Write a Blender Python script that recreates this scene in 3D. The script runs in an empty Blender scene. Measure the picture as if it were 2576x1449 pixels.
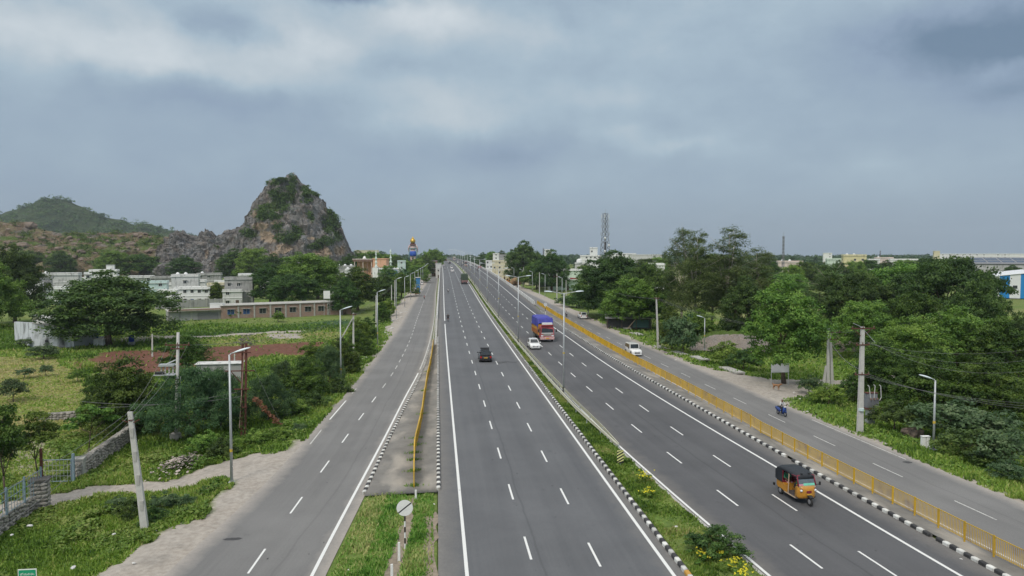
import bpy, bmesh, math, random
import numpy as np
from mathutils import Vector, Matrix, noise
SC = bpy.context.scene
COL = SC.collection
rad = math.radians
# ---------------------------------------------------------------- camera
FPX = 1773.0; CAMH = 16.2                      # focal length in units of a 2576-wide picture, drone height
PITCH = math.atan(84.5/FPX); YAW = math.atan(186/FPX)
cam = bpy.data.cameras.new('camera'); camo = bpy.data.objects.new('camera', cam); COL.objects.link(camo)
camo.location = (0, 0, CAMH); camo.rotation_euler = (math.pi/2-PITCH, 0, -YAW)
cam.sensor_width = 36; cam.lens = FPX/2576*36; cam.clip_start = .5; cam.clip_end = 20000
SC.camera = camo
# ---------------------------------------------------------------- world
SUN_AZ = rad(-148); SUN_EL = rad(47)
W = bpy.data.worlds.new('World'); SC.world = W; W.use_nodes = True
def build_world():
    nt = W.node_tree; nt.nodes.clear(); N = nt.nodes.new; L = nt.links.new
    def mth(op, a, b=None, c=None, clamp=False):
        n = N('ShaderNodeMath'); n.operation = op; n.use_clamp = clamp
        for i, q in enumerate((a, b, c)):
            if q is None: continue
            if isinstance(q, (int, float)): n.inputs[i].default_value = q
            else: L(q, n.inputs[i])
        return n.outputs[0]
    def mix(fac, a, b):
        n = N('ShaderNodeMix'); n.data_type = 'RGBA'
        for s, q in ((n.inputs[0], fac), (n.inputs[6], a), (n.inputs[7], b)):
            if isinstance(q, (int, float)): s.default_value = q
            elif isinstance(q, tuple): s.default_value = (*q, 1)
            else: L(q, s)
        return n.outputs[2]
    tc = N('ShaderNodeTexCoord'); sx = N('ShaderNodeSeparateXYZ'); L(tc.outputs['Generated'], sx.inputs[0])
    x, y, z = sx.outputs
    el0 = mth('ARCSINE', mth('MINIMUM', mth('MAXIMUM', z, -1.), 1.)); az0 = mth('ARCTAN2', x, y)
    zc = mth('ADD', mth('MAXIMUM', z, 0.0), 0.11)
    cx = N('ShaderNodeCombineXYZ'); L(mth('DIVIDE', x, zc), cx.inputs[0]); L(mth('DIVIDE', y, zc), cx.inputs[1])
    vs = N('ShaderNodeMapping'); vs.inputs[3].default_value = (1, 1, 1.8); L(tc.outputs['Generated'], vs.inputs[0])
    def nz(scale, detail, rough=.55, dist=0., off=(0, 0, 0), src=None, colour=False):
        m = N('ShaderNodeMapping'); m.inputs[1].default_value = off; L(src or cx.outputs[0], m.inputs[0])
        n = N('ShaderNodeTexNoise'); n.inputs['Scale'].default_value = scale; n.inputs['Detail'].default_value = detail
        n.inputs['Roughness'].default_value = rough; n.inputs['Distortion'].default_value = dist
        L(m.outputs[0], n.inputs['Vector']); return n.outputs[1] if colour else n.outputs[0]
    n1 = nz(2.4, 4, .5, .15, (3.1, .7, 0), vs.outputs[0]); n2 = nz(9., 5, .6, 0, (7.7, 2.2, 1), vs.outputs[0])
    # warp the angular coordinates so that the cloud patches have ragged outlines
    wv = N('ShaderNodeSeparateXYZ'); L(nz(13, 4, .6, 0, (0, 0, 0), tc.outputs['Generated'], True), wv.inputs[0]); w1, w2, w3 = wv.outputs
    az = mth('ADD', az0, mth('MULTIPLY', mth('SUBTRACT', w1, .5), .13)); el = mth('ADD', el0, mth('MULTIPLY', mth('SUBTRACT', w2, .5), .05))
    def blob(px, py, sxp, syp, amp):
        u_, v_ = (px-1288)/FPX, (724.5-py)/FPX; fy_ = math.cos(PITCH)+v_*math.sin(PITCH); dz_ = -math.sin(PITCH)+v_*math.cos(PITCH); a0 = math.atan2(u_, fy_)+YAW; e0 = math.atan2(dz_, math.hypot(u_, fy_))
        u = mth('DIVIDE', mth('SUBTRACT', az, a0), sxp/FPX); v = mth('DIVIDE', mth('SUBTRACT', el, e0), syp/FPX)
        r = mth('ADD', mth('MULTIPLY', u, u), mth('MULTIPLY', v, v))
        return mth('MULTIPLY', mth('POWER', 2.718, mth('MULTIPLY', r, -1.)), amp)
    bs = SKYBLOBS
    tot = None
    for b in bs:
        q = blob(*b); tot = q if tot is None else mth('ADD', tot, q)
    f = mth('ADD', mth('MULTIPLY', mth('SUBTRACT', n1, .5), .6), mth('MULTIPLY', mth('SUBTRACT', n2, .5), .58))
    f = mth('MULTIPLY', f, mth('MULTIPLY_ADD', mth('MINIMUM', mth('MAXIMUM', el0, 0.), .35), 2.0, .35))
    f = mth('ADD', f, mth('MULTIPLY', tot, 1.2))
    f = mth('ADD', f, mth('MULTIPLY_ADD', mth('MINIMUM', mth('MAXIMUM', el0, 0.), .4), .45, .38))
    cr = N('ShaderNodeValToRGB'); L(f, cr.inputs[0]); e = cr.color_ramp.elements
    stops = [(0., (.142, .208, .295)), (.28, (.243, .316, .42)), (.46, (.288, .37, .458)), (.62, (.345, .437, .515)), (.8, (.44, .507, .558)), (1., (.56, .61, .645))]
    e[0].position, e[0].color = stops[0][0], (*stops[0][1], 1); e[1].position, e[1].color = stops[-1][0], (*stops[-1][1], 1)
    for p, c in stops[1:-1]:
        q = e.new(p); q.color = (*c, 1)
    # overcast sky is brighter towards the zenith
    hz = mix(mth('MULTIPLY', mth('MAXIMUM', el0, 0.), 11., clamp=True), (.252, .322, .398), cr.outputs[0])
    zf = mth('MAXIMUM', mth('SUBTRACT', z, .36), 0.); hz = mix(mth('MULTIPLY', zf, 2.2, clamp=True), hz, (.60, .605, .60))
    up = mth('MULTIPLY_ADD', zf, 1.15, 1.0)
    vm = N('ShaderNodeVectorMath'); vm.operation = 'SCALE'; L(hz, vm.inputs[0]); L(mth('MULTIPLY', up, 10.), vm.inputs['Scale'])
    sky = N('ShaderNodeTexSky'); sky.sky_type = 'NISHITA'; sky.sun_disc = False
    sky.sun_elevation = SUN_EL; sky.sun_rotation = SUN_AZ; sky.air_density = 1.2; sky.dust_density = 2.
    colr = mix(.93, sky.outputs[0], vm.outputs[0])
    bg = N('ShaderNodeBackground'); bg.inputs[1].default_value = .1; L(colr, bg.inputs[0])
    out = N('ShaderNodeOutputWorld'); L(bg.outputs[0], out.inputs[0])
# cloud patches: position and size in picture units, brightness
SKYBLOBS = [(400, 135, 380, 80, .28), (100, 60, 250, 70, .16), (420, 172, 130, 28, .14), (1080, 50, 180, 45, .27), (820, 120, 160, 50, .2), (1130, 250, 250, 70, .29), (1130, 315, 190, 28, .16), (1380, 115, 110, 40, .15), (1560, 240, 120, 45, .14), (1700, 365, 120, 20, .17), (1560, 335, 80, 22, .13), (2230, 405, 80, 18, .07), (1900, 40, 500, 70, .13),
            (2490, 95, 250, 80, -.42), (2560, 225, 110, 30, -.14), (520, 238, 290, 40, -.24), (950, 165, 160, 30, -.12), (1270, 390, 190, 34, -.15), (560, 65, 110, 32, -.24), (890, 2, 90, 14, -.4), (2550, 170, 60, 20, .16)]
build_world()
try: W.cycles.sampling_method = 'MANUAL'; W.cycles.sample_map_resolution = 256
except Exception: pass
sun = bpy.data.lights.new('sun', 'SUN'); suno = bpy.data.objects.new('sun', sun); COL.objects.link(suno)
sun.energy = 1.5; sun.angle = rad(13); sun.color = (1., .94, .84)
sd = Vector((math.sin(SUN_AZ)*math.cos(SUN_EL), math.cos(SUN_AZ)*math.cos(SUN_EL), math.sin(SUN_EL)))
suno.rotation_euler = sd.to_track_quat('Z', 'Y').to_euler()
SC.view_settings.view_transform = 'Standard'; SC.view_settings.look = 'None'; SC.view_settings.gamma = 1; SC.view_settings.exposure = 0.22
SC.render.engine = 'CYCLES'
try:
    SC.cycles.use_denoising = True; SC.cycles.max_bounces = 5; SC.cycles.diffuse_bounces = 3; SC.cycles.glossy_bounces = 2; SC.cycles.transmission_bounces = 3; SC.cycles.volume_bounces = 0; SC.cycles.use_adaptive_sampling = True; SC.cycles.adaptive_threshold = .02
except Exception: pass
# ---------------------------------------------------------------- surveying helpers: picture bearing -> place on the ground
_F = np.array([math.sin(YAW)*math.cos(PITCH), math.cos(YAW)*math.cos(PITCH), -math.sin(PITCH)])
_R = np.array([math.cos(YAW), -math.sin(YAW), 0.]); _U = np.cross(_R, _F); _C = np.array([0, 0, CAMH])
def ray(x, y): return _F+_R*(x-1288)/FPX-_U*(y-724.5)/FPX
def G(x, y, z=0.):
    d = ray(x, y); return _C+d*((z-CAMH)/d[2])
def At(x, y, depth): return _C+ray(x, y)*depth
def depth_of(P): return float(np.dot(np.asarray(P)-_C, _F))
ZK = np.array([(0, 0), (35, 0), (63, .3), (120, 1.0), (184, 1.9), (282, 3.9), (400, 6.0), (517, 7.5), (650, 9.), (800, 10.2), (1000, 11), (1400, 11)], float)
def hermite(k):
    k = np.asarray(k, float); X = k[:, 0]; V = k[:, 1]; d = np.gradient(V, X)
    def fn(q):
        q = np.asarray(q, float); i = np.clip(np.searchsorted(X, q)-1, 0, len(X)-2); h = X[i+1]-X[i]; t = np.clip((q-X[i])/h, 0, 1)
        r = (2*t**3-3*t**2+1)*V[i]+(t**3-2*t**2+t)*h*d[i]+(-2*t**3+3*t**2)*V[i+1]+(t**3-t**2)*h*d[i+1]
        return r
    return fn
zm = hermite(ZK)
def M(x, y):
    z = 0.
    for i in range(60):
        P = G(x, y, z); z = .5*z+.5*float(zm(P[1]))
    return P
# ---------------------------------------------------------------- object helpers
def tag(o, label=None, cat=None, group=None, kind=None):
    if label: o['label'] = label
    if cat: o['category'] = cat
    if group: o['group'] = group
    if kind or cat: o['kind'] = kind or 'thing'
    return o
def link(name, data, parent=None, loc=None, rz=0, mat=None):
    o = bpy.data.objects.new(name, data); COL.objects.link(o)
    if parent: o.parent = parent
    if loc is not None: o.location = [float(q) for q in loc]
    if rz: o.rotation_euler = (0, 0, rz)
    return o
def thing(name, label, cat, loc=(0, 0, 0), rz=0, group=None):
    return tag(link(name, None, None, loc, rz), label, cat, group)
def copy_tree(o, parent=None):
    c = o.copy(); COL.objects.link(c); c.parent = parent
    for ch in o.children: copy_tree(ch, c)
    return c
def ordn(i):
    return ['first', 'second', 'third', 'fourth', 'fifth', 'sixth', 'seventh', 'eighth', 'ninth', 'tenth', 'eleventh', 'twelfth', 'thirteenth', 'fourteenth', 'fifteenth', 'sixteenth', 'seventeenth', 'eighteenth', 'nineteenth', 'twentieth'][i]
def mesh_np(name, V, F, mats=(), mi=None, smooth=False, attrs=None):
    V = np.asarray(V, np.float32); F = np.asarray(F, np.int32); k = F.shape[1]
    me = bpy.data.meshes.new(name); me.vertices.add(len(V)); me.vertices.foreach_set('co', V.ravel())
    me.loops.add(F.size); me.loops.foreach_set('vertex_index', F.ravel())
    me.polygons.add(len(F)); me.polygons.foreach_set('loop_start', np.arange(0, F.size, k, dtype=np.int32))
    try: me.polygons.foreach_set('loop_total', np.full(len(F), k, np.int32))
    except Exception: pass
    for m in mats: me.materials.append(m)
    if mi is not None: me.polygons.foreach_set('material_index', np.asarray(mi, np.int32))
    me.polygons.foreach_set('use_smooth', np.full(len(F), bool(smooth)))
    if attrs:
        for nm, (dom, arr) in attrs.items():
            at = me.attributes.new(nm, 'FLOAT', dom); at.data.foreach_set('value', np.asarray(arr, np.float32))
    me.update(calc_edges=True); return me
class MB:
    def __init__(s): s.v = []; s.f = []; s.m = []
    def add(s, vs, fs, m=0):
        b = len(s.v); s.v += [tuple(map(float, q)) for q in vs]; s.f += [tuple(b+i for i in f) for f in fs]; s.m += [m]*len(fs); return s
    def hexa(s, p, m=0):     # 8 points: bottom ring 0-3 ccw, top ring 4-7
        return s.add(p, [(3, 2, 1, 0), (4, 5, 6, 7), (0, 1, 5, 4), (1, 2, 6, 5), (2, 3, 7, 6), (3, 0, 4, 7)], m)
    def box(s, x0, x1, y0, y1, z0, z1, m=0):
        return s.hexa([(x0, y0, z0), (x1, y0, z0), (x1, y1, z0), (x0, y1, z0), (x0, y0, z1), (x1, y0, z1), (x1, y1, z1), (x0, y1, z1)], m)
    def taper(s, x0, x1, y0, y1, z0, z1, i, m=0, j=None):
        j = i if j is None else j
        return s.hexa([(x0, y0, z0), (x1, y0, z0), (x1, y1, z0), (x0, y1, z0), (x0+i, y0+j, z1), (x1-i, y0+j, z1), (x1-i, y1-j, z1), (x0+i, y1-j, z1)], m)
    def bar(s, p, q, r, r2=None, n=8, m=0, caps=True):
        p, q = Vector(p), Vector(q); r2 = r if r2 is None else r2; d = (q-p)
        if d.length < 1e-6: return s
        d.normalize(); a = d.orthogonal().normalized(); b = d.cross(a); vs = []
        for c, rr in ((p, r), (q, r2)):
            for i in range(n):
                t = 2*math.pi*i/n; vs.append(c+(a*math.cos(t)+b*math.sin(t))*rr)
        fs = [(i, (i+1) % n, n+(i+1) % n, n+i) for i in range(n)]
        if caps: fs += [tuple(range(n-1, -1, -1)), tuple(range(n, 2*n))]
        return s.add(vs, fs, m)
    def path(s, pts, r, n=6, m=0):
        for i in range(len(pts)-1): s.bar(pts[i], pts[i+1], r if not hasattr(r, '__len__') else r[i], r if not hasattr(r, '__len__') else r[i+1], n, m)
        return s
    def lathe(s, prof, n=16, o=(0, 0, 0), axis='z', m=0, sc=(1, 1)):
        vs = []
        for r, h in prof:
            for i in range(n):
                t = 2*math.pi*i/n; a, b = math.cos(t)*r*sc[0], math.sin(t)*r*sc[1]
                vs.append((o[0]+a, o[1]+b, o[2]+h) if axis == 'z' else ((o[0]+h, o[1]+a, o[2]+b) if axis == 'x' else (o[0]+a, o[1]+h, o[2]+b)))
        k = len(prof); fs = []
        for j in range(k-1):
            for i in range(n): fs.append((j*n+i, j*n+(i+1) % n, (j+1)*n+(i+1) % n, (j+1)*n+i))
        if prof[0][0] > 1e-4: fs.append(tuple(range(n-1, -1, -1)))
        if prof[-1][0] > 1e-4: fs.append(tuple((k-1)*n+i for i in range(n)))
        return s.add(vs, fs, m)
    def loft(s, rings, m=0, caps=True):
        n = len(rings[0]); vs = [q for r in rings for q in r]; fs = []
        for j in range(len(rings)-1):
            for i in range(n): fs.append((j*n+i, j*n+(i+1) % n, (j+1)*n+(i+1) % n, (j+1)*n+i))
        if caps: fs += [tuple(range(n-1, -1, -1)), tuple((len(rings)-1)*n+i for i in range(n))]
        return s.add(vs, fs, m)
    def quad(s, a, b, c, d, m=0): return s.add([a, b, c, d], [(0, 1, 2, 3)], m)
    def mesh(s, name, mats, smooth=False, bevel=0):
        me = bpy.data.meshes.new(name); me.from_pydata(s.v, [], s.f)
        for q in (mats if isinstance(mats, (list, tuple)) else [mats]): me.materials.append(q)
        me.polygons.foreach_set('material_index', s.m); me.polygons.foreach_set('use_smooth', [bool(smooth)]*len(s.f))
        bm = bmesh.new(); bm.from_mesh(me); bmesh.ops.recalc_face_normals(bm, faces=bm.faces)
        if bevel:
            bmesh.ops.remove_doubles(bm, verts=bm.verts, dist=1e-5)
            bmesh.ops.bevel(bm, geom=[e for e in bm.edges if len(e.link_faces) == 2 and e.calc_face_angle(0) > .6], offset=bevel, segments=2, affect='EDGES', clamp_overlap=True)
        bm.to_mesh(me); bm.free(); me.update(); return me
    def build(s, name, mats, parent=None, smooth=False, bevel=0, loc=None, rz=0):
        return link(name, s.mesh(name, mats, smooth, bevel), parent, loc, rz)
# ---------------------------------------------------------------- materials
MATS = {}
def mat(name, col, rough=.7, var=.12, scale=6., metal=0., bump=0., bscale=30., col2=None, spec=.4, coat=0., objrand=0., trans=0., dirt=None, emit=None):
    if name in MATS: return MATS[name]
    m = bpy.data.materials.new(name); m.use_nodes = True; nt = m.node_tree; N = nt.nodes.new; L = nt.links.new
    b = nt.nodes['Principled BSDF']; b.inputs['Roughness'].default_value = rough; b.inputs['Metallic'].default_value = metal
    b.inputs['Specular IOR Level'].default_value = spec
    if coat: b.inputs['Coat Weight'].default_value = coat; b.inputs['Coat Roughness'].default_value = .08
    tc = N('ShaderNodeTexCoord'); n = N('ShaderNodeTexNoise'); n.inputs['Scale'].default_value = scale; n.inputs['Detail'].default_value = 5; n.inputs['Roughness'].default_value = .65
    L(tc.outputs['Object'], n.inputs['Vector'])
    r = N('ShaderNodeMapRange'); r.inputs[1].default_value = .3; r.inputs[2].default_value = .7; L(n.outputs[0], r.inputs[0])
    mx = N('ShaderNodeMix'); mx.data_type = 'RGBA'; L(r.outputs[0], mx.inputs[0])
    c2 = col2 if col2 else tuple(min(1, c*(1+var)) for c in col); c1 = col if col2 else tuple(c*(1-var) for c in col)
    mx.inputs[6].default_value = (*c1, 1); mx.inputs[7].default_value = (*c2, 1); last = mx.outputs[2]
    if dirt:     # (colour, amount): streaks and stains with a shape of their own
        n2 = N('ShaderNodeTexNoise'); n2.inputs['Scale'].default_value = 1.; n2.inputs['Detail'].default_value = 6
        mp = N('ShaderNodeMapping'); mp.inputs[3].default_value = dirt[2] if len(dirt) > 2 else (1.2, 1.2, .35); L(tc.outputs['Object'], mp.inputs[0]); L(mp.outputs[0], n2.inputs['Vector'])
        r2 = N('ShaderNodeMapRange'); r2.inputs[1].default_value = .62-.25*dirt[1]; r2.inputs[2].default_value = .78-.2*dirt[1]; L(n2.outputs[0], r2.inputs[0])
        m2 = N('ShaderNodeMix'); m2.data_type = 'RGBA'; L(r2.outputs[0], m2.inputs[0]); L(last, m2.inputs[6]); m2.inputs[7].default_value = (*dirt[0], 1); last = m2.outputs[2]
    if objrand:
        oi = N('ShaderNodeObjectInfo'); hs = N('ShaderNodeHueSaturation'); rr = N('ShaderNodeMapRange'); rr.inputs[3].default_value = 1-objrand; rr.inputs[4].default_value = 1+objrand
        L(oi.outputs['Random'], rr.inputs[0]); L(rr.outputs[0], hs.inputs['Value']); L(last, hs.inputs['Color']); last = hs.outputs[0]
    L(last, b.inputs['Base Color'])
    if emit: b.inputs['Emission Color'].default_value = (*emit, 1); b.inputs['Emission Strength'].default_value = 1.
    if trans: b.inputs['Transmission Weight'].default_value = trans
    if bump:
        nb = N('ShaderNodeTexNoise'); nb.inputs['Scale'].default_value = bscale; nb.inputs['Detail'].default_value = 4; L(tc.outputs['Object'], nb.inputs['Vector'])
        bp = N('ShaderNodeBump'); bp.inputs['Strength'].default_value = bump; bp.inputs['Distance'].default_value = .05; L(nb.outputs[0], bp.inputs['Height']); L(bp.outputs[0], b.inputs['Normal'])
    MATS[name] = m; return m
def leafmat(name, cols, trans=.28, rough=.55):
    if name in MATS: return MATS[name]
    m = bpy.data.materials.new(name); m.use_nodes = True; nt = m.node_tree; N = nt.nodes.new; L = nt.links.new; nt.nodes.clear()
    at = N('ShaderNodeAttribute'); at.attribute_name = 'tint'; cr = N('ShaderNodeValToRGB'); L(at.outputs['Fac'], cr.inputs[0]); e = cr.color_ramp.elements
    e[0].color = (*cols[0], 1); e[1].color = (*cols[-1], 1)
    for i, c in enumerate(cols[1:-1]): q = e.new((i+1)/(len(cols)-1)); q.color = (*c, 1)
    oi = N('ShaderNodeObjectInfo'); hs = N('ShaderNodeHueSaturation'); L(cr.outputs[0], hs.inputs['Color'])
    rr = N('ShaderNodeMapRange'); rr.inputs[3].default_value = .85; rr.inputs[4].default_value = 1.2; L(oi.outputs['Random'], rr.inputs[0]); L(rr.outputs[0], hs.inputs['Value'])
    r2 = N('ShaderNodeMath'); r2.operation = 'MULTIPLY'; L(oi.outputs['Random'], r2.inputs[0]); r2.inputs[1].default_value = 7.31
    r3 = N('ShaderNodeMath'); r3.operation = 'FRACT'; L(r2.outputs[0], r3.inputs[0])
    r4 = N('ShaderNodeMapRange'); r4.inputs[3].default_value = .482; r4.inputs[4].default_value = .518; L(r3.outputs[0], r4.inputs[0]); L(r4.outputs[0], hs.inputs['Hue'])
    b = N('ShaderNodeBsdfPrincipled'); b.inputs['Roughness'].default_value = rough; b.inputs['Specular IOR Level'].default_value = .25; L(hs.outputs[0], b.inputs['Base Color'])
    t = N('ShaderNodeBsdfTranslucent'); h2 = N('ShaderNodeHueSaturation'); h2.inputs['Saturation'].default_value = 1.1; h2.inputs['Value'].default_value = 1.3; L(hs.outputs[0], h2.inputs['Color']); L(h2.outputs[0], t.inputs[0])
    ms = N('ShaderNodeMixShader'); ms.inputs[0].default_value = trans; L(b.outputs[0], ms.inputs[1]); L(t.outputs[0], ms.inputs[2])
    o = N('ShaderNodeOutputMaterial'); L(ms.outputs[0], o.inputs[0]); MATS[name] = m; return m
WHITE = mat('white_paint', (.78, .78, .76), .6, .06); OFFWHITE = mat('off_white_wall', (.66, .65, .61), .85, .08, 1.5, dirt=((.3, .29, .27), .35))
BLACK = mat('black_paint', (.025, .025, .027), .5); RUBBER = mat('rubber', (.03, .03, .03), .8); GALV = mat('galvanised_steel', (.5, .52, .53), .45, .08, 4, .35)
CONC = mat('concrete', (.42, .41, .38), .9, .12, 3, bump=.3, dirt=((.26, .25, .23), .35)); CONCP = mat('pole_concrete', (.5, .49, .46), .9, .1, 3, dirt=((.33, .32, .3), .3))
YELLOW = mat('yellow_fence_paint', (.6, .375, .025), .55, .1, 1.2, objrand=.12, dirt=((.3, .17, .05), .25, (.8, .8, 1.2))); GLASS = mat('car_glass', (.02, .025, .03), .08, .1, spec=.8)
CHROME = mat('chrome', (.7, .7, .7), .15, .05, metal=1.); WINDARK = mat('dark_window', (.035, .04, .045), .25, .2, spec=.6)
RUST = mat('rusty_steel', (.11, .042, .03), .85, .3, 5); WOODD = mat('dark_wood', (.1, .065, .045), .85, .25, 4); HEADL = mat('lamp_head', (.72, .8, .84), .35, .03)
BROWNBARK = mat('bark', (.12, .09, .065), .95, .3, 3, bump=.5); PALEBARK = mat('pale_bark', (.42, .37, .31), .9, .2, 1.5, bump=.3)
# ---------------------------------------------------------------- numeric noise
def vnoise(x, y, seed=0):
    x = np.asarray(x, float); y = np.asarray(y, float); xi = np.floor(x).astype(np.int64); yi = np.floor(y).astype(np.int64); xf = x-xi; yf = y-yi
    def h(a, b):
        n = (a*374761393+b*668265263+seed*1442695041) & 0x7fffffff; n = ((n ^ (n >> 13))*1274126177) & 0x7fffffff; n = n ^ (n >> 16); return (n & 0xffff)/65535.
    u = xf*xf*(3-2*xf); v = yf*yf*(3-2*yf)
    return (h(xi, yi)*(1-u)+h(xi+1, yi)*u)*(1-v)+(h(xi, yi+1)*(1-u)+h(xi+1, yi+1)*u)*v
def fbm(x, y, sc=1., o=4, seed=0):
    t = 0; a = .5; n = 0
    for i in range(o): t = t+a*vnoise(x*sc+i*17.3, y*sc+i*9.1, seed+i); n += a; a *= .5; sc *= 2.03
    return t/n
def sstep(a, b, x): t = np.clip((x-a)/(b-a), 0, 1); return t*t*(3-2*t)
def inpoly(P, X, Y):
    P = np.asarray(P, float); r = np.zeros(X.shape, bool); n = len(P); j = n-1
    for i in range(n):
        xi, yi, xj, yj = *P[i], *P[j]
        c = ((yi > Y) != (yj > Y)) & (X < (xj-xi)*(Y-yi)/(yj-yi+1e-12)+xi); r ^= c; j = i
    return r
def gpoly(px, z=0.): return [tuple(G(a, b, z)[:2]) for a, b in px]
# ---------------------------------------------------------------- road alignments X(Y)
sh = hermite([(0, 0), (150, 0), (283, .7), (450, 1.5), (540, 1.6), (750, -.3), (1000, -3.8), (1200, -8)])   # drift of the main road
fL1 = lambda Y: 1.4+sh(Y); fG = lambda Y: 11.8+sh(Y); fH = lambda Y: 12.5+sh(Y); fE = lambda Y: 0.0+sh(Y)
_fI = hermite([(0, 17.9), (20, 17.2), (33, 16.3), (47, 15.3), (61, 14.5), (80, 14.05), (98, 13.8), (117, 13.7), (183, 13.9), (280, 14.5), (386, 15.1), (543, 15.2), (750, 13.3), (1000, 9.8), (1200, 5.6)])
fI = lambda Y: _fI(Y)
_fJ = hermite([(0, 27.3), (20, 26.8), (32, 26.2), (51, 25.3), (60, 24.8), (88, 23.8), (133, 23.5), (182, 23.6), (206, 23.9), (300, 24.9), (447, 25.8), (543, 26), (750, 24), (1000, 20.6), (1200, 16)])
fJ = lambda Y: _fJ(Y)
_fK = hermite([(0, 29.5), (20, 28.9), (32, 28.3), (55, 27.2), (75, 26.5), (98, 25.8), (130, 25.45), (162, 25.5), (195, 26.6), (240, 27.5), (376, 28.9), (488, 29.3), (543, 29.3), (750, 27), (1000, 23.5), (1200, 19)])
fK = lambda Y: _fK(Y)
fF = hermite([(0, 30.2), (20, 29.8), (32, 29.5), (45, 29.0), (60, 28.75), (80, 28.65), (111, 28.3), (160, 28.9), (215, 30.2), (300, 31.5), (543, 32.5), (1200, 33)])     # yellow fence, right
fSR0 = lambda Y: fF(Y)+.45
fSR1 = hermite([(0, 37.5), (42, 37.2), (58, 36.7), (80, 36.4), (112, 36.1), (140, 35.8), (218, 36.5), (300, 37.5), (543, 38.5), (1200, 39)])
fA = hermite([(0, -15), (36, -13.3), (47, -12), (56, -11.3), (69, -10.8), (84, -10.1), (125, -9), (155, -8.3), (219, -8), (305, -7.2), (402, -6.4), (600, -6), (1200, -6)])
fB = hermite([(0, -7.8), (36, -6.4), (64, -4.7), (80, -3.8), (96, -2.8), (120, -1.9), (146, -1.4), (304, -1.1), (500, -.4), (1200, -.4)])
fC = hermite([(0, -7), (36, -5.8), (47, -5.1), (64, -4.2), (80, -3.2), (90, -2.6), (110, -1.8), (136, -1.35), (170, -1.1), (300, -.8), (500, 0), (1200, 0)])
fD = hermite([(0, -1.6), (48, -1.7), (56, -1.9), (68, -1.6), (80, -1.5), (106, -1.0), (118, -.9), (160, -.6), (300, 0)])
fSd = hermite([(0, -11.4), (36, -9.7), (46, -9.2), (54, -8.7), (63, -8.2), (81, -7.1), (93, -6.4), (119, -5.6), (184, -5.3), (250, -5.0), (400, -4.2), (1200, -4)])
def gz(X, Y):
    X = np.asarray(X, float); Y = np.asarray(Y, float)
    e = fA(Y)-X; z = -1.0*sstep(2.5, 9, e); r = X-fSR1(Y); z = z-.45*sstep(2, 9, r)
    off = np.maximum(sstep(2., 8., e), sstep(1.5, 7., r))
    z = z-.06+off*((fbm(X, Y, .22, 3, 5)-.5)*.5+(fbm(X, Y, .05, 2, 8)-.5)*.5)
    return z
# ---------------------------------------------------------------- ground sheet
def axis(lo, a, b, hi, st, g):
    c = list(np.arange(a, b, st)); s = st; q = b
    while q < hi: c.append(q); s *= g; q += s
    c.append(hi); s = st; q = a; left = []
    while q > lo: s *= g; q -= s; left.append(max(q, lo))
    return np.array(left[::-1]+c)
gx = axis(-3200, -72, 70, 3200, .6, 1.06); gy = axis(-60, 30, 150, 4200, .62, 1.035)
GXX, GYY = np.meshgrid(gx, gy); fx, fy = GXX.ravel(), GYY.ravel()
wx = fx+(fbm(fx, fy, .35, 3, 1)-.5)*3.2+(fbm(fx, fy, 1.3, 2, 21)-.5)*1.2; wy = fy+(fbm(fx, fy, .35, 3, 2)-.5)*3.2
sand = np.zeros(len(fx)); soil = sand.copy(); dry = sand.copy(); crop = sand.copy(); fieldm = sand.copy()
e = fA(fy)-wx; wsand = np.interp(fy, [0, 30, 36, 45, 52, 60, 75, 100, 140, 160, 200, 300, 500], [5.6, 5.2, 4.6, 2.9, 2.4, 1.1, .6, .6, 1.2, 3.4, 5, 6, 6])
sand = np.maximum(sand, (1-sstep(wsand-.7, wsand+.4, e))*(fx < fA(fy)+.5))
r = wx-fSR1(fy); wr = np.interp(fy, [0, 40, 60, 72, 85, 95, 110, 200, 500], [2.0, 1.6, 1.2, 1.6, 3.4, 2.0, 1.3, 4.0, 5]); sand = np.maximum(sand, (1-sstep(wr-.6, wr+.4, r))*(fx > fSR1(fy)-.5))
def paint(arr, px, z=0., v=1.): arr[inpoly(gpoly(px, z), wx, wy)] = v
paint(sand, [(660, 1150), (375, 1196), (117, 1229), (-60, 1255), (-60, 1296), (117, 1257), (325, 1232), (560, 1208), (640, 1210)], -.5)
paint(sand, [(560, 1190), (640, 1158), (700, 1146), (785, 1092), (815, 1065), (760, 1165), (650, 1265), (590, 1235), (606, 1212)], -.3)
paint(sand, [(1780, 938), (1990, 953), (2050, 982), (1962, 1014), (1890, 1002)], -.1)
paint(sand, [(1745, 925), (1790, 930), (1876, 941), (1960, 946), (2120, 943), (2300, 930), (2300, 942), (2140, 957), (2010, 962), (1925, 960), (1950, 968), (2060, 985), (1965, 1000), (1975, 1032), (1870, 990)], -.1)
paint(soil, [(225, 905), (250, 887), (325, 880), (410, 877), (530, 871), (640, 867), (832, 858), (800, 890), (750, 893), (690, 890), (640, 900), (600, 917), (500, 921), (380, 938), (265, 942), (238, 920)], -1)
paint(soil, [(178, 905), (212, 900), (232, 925), (196, 930)], -1, .8)
paint(crop, [(455, 838), (560, 829), (700, 818), (880, 803), (888, 818), (700, 834), (560, 842), (480, 848)], -1)
paint(crop, [(0, 830), (60, 850), (60, 880), (0, 880)], -1, .7)
paint(sand, [(400, 846), (540, 843), (604, 838.5), (690, 834), (775, 831.5), (775, 834.5), (690, 838), (604, 843), (540, 848), (400, 851)], -1, .9)
paint(sand, [(660, 842), (720, 838), (775, 838), (745, 850), (690, 851)], -1, .75)
paint(sand, [(330, 845), (410, 845), (410, 855), (300, 862), (220, 862)], -1, .5)
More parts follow.
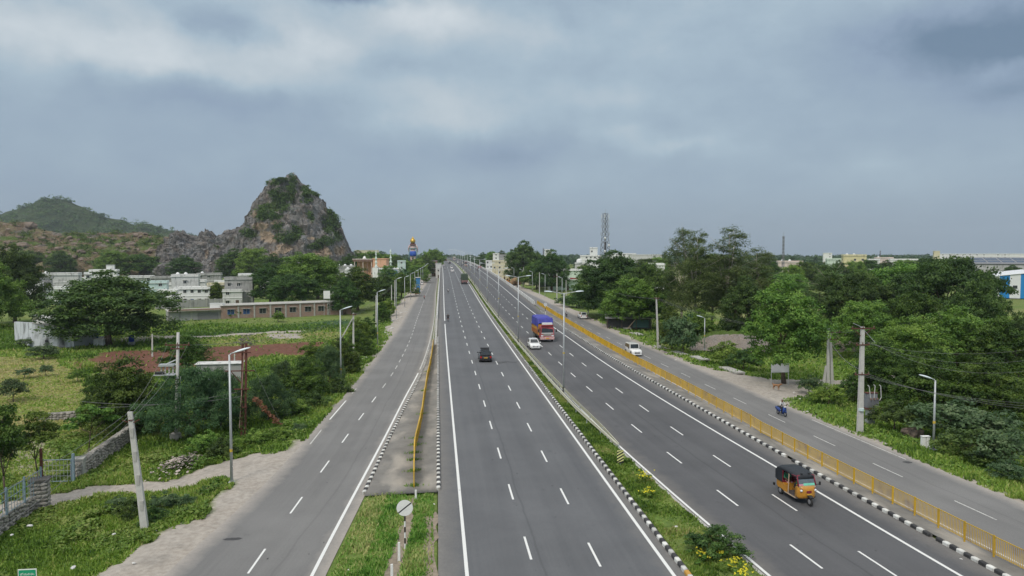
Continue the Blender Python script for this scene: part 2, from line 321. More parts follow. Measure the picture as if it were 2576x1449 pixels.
paint(dry, [(470, 850), (660, 840), (900, 832), (850, 858), (640, 868), (470, 871)], -1, .75)
paint(dry, [(-60, 892), (130, 900), (215, 945), (250, 1000), (230, 1070), (160, 1100), (-60, 1090)], -1, 1.)
paint(dry, [(0, 1065), (330, 1075), (230, 1190), (0, 1230)], -1, .8)
paint(sand, [(20, 1120), (110, 1090), (190, 1130), (160, 1190), (30, 1215)], -1, .45)
dry = np.maximum(dry, .75*sstep(.5, .68, fbm(fx, fy, .06, 3, 31))*sstep(0, 40, fx-36))
fieldm = sstep(4, 9, fA(fy)-fx)
def blur(a, k=1):
    A = a.reshape(GXX.shape)
    for i in range(k):
        A = (A+np.roll(A, 1, 0)+np.roll(A, -1, 0))/3; A = (A+np.roll(A, 1, 1)+np.roll(A, -1, 1))/3
    return A.ravel()
gzv = gz(fx, fy)
def ground_mat():
    m = bpy.data.materials.new('ground'); m.use_nodes = True; nt = m.node_tree; N = nt.nodes.new; L = nt.links.new; b = nt.nodes['Principled BSDF']; b.inputs['Roughness'].default_value = .95; b.inputs['Specular IOR Level'].default_value = .15
    tc = N('ShaderNodeTexCoord')
    def nz(s, d=5, sc=(1, 1, 1)):
        mp = N('ShaderNodeMapping'); mp.inputs[3].default_value = sc; L(tc.outputs['Object'], mp.inputs[0]); n = N('ShaderNodeTexNoise'); n.inputs['Scale'].default_value = s; n.inputs['Detail'].default_value = d; n.inputs['Roughness'].default_value = .65; L(mp.outputs[0], n.inputs[0]); return n.outputs[0]
    def ramp(src, lo, hi): r = N('ShaderNodeMapRange'); r.inputs[1].default_value = lo; r.inputs[2].default_value = hi; L(src, r.inputs[0]); return r.outputs[0]
    def mix(f, a, c):
        n = N('ShaderNodeMix'); n.data_type = 'RGBA'
        for s, q in ((n.inputs[0], f), (n.inputs[6], a), (n.inputs[7], c)):
            if isinstance(q, tuple): s.default_value = (*q, 1)
            elif isinstance(q, float): s.default_value = q
            else: L(q, s)
        return n.outputs[2]
    def attr(nm): a = N('ShaderNodeAttribute'); a.attribute_name = nm; return a.outputs['Fac']
    def mth(op, a, c):
        n = N('ShaderNodeMath'); n.operation = op; n.use_clamp = True
        for i, q in enumerate((a, c)):
            if isinstance(q, float): n.inputs[i].default_value = q
            else: L(q, n.inputs[i])
        return n.outputs[0]
    fine = ramp(nz(2.6, 6), .32, .7); mid = ramp(nz(.33, 5), .35, .66); big = ramp(nz(.06, 4), .38, .62)
    g = mix(fine, (.05, .095, .02), (.135, .22, .045)); g = mix(mid, g, mix(fine, (.09, .145, .03), (.2, .27, .062)))
    d = mix(fine, (.17, .165, .065), (.32, .29, .13)); g = mix(mth('MULTIPLY', big, .35), g, d)
    g = mix(mth('MULTIPLY', attr('dry'), ramp(nz(.8, 5), .28, .5)), g, d)
    cr = mix(ramp(nz(3.2, 3, (1, 1, 1)), .4, .6), (.022, .05, .022), (.06, .12, .045)); g = mix(attr('crop'), g, cr)
    s = mix(ramp(nz(1.2, 6), .35, .65), (.115, .052, .036), (.215, .105, .072)); w = N('ShaderNodeTexWave'); w.inputs['Scale'].default_value = .55; w.inputs['Distortion'].default_value = 2.5; w.inputs['Detail'].default_value = 2
    mp = N('ShaderNodeMapping'); mp.inputs[2].default_value = (0, 0, .5); L(tc.outputs['Object'], mp.inputs[0]); L(mp.outputs[0], w.inputs[0]); s = mix(mth('MULTIPLY', w.outputs['Fac'], .35), s, (.1, .045, .032)); g = mix(attr('soil'), g, s)
    sa = mix(fine, (.30, .262, .225), (.46, .415, .365)); sa = mix(mth('MULTIPLY', mid, .6), sa, mix(fine, (.35, .325, .295), (.46, .425, .385)))
    sa = mix(mth('MULTIPLY', ramp(nz(.45, 6), .5, .66), .55), sa, mix(fine, (.2, .185, .165), (.32, .295, .265)))
    sf = mth('MULTIPLY', attr('sand'), 1.0); edge = mth('ADD', sf, mth('MULTIPLY', mth('SUBTRACT', fine, .5), .3)); g = mix(ramp(edge, .3, .62), g, sa)
    L(g, b.inputs['Base Color']); bp = N('ShaderNodeBump'); bp.inputs['Strength'].default_value = .6; bp.inputs['Distance'].default_value = .12; L(nz(3.5, 5), bp.inputs['Height']); L(bp.outputs[0], b.inputs['Normal'])
    return m
nxg, nyg = len(gx), len(gy); ii = (np.arange(nyg-1)[:, None]*nxg+np.arange(nxg-1)[None, :]).ravel()
GM = ground_mat()
me = mesh_np('ground', np.stack([fx, fy, gzv], 1), np.stack([ii, ii+1, ii+nxg+1, ii+nxg], 1), [GM], smooth=True, attrs=dict(sand=('POINT', blur(sand)), soil=('POINT', blur(soil)), dry=('POINT', blur(dry, 3)), crop=('POINT', blur(crop))))
tag(link('ground', me), kind='structure')
# ---------------------------------------------------------------- roads
def road_mat(name, c1, c2, sandcol, sandw, tar=.5):
    m = bpy.data.materials.new(name); m.use_nodes = True; nt = m.node_tree; N = nt.nodes.new; L = nt.links.new; b = nt.nodes['Principled BSDF']; b.inputs['Roughness'].default_value = .82; b.inputs['Specular IOR Level'].default_value = .3
    tc = N('ShaderNodeTexCoord')
    def nz(s, d=5, sc=(1, 1, 1), off=(0, 0, 0)):
        mp = N('ShaderNodeMapping'); mp.inputs[1].default_value = off; mp.inputs[3].default_value = sc; L(tc.outputs['Object'], mp.inputs[0]); n = N('ShaderNodeTexNoise'); n.inputs['Scale'].default_value = s; n.inputs['Detail'].default_value = d; n.inputs['Roughness'].default_value = .6; L(mp.outputs[0], n.inputs[0]); return n.outputs[0]
    def ramp(src, lo, hi, a=0., c=1.): r = N('ShaderNodeMapRange'); r.inputs[1].default_value = lo; r.inputs[2].default_value = hi; r.inputs[3].default_value = a; r.inputs[4].default_value = c; L(src, r.inputs[0]); return r.outputs[0]
    def mix(f, a, c):
        n = N('ShaderNodeMix'); n.data_type = 'RGBA'
        for s, q in ((n.inputs[0], f), (n.inputs[6], a), (n.inputs[7], c)):
            if isinstance(q, tuple): s.default_value = (*q, 1)
            elif isinstance(q, float): s.default_value = q
            else: L(q, s)
        return n.outputs[2]
    def mth(op, a, c=0.):
        n = N('ShaderNodeMath'); n.operation = op
        for i, q in enumerate((a, c)):
            if isinstance(q, float): n.inputs[i].default_value = q
            else: L(q, n.inputs[i])
        return n.outputs[0]
    def attr(nm): a = N('ShaderNodeAttribute'); a.attribute_name = nm; return a.outputs['Fac']
    def attrv(): cx = N('ShaderNodeCombineXYZ'); L(attr('dl'), cx.inputs[0]); g = N('ShaderNodeSeparateXYZ'); L(tc.outputs['Object'], g.inputs[0]); L(g.outputs[1], cx.inputs[1]); return cx.outputs[0]
    lane = attrv()
    mp = N('ShaderNodeMapping'); mp.inputs[3].default_value = (1.1, .022, 1); L(lane, mp.inputs[0]); n = N('ShaderNodeTexNoise'); n.inputs['Scale'].default_value = 1.; n.inputs['Detail'].default_value = 5; n.inputs['Roughness'].default_value = .7; L(mp.outputs[0], n.inputs[0])
    g = mix(ramp(n.outputs[0], .34, .66), c1, c2)
    g = mix(ramp(nz(.13, 4), .42, .64, 0., .5), g, tuple(q*1.22 for q in c2)); g = mix(ramp(nz(9., 3), .35, .7, 0., .22), g, tuple(q*.6 for q in c1))
    g = mix(ramp(nz(.55, 6, off=(7, 3, 0)), .665, .69, 0., .55*tar), g, tuple(q*.5 for q in c1))            # old tar spots
    # dark longitudinal joint of the paving machine
    wl = mth('SINE', mth('MULTIPLY', mth('ADD', attr('dl'), -1.4), 6.2832/3.47)); g = mix(mth('MULTIPLY', mth('MULTIPLY', ramp(wl, -1., -.2, 1., 0.), ramp(nz(.05, 3), .3, .7)), .8*tar), g, tuple(q*.74 for q in c1))
    wob = mth('MULTIPLY', mth('SUBTRACT', nz(.12, 3), .5), .7)
    j = mth('ABSOLUTE', mth('SUBTRACT', mth('ADD', attr('dl'), wob), 5.4)); g = mix(ramp(j, .02, .10, .75*tar, 0.), g, tuple(q*.55 for q in c1))
    dd = mth('MINIMUM', mth('ADD', attr('dl'), 0.), mth('ADD', attr('dr'), 0.)); dd = mth('SUBTRACT', dd, mth('MULTIPLY', nz(.7, 6), sandw*1.6))
    g = mix(ramp(dd, -sandw*.9, sandw*.75, 1., 0.), g, mix(ramp(nz(5., 5), .35, .65), sandcol, tuple(q*1.18 for q in sandcol)))
    L(g, b.inputs['Base Color']); bp = N('ShaderNodeBump'); bp.inputs['Strength'].default_value = .25; bp.inputs['Distance'].default_value = .02; L(nz(26., 3), bp.inputs['Height']); L(bp.outputs[0], b.inputs['Normal'])
    return m
RM1 = road_mat('asphalt_main_left', (.109, .112, .120), (.134, .137, .144), (.175, .167, .158), 1.0)
RM2 = road_mat('asphalt_main_right', (.086, .087, .093), (.110, .110, .115), (.165, .155, .145), 1.0)
RM3 = road_mat('asphalt_service', (.165, .162, .160), (.20, .196, .192), (.33, .30, .27), .75, .35)
YS = np.concatenate([np.arange(-20, 26, 6), np.arange(26, 160, 1.5), np.arange(160, 320, 4), np.arange(320, 1160, 10)])
def strip(name, xl, xr, zf, ys, nx, material, z1=None, parent=None, kind='structure'):
    a = xl(ys); c = xr(ys); t = np.linspace(0, 1, nx); X = a[:, None]+(c-a)[:, None]*t; Y = np.repeat(ys[:, None], nx, 1)
    z0 = zf(ys); ze = z0 if z1 is None else z1(ys); Z = z0[:, None]+(ze-z0)[:, None]*t
    i = (np.arange(len(ys)-1)[:, None]*nx+np.arange(nx-1)[None]).ravel()
    me = mesh_np(name, np.stack([X.ravel(), Y.ravel(), Z.ravel()], 1), np.stack([i, i+1, i+nx+1, i+nx], 1), [material], smooth=True, attrs=dict(dl=('POINT', (X-a[:, None]).ravel()), dr=('POINT', (c[:, None]-X).ravel())))
    o = link(name, me, parent)
    if kind: o['kind'] = kind
    return o
zero = lambda Y: np.zeros_like(np.asarray(Y, float))
road_l = strip('road_main_left', lambda Y: fE(Y)-.05, lambda Y: fH(Y)+.05, zm, YS, 9, RM1)
road_r = strip('road_main_right', lambda Y: fI(Y)-.05, lambda Y: fK(Y)+.05, zm, YS, 9, RM2)
ys1 = YS[YS < 760]
serv_l = strip('road_service_left', lambda Y: fA(Y)-.6, lambda Y: fC(Y)+.1, zero, ys1, 7, RM3)
serv_r = strip('road_service_right', lambda Y: fSR0(Y)-.15, lambda Y: fSR1(Y)+.6, zero, ys1, 7, RM3)
def paintmat(name, col, wear, under):
    m = bpy.data.materials.new(name); m.use_nodes = True; nt = m.node_tree; N = nt.nodes.new; L = nt.links.new; b = nt.nodes['Principled BSDF']; b.inputs['Roughness'].default_value = .6
    tc = N('ShaderNodeTexCoord'); n = N('ShaderNodeTexNoise'); n.inputs['Scale'].default_value = 3.5; n.inputs['Detail'].default_value = 8; n.inputs['Roughness'].default_value = .75; L(tc.outputs['Object'], n.inputs[0])
    r = N('ShaderNodeMapRange'); r.inputs[1].default_value = wear-.06; r.inputs[2].default_value = wear+.06; L(n.outputs[0], r.inputs[0]); x = N('ShaderNodeMix'); x.data_type = 'RGBA'; L(r.outputs[0], x.inputs[0]); x.inputs[6].default_value = (*under, 1); x.inputs[7].default_value = (*col, 1); L(x.outputs[2], b.inputs['Base Color']); return m
PM = paintmat('road_paint', (.74, .74, .72), .33, (.2, .2, .2)); PMS = paintmat('worn_road_paint', (.58, .57, .54), .43, (.21, .205, .2))
def dash(par, fx_, y0, y1, w, zf, m, name='lane_dash'):
    ys = np.array([y0, y1]); x = fx_(ys); z = zf(ys)+.006
    d = Vector((x[1]-x[0], y1-y0, 0)).normalized(); n = Vector((d.y, -d.x, 0))*w/2; V = []
    for a, c, zz in ((x[0], y0, z[0]), (x[1], y1, z[1])): V += [(a-n.x, c-n.y, zz), (a+n.x, c+n.y, zz)]
    MB().add([V[0], V[1], V[3], V[2]], [(0, 1, 2, 3)]).build(name, m, par)
def line(par, fx_, ys, w, zf, m, name='edge_line'):
    x = fx_(ys); z = zf(ys)+.006; n = len(ys); i = np.arange(n-1)
    V = np.concatenate([np.stack([x-w/2, ys, z], 1), np.stack([x+w/2, ys, z], 1)])
    return link(name, mesh_np(name, V, np.stack([i, i+n, i+n+1, i+1], 1), [m]), par)
rn = random.Random(3)
for par, a, c in ((road_l, fL1, fG), (road_r, fI, fJ)):
    off = .3 if par is road_r else 0
    for k, t in ((0, 1/3), (1, 2/3)):
        f = (lambda t: (lambda Y: a(Y)+off*(1-t)+(c(Y)-a(Y)-off*(1-t))*t))(t)
        y = 36.4+(0 if par is road_l else -2.6)-9*2-(1.2*k)
        while y < 640: dash(par, f, y, y+3, .13 if y < 250 else .16, zm, PM); y += 9
y = 37.7-18.
while y < 150: dash(serv_l, fSd, y, y+3.0, .12, zero, PMS if y > 85 else PM); y += 8.3 if y < 92 else 6
while y < 380: dash(serv_l, fSd, y, y+3.0, .14, zero, PMS); y += 6
y = 40.2-18
while y < 300: dash(serv_r, lambda Y: fSR0(Y)+.55*(fSR1(Y)-fSR0(Y)), y, y+3.4, .11, zero, PMS); y += 8.4
line(road_l, fL1, YS[(YS > 10) & (YS < 152)], .19, zm, PM); line(road_l, fL1, YS[(YS > 156) & (YS < 700)], .2, zm, PM)
line(road_l, fG, YS[(YS > 10) & (YS < 700)], .19, zm, PM); line(road_r, fJ, YS[(YS > 10) & (YS < 700)], .19, zm, PM)
line(road_r, lambda Y: fI(Y)+.28, YS[(YS > 10) & (YS < 82)], .17, zm, PM); line(road_r, lambda Y: fI(Y)+.35, YS[(YS >= 82) & (YS < 700)], .12, zm, PMS)
line(serv_l, fB, YS[(YS > 10) & (YS < 98)], .18, zero, PM); line(serv_l, fB, YS[(YS > 98) & (YS < 330)], .16, zero, PMS)
line(serv_l, lambda Y: fA(Y)+.12, np.array([61., 66.]), .1, zero, PMS); line(serv_l, lambda Y: fA(Y)+.1, np.array([70., 79.]), .14, zero, PM); line(serv_l, lambda Y: fA(Y)+.1, np.array([83., 86.]), .12, zero, PMS)
line(serv_r, lambda Y: fSR0(Y)+.35, YS[(YS > 20) & (YS < 95)], .14, zero, PMS); line(serv_r, lambda Y: fSR1(Y)-.15, YS[(YS > 50) & (YS < 66)], .1, zero, PMS)
# manhole cover like dark patches and a tarred crack on the asphalt
TAR = mat('tar_patch', (.06, .06, .062), .9, .15, 5)
def tarpatch(par, x, y, rx, ry, z, seed):
    rr = random.Random(seed); n = 18
    MB().add([(x+math.cos(t*2*math.pi/n)*rx*rr.uniform(.8, 1.1), y+math.sin(t*2*math.pi/n)*ry*rr.uniform(.8, 1.1), z+.005) for t in range(n)], [tuple(range(n))]).build('tar_patch', TAR, par)
p = G(586, 1356); tarpatch(serv_l, p[0], p[1], .55, .22, 0, 1); p = G(2283, 1163); tarpatch(serv_r, p[0], p[1], .35, .3, 0, 2)
for k in range(14):
    p = M(1238+k*5.2, 914-(k*.35)+rn.uniform(-2, 2)); tarpatch(road_l, p[0], p[1], rn.uniform(.2, .45), rn.uniform(.08, .3), p[2], k)
for k in range(40):
    yy = rn.uniform(33, 75); xx = rn.choice([rn.uniform(2, 11), rn.uniform(17, 24), rn.uniform(-11, -6)]); tarpatch(road_l, xx, yy, rn.uniform(.03, .09), rn.uniform(.03, .12), float(zm(yy)) if xx > 0 else 0, k+50)
# ---------------------------------------------------------------- separators, median, walls
PAVE = mat('separator_concrete', (.2, .19, .175), .9, .2, .8, bump=.3, dirt=((.36, .33, .29), .5, (.5, .25, 1)))
BLK = .15
ysm = YS[(YS > -5)]
med = strip('median_verge', lambda Y: fH(Y)+.2, lambda Y: fI(Y)-.05, lambda Y: zm(Y)+.1, ysm, 4, GM, lambda Y: zm(Y)+.03); 
sl = YS[(YS >= 47) & (YS < 132)]; sl = np.concatenate([[47.5], sl])
sepl = strip('separator_left', lambda Y: fC(Y)+.14, lambda Y: fE(Y)-.14, lambda Y: .13+0*Y, sl, 5, PAVE, lambda Y: zm(Y)+.13)
MB().quad((fC(47.5)+.14, 47.5, .13), (fE(47.5)-.14, 47.5, .13), (fE(47.5)-.14, 47.5, -.1), (fC(47.5)+.14, 47.5, -.1)).build('separator_end', CONC, sepl)
sr = YS[(YS > 0) & (YS < 205)]
sepr = strip('separator_right', lambda Y: fK(Y)+.16, lambda Y: fSR0(Y), lambda Y: zm(Y)+.13, sr, 5, PAVE, lambda Y: .06+.1*zm(Y))
isl_y = np.concatenate([np.arange(-5, 47.5, 1.), [47.45]])
island = strip('grass_island', lambda Y: fC(Y)+.15, lambda Y: fE(Y)-.12, lambda Y: .03+0*Y, isl_y, 8, GM, lambda Y: .03+0*Y)
def wall(name, fx_, ys, z0, z1, m, th, label):
    x = fx_(ys); mb = MB()
    for i in range(len(ys)-1):
        q = []
        for zz in (z0, z1):
            q += [(x[i], ys[i], zz(ys[i])), (x[i]+th, ys[i], zz(ys[i])), (x[i+1]+th, ys[i+1], zz(ys[i+1])), (x[i+1], ys[i+1], zz(ys[i+1]))]
        mb.hexa(q)
    return tag(mb.build(name, m), label, 'wall')
ww = YS[(YS >= 118) & (YS < 1000)]
wall('retaining_wall', lambda Y: fE(Y)-.62, ww, lambda Y: -.3, lambda Y: float(zm(Y))+.02, CONC, .45, 'grey retaining wall under the left edge of the rising highway')
ww = YS[(YS >= 196) & (YS < 1000)]
wall('retaining_wall', lambda Y: fK(Y)+.25, ww, lambda Y: -.3, lambda Y: float(zm(Y))+.02, CONC, .45, 'grey retaining wall under the right edge of the rising highway')
# ---------------------------------------------------------------- hills
def hillgrid(name, sil, depth, front, back, res, namp, nsc, m, seed, jag=1., base_z=-2., power=1.35, attrs=None, crag=0.):
    xs = np.array([s[0] for s in sil], float); L0 = At(xs[0], 640, depth); L1_ = At(xs[-1], 640, depth); wid = np.linalg.norm(L1_-L0); nu = int(wid/res); px = np.linspace(xs[0], xs[-1], nu)
    py = np.interp(px, xs, [s[1] for s in sil]); P = np.array([At(a, c, depth) for a, c in zip(px, py)]); Hr = np.maximum(P[:, 2]-base_z, .5)
    vd = _F.copy(); vd[2] = 0; vd /= np.linalg.norm(vd)
    T = np.concatenate([np.linspace(-1, 0, int(front/res)), np.linspace(0, 1, int(back/res/2))[1:]]); nv = len(T); V = np.zeros((nv, nu, 3))
    ks = np.maximum(3, int(14/res)); ker = np.hanning(2*ks+1); ker /= ker.sum(); Hs = np.convolve(np.pad(Hr, ks, 'edge'), ker, 'valid')
    for j, t in enumerate(T):
        if t <= 0:
            a = -t; w = min(1, a*2.2); Hh = Hr*(1-w)+Hs*w; D = (.5*Hs+front*.45)*a*(1+.5*(fbm(px*.02, np.full(nu, 3.), 1., 3, seed)-.5)); h = Hh*(1-a**power)
            V[j] = np.stack([P[:, 0]-vd[0]*D, P[:, 1]-vd[1]*D, base_z+h-2*a], 1)
        else:
            V[j] = np.stack([P[:, 0]+vd[0]*t*back, P[:, 1]+vd[1]*t*back, base_z+Hs*(1-t**1.2)-(Hs-Hr)*max(0, 1-t*8)-2*t], 1)
    fl = V.reshape(-1, 3); out = fl.copy(); amp = np.repeat(np.clip(1-np.abs(T), 0, 1)[:, None], nu, 1).ravel(); ridge = np.repeat((np.abs(T) < .03)[:, None], nu, 1).ravel()
    for i in range(len(fl)):
        p = Vector(fl[i])*nsc+Vector((seed*3.1, 0, 0)); a = noise.hetero_terrain(p, .9, 2.1, 5, .6)-.6; q = noise.noise_vector(p*3.1); rg = abs(noise.noise(p*2.3))+crag*((noise.cell(Vector((p.x*2.6+q[0]*.9, p.y*2.6+q[1]*.9, p.z*1.7+q[2]*.9)))-.5)*1.3+(noise.cell(Vector((p.x*6.3+q[0]*1.5, p.y*6.3+q[1]*1.5, p.z*4.+q[2]*1.5)))-.5)*.75); s = namp*(.35 if ridge[i] else 1)
        out[i] += np.array([-vd[0]*(a*.9-rg*crag*.9)*s+q[0]*s*.45, -vd[1]*(a*.9-rg*crag*.9)*s+q[1]*s*.45, a*s*.35+q[2]*s*.4-rg*s*.5*jag+.12*s])
    i = (np.arange(nv-1)[:, None]*nu+np.arange(nu-1)[None]).ravel(); F = np.stack([i, i+1, i+nu+1, i+nu], 1)
    at = {}
    # bearing of every vertex in the picture, used to place the rock types and shrubs measured there
    rel = out-_C; dep = rel@_F; PX = 1288+FPX*(rel@_R)/dep; PY = 724.5-FPX*(rel@_U)/dep
    if attrs: at = {k: ('POINT', f(PX, PY, out)) for k, f in attrs.items()}
    o = link(name, mesh_np(name, out, F, [m], smooth=False, attrs=at)); o['kind'] = 'structure'
    return o, out, PX, PY, T, nu
def rockmat(name, cols, veg, nsc=.25):
    m = bpy.data.materials.new(name); m.use_nodes = True; nt = m.node_tree; N = nt.nodes.new; L = nt.links.new; b = nt.nodes['Principled BSDF']; b.inputs['Roughness'].default_value = .95; b.inputs['Specular IOR Level'].default_value = .15
    tc = N('ShaderNodeTexCoord')
    def nz(s, d=6, ds=0.): n = N('ShaderNodeTexNoise'); n.inputs['Scale'].default_value = s; n.inputs['Detail'].default_value = d; n.inputs['Roughness'].default_value = .7; n.inputs['Distortion'].default_value = ds; L(tc.outputs['Object'], n.inputs[0]); return n.outputs[0]
    def ramp(src, lo, hi, a=0., c=1.): r = N('ShaderNodeMapRange'); r.inputs[1].default_value = lo; r.inputs[2].default_value = hi; r.inputs[3].default_value = a; r.inputs[4].default_value = c; L(src, r.inputs[0]); return r.outputs[0]
    def mix(f, a, c):
        n = N('ShaderNodeMix'); n.data_type = 'RGBA'
        for s, q in ((n.inputs[0], f), (n.inputs[6], a), (n.inputs[7], c)):
            if isinstance(q, tuple): s.default_value = (*q, 1)
            elif isinstance(q, float): s.default_value = q
            else: L(q, s)
        return n.outputs[2]
    def attr(nm): a = N('ShaderNodeAttribute'); a.attribute_name = nm; return a.outputs['Fac']
    def mul(a, c): n = N('ShaderNodeMath'); n.operation = 'MULTIPLY'; L(a, n.inputs[0]); (L(c, n.inputs[1]) if not isinstance(c, float) else setattr(n.inputs[1], 'default_value', c)); return n.outputs[0]
    def sub(a, c): n = N('ShaderNodeMath'); n.operation = 'ADD'; L(a, n.inputs[0]); L(c, n.inputs[1]); return n.outputs[0]
    fine = ramp(nz(nsc*3.5), .33, .67); md = ramp(nz(nsc*.5), .4, .6); g = mix(fine, cols[0], cols[1]); g = mix(md, g, mix(fine, cols[2], cols[3]))
    g = mix(ramp(sub(attr('ochre'), ramp(nz(nsc), 0., 1., -.45, .45)), .35, .6), g, mix(fine, cols[4], cols[5]))
    g = mix(ramp(sub(attr('veg'), ramp(nz(nsc*1.4), 0., 1., -.7, .7)), .3, .55), g, mix(fine, veg[0], veg[1]))
    vo = N('ShaderNodeTexVoronoi'); vo.feature = 'DISTANCE_TO_EDGE'; vo.inputs['Scale'].default_value = nsc*.9; mp = N('ShaderNodeMapping'); mp.inputs[3].default_value = (1, 1, .45); L(tc.outputs['Object'], mp.inputs[0]); L(mp.outputs[0], vo.inputs[0]); 
    L(g, b.inputs['Base Color']); bp = N('ShaderNodeBump'); bp.inputs['Strength'].default_value = 1.; bp.inputs['Distance'].default_value = .5/nsc; L(sub(nz(nsc*2), vo.outputs[0]), bp.inputs['Height']); L(bp.outputs[0], b.inputs['Normal']); return m
def blobs(PX, PY, L):
    t = np.zeros(len(PX))
    for x, y, a, c, v in L: t = np.maximum(t, v*np.exp(-(((PX-x)/a)**2+((PY-y)/c)**2)))
    return t
ROCK = rockmat('hill_rock', [(.155, .155, .157), (.32, .318, .317), (.17, .148, .135), (.3, .265, .235), (.31, .225, .16), (.5, .4, .3)], [(.05, .08, .025), (.1, .14, .045)])
silA = [(418, 640), (425, 616), (440, 600), (470, 593), (490, 601), (506, 599), (513, 588), (522, 582), (535, 588), (550, 603), (562, 592), (582, 580), (600, 577), (612, 575), (625, 557), (630, 540), (645, 517), (663, 498), (667, 480), (675, 464), (702, 461), (721, 460), (728, 447), (752, 451), (760, 462), (779, 475), (783, 487), (802, 502), (819, 515), (823, 530), (847, 552), (857, 567), (865, 587), (870, 612), (874, 620), (879, 645), (892, 668), (905, 690)]
VEGA = [(705, 500, 22, 20, 1.), (690, 520, 30, 14, 1.), (735, 480, 8, 30, .8), (770, 490, 14, 16, .7), (660, 540, 16, 14, 1.), (690, 545, 22, 10, 1.), (835, 560, 16, 24, 1.), (848, 590, 12, 14, .8), (720, 600, 28, 12, .9), (740, 590, 14, 16, .8), (790, 620, 20, 10, .9), (630, 588, 18, 12, .9), (820, 610, 22, 8, .6), (690, 463, 16, 4, 1.), (785, 548, 8, 10, .9), (700, 575, 14, 8, .6), (800, 490, 14, 6, .6), (548, 622, 8, 6, .6), (830, 540, 10, 12, .8)]
OCHA = [(655, 570, 22, 12, 1.), (695, 560, 16, 10, 1.), (670, 590, 20, 10, .9), (680, 600, 30, 14, .9), (715, 625, 25, 15, 1.), (810, 635, 28, 14, 1.), (855, 630, 20, 16, .8), (640, 540, 10, 16, .7), (785, 600, 18, 5, .8), (520, 640, 8, 20, .6), (690, 640, 20, 15, .7)]
hA, oA, pxA, pyA, TA, nuA = hillgrid('rock_hill', silA, 560, 60, 60, .7, 4.2, .07, ROCK, 7, .9, -3, 1.5, dict(veg=lambda x, y, o: blobs(x, y, VEGA), ochre=lambda x, y, o: blobs(x, y, OCHA)), crag=.5)
RIDGE = rockmat('ridge_soil', [(.15, .105, .073), (.24, .175, .125), (.15, .14, .07), (.23, .2, .11), (.16, .14, .12), (.28, .24, .205)], [(.07, .11, .03), (.15, .2, .055)])
silB = [(-260, 600), (-150, 575), (-40, 566), (0, 562), (40, 561), (72, 560), (84, 572), (130, 583), (175, 591), (240, 589), (300, 586), (375, 591), (425, 597), (470, 606), (520, 640)]
rB = np.random.default_rng(5)
VEGB = [(float(rB.uniform(-60, 440)), float(rB.uniform(585, 665)), float(rB.uniform(12, 45)), float(rB.uniform(4, 10)), float(rB.uniform(.6, 1.))) for i in range(64)]
OCHB = [(float(rB.uniform(-60, 440)), float(rB.uniform(570, 650)), float(rB.uniform(10, 30)), float(rB.uniform(3, 8)), 1.) for i in range(26)]
hB, oB, pxB, pyB, TB, nuB = hillgrid('rocky_ridge', silB, 590, 120, 90, 1.5, 3.2, .06, RIDGE, 3, .8, -3, 1.25, dict(veg=lambda x, y, o: blobs(x, y, VEGB), ochre=lambda x, y, o: blobs(x, y, OCHB)), crag=.3)
GREEN = rockmat('green_hill', [(.06, .072, .035), (.10, .10, .06), (.05, .07, .03), (.09, .11, .045), (.17, .13, .10), (.24, .19, .15)], [(.032, .055, .02), (.07, .10, .032)], .06)
silC = [(-500, 600), (-300, 575), (-120, 560), (-40, 550), (0, 544), (30, 531), (60, 521), (95, 511), (110, 502), (150, 500), (172, 505), (195, 517), (215, 525), (250, 541), (285, 553), (308, 553), (325, 563), (345, 575), (357, 577), (361, 565), (380, 564), (392, 572), (405, 574), (420, 580), (440, 581), (455, 585), (467, 594), (510, 603), (560, 615), (640, 640)]
OCHC = [(110, 555, 30, 12, .9), (60, 545, 40, 8, .7), (250, 560, 40, 8, .7), (190, 575, 30, 5, .6), (200, 540, 25, 6, .5), (370, 568, 10, 5, .9), (20, 540, 20, 6, .7)]
hC, oC, pxC, pyC, TC, nuC = hillgrid('far_hill', silC, 1700, 420, 300, 5., 8., .012, GREEN, 11, .6, -3, 1.1, dict(veg=lambda x, y, o: .75+0*x, ochre=lambda x, y, o: blobs(x, y, OCHC)))
# ---------------------------------------------------------------- foliage
def unit(v): return v/np.maximum(np.linalg.norm(v, axis=1, keepdims=True), 1e-9)
def leafquads(rg, C, Nn, size, aspect=.55):
    n = len(C); t = unit(np.cross(Nn, rg.normal(size=(n, 3)))); b = np.cross(Nn, t); s = np.asarray(size).reshape(-1, 1)*np.ones((n, 1))
    V = np.stack([C-t*s*.5, C+b*s*aspect*.5-Nn*s*.08, C+t*s*.5, C-b*s*aspect*.5-Nn*s*.08], 1).reshape(-1, 3); F = np.arange(4*n).reshape(-1, 4); return V, F
def clumpcloud(rg, cc, cr, per, leaf, flat=.75, upb=.45, jit=.55, aspect=.6):
    n = len(cc); k = n*per; ci = np.repeat(np.arange(n), per); d = unit(rg.normal(size=(k, 3))); d[:, 2] = np.where(d[:, 2] < -.35, -d[:, 2], d[:, 2])
    rr = rg.uniform(.35, 1., k)**.5*cr[ci]*(1+.25*rg.normal(size=k)); C = cc[ci]+d*rr[:, None]*np.array([1, 1, flat])
    Nn = unit(d*.8+np.array([0, 0, upb])+rg.normal(size=(k, 3))*jit); V, F = leafquads(rg, C, Nn, leaf*rg.uniform(.65, 1.35, k), aspect)
    tint = np.clip(rg.uniform(.1, .75, n)[ci]+.18*d[:, 2]+rg.normal(size=k)*.12, 0, 1); return V, F, tint
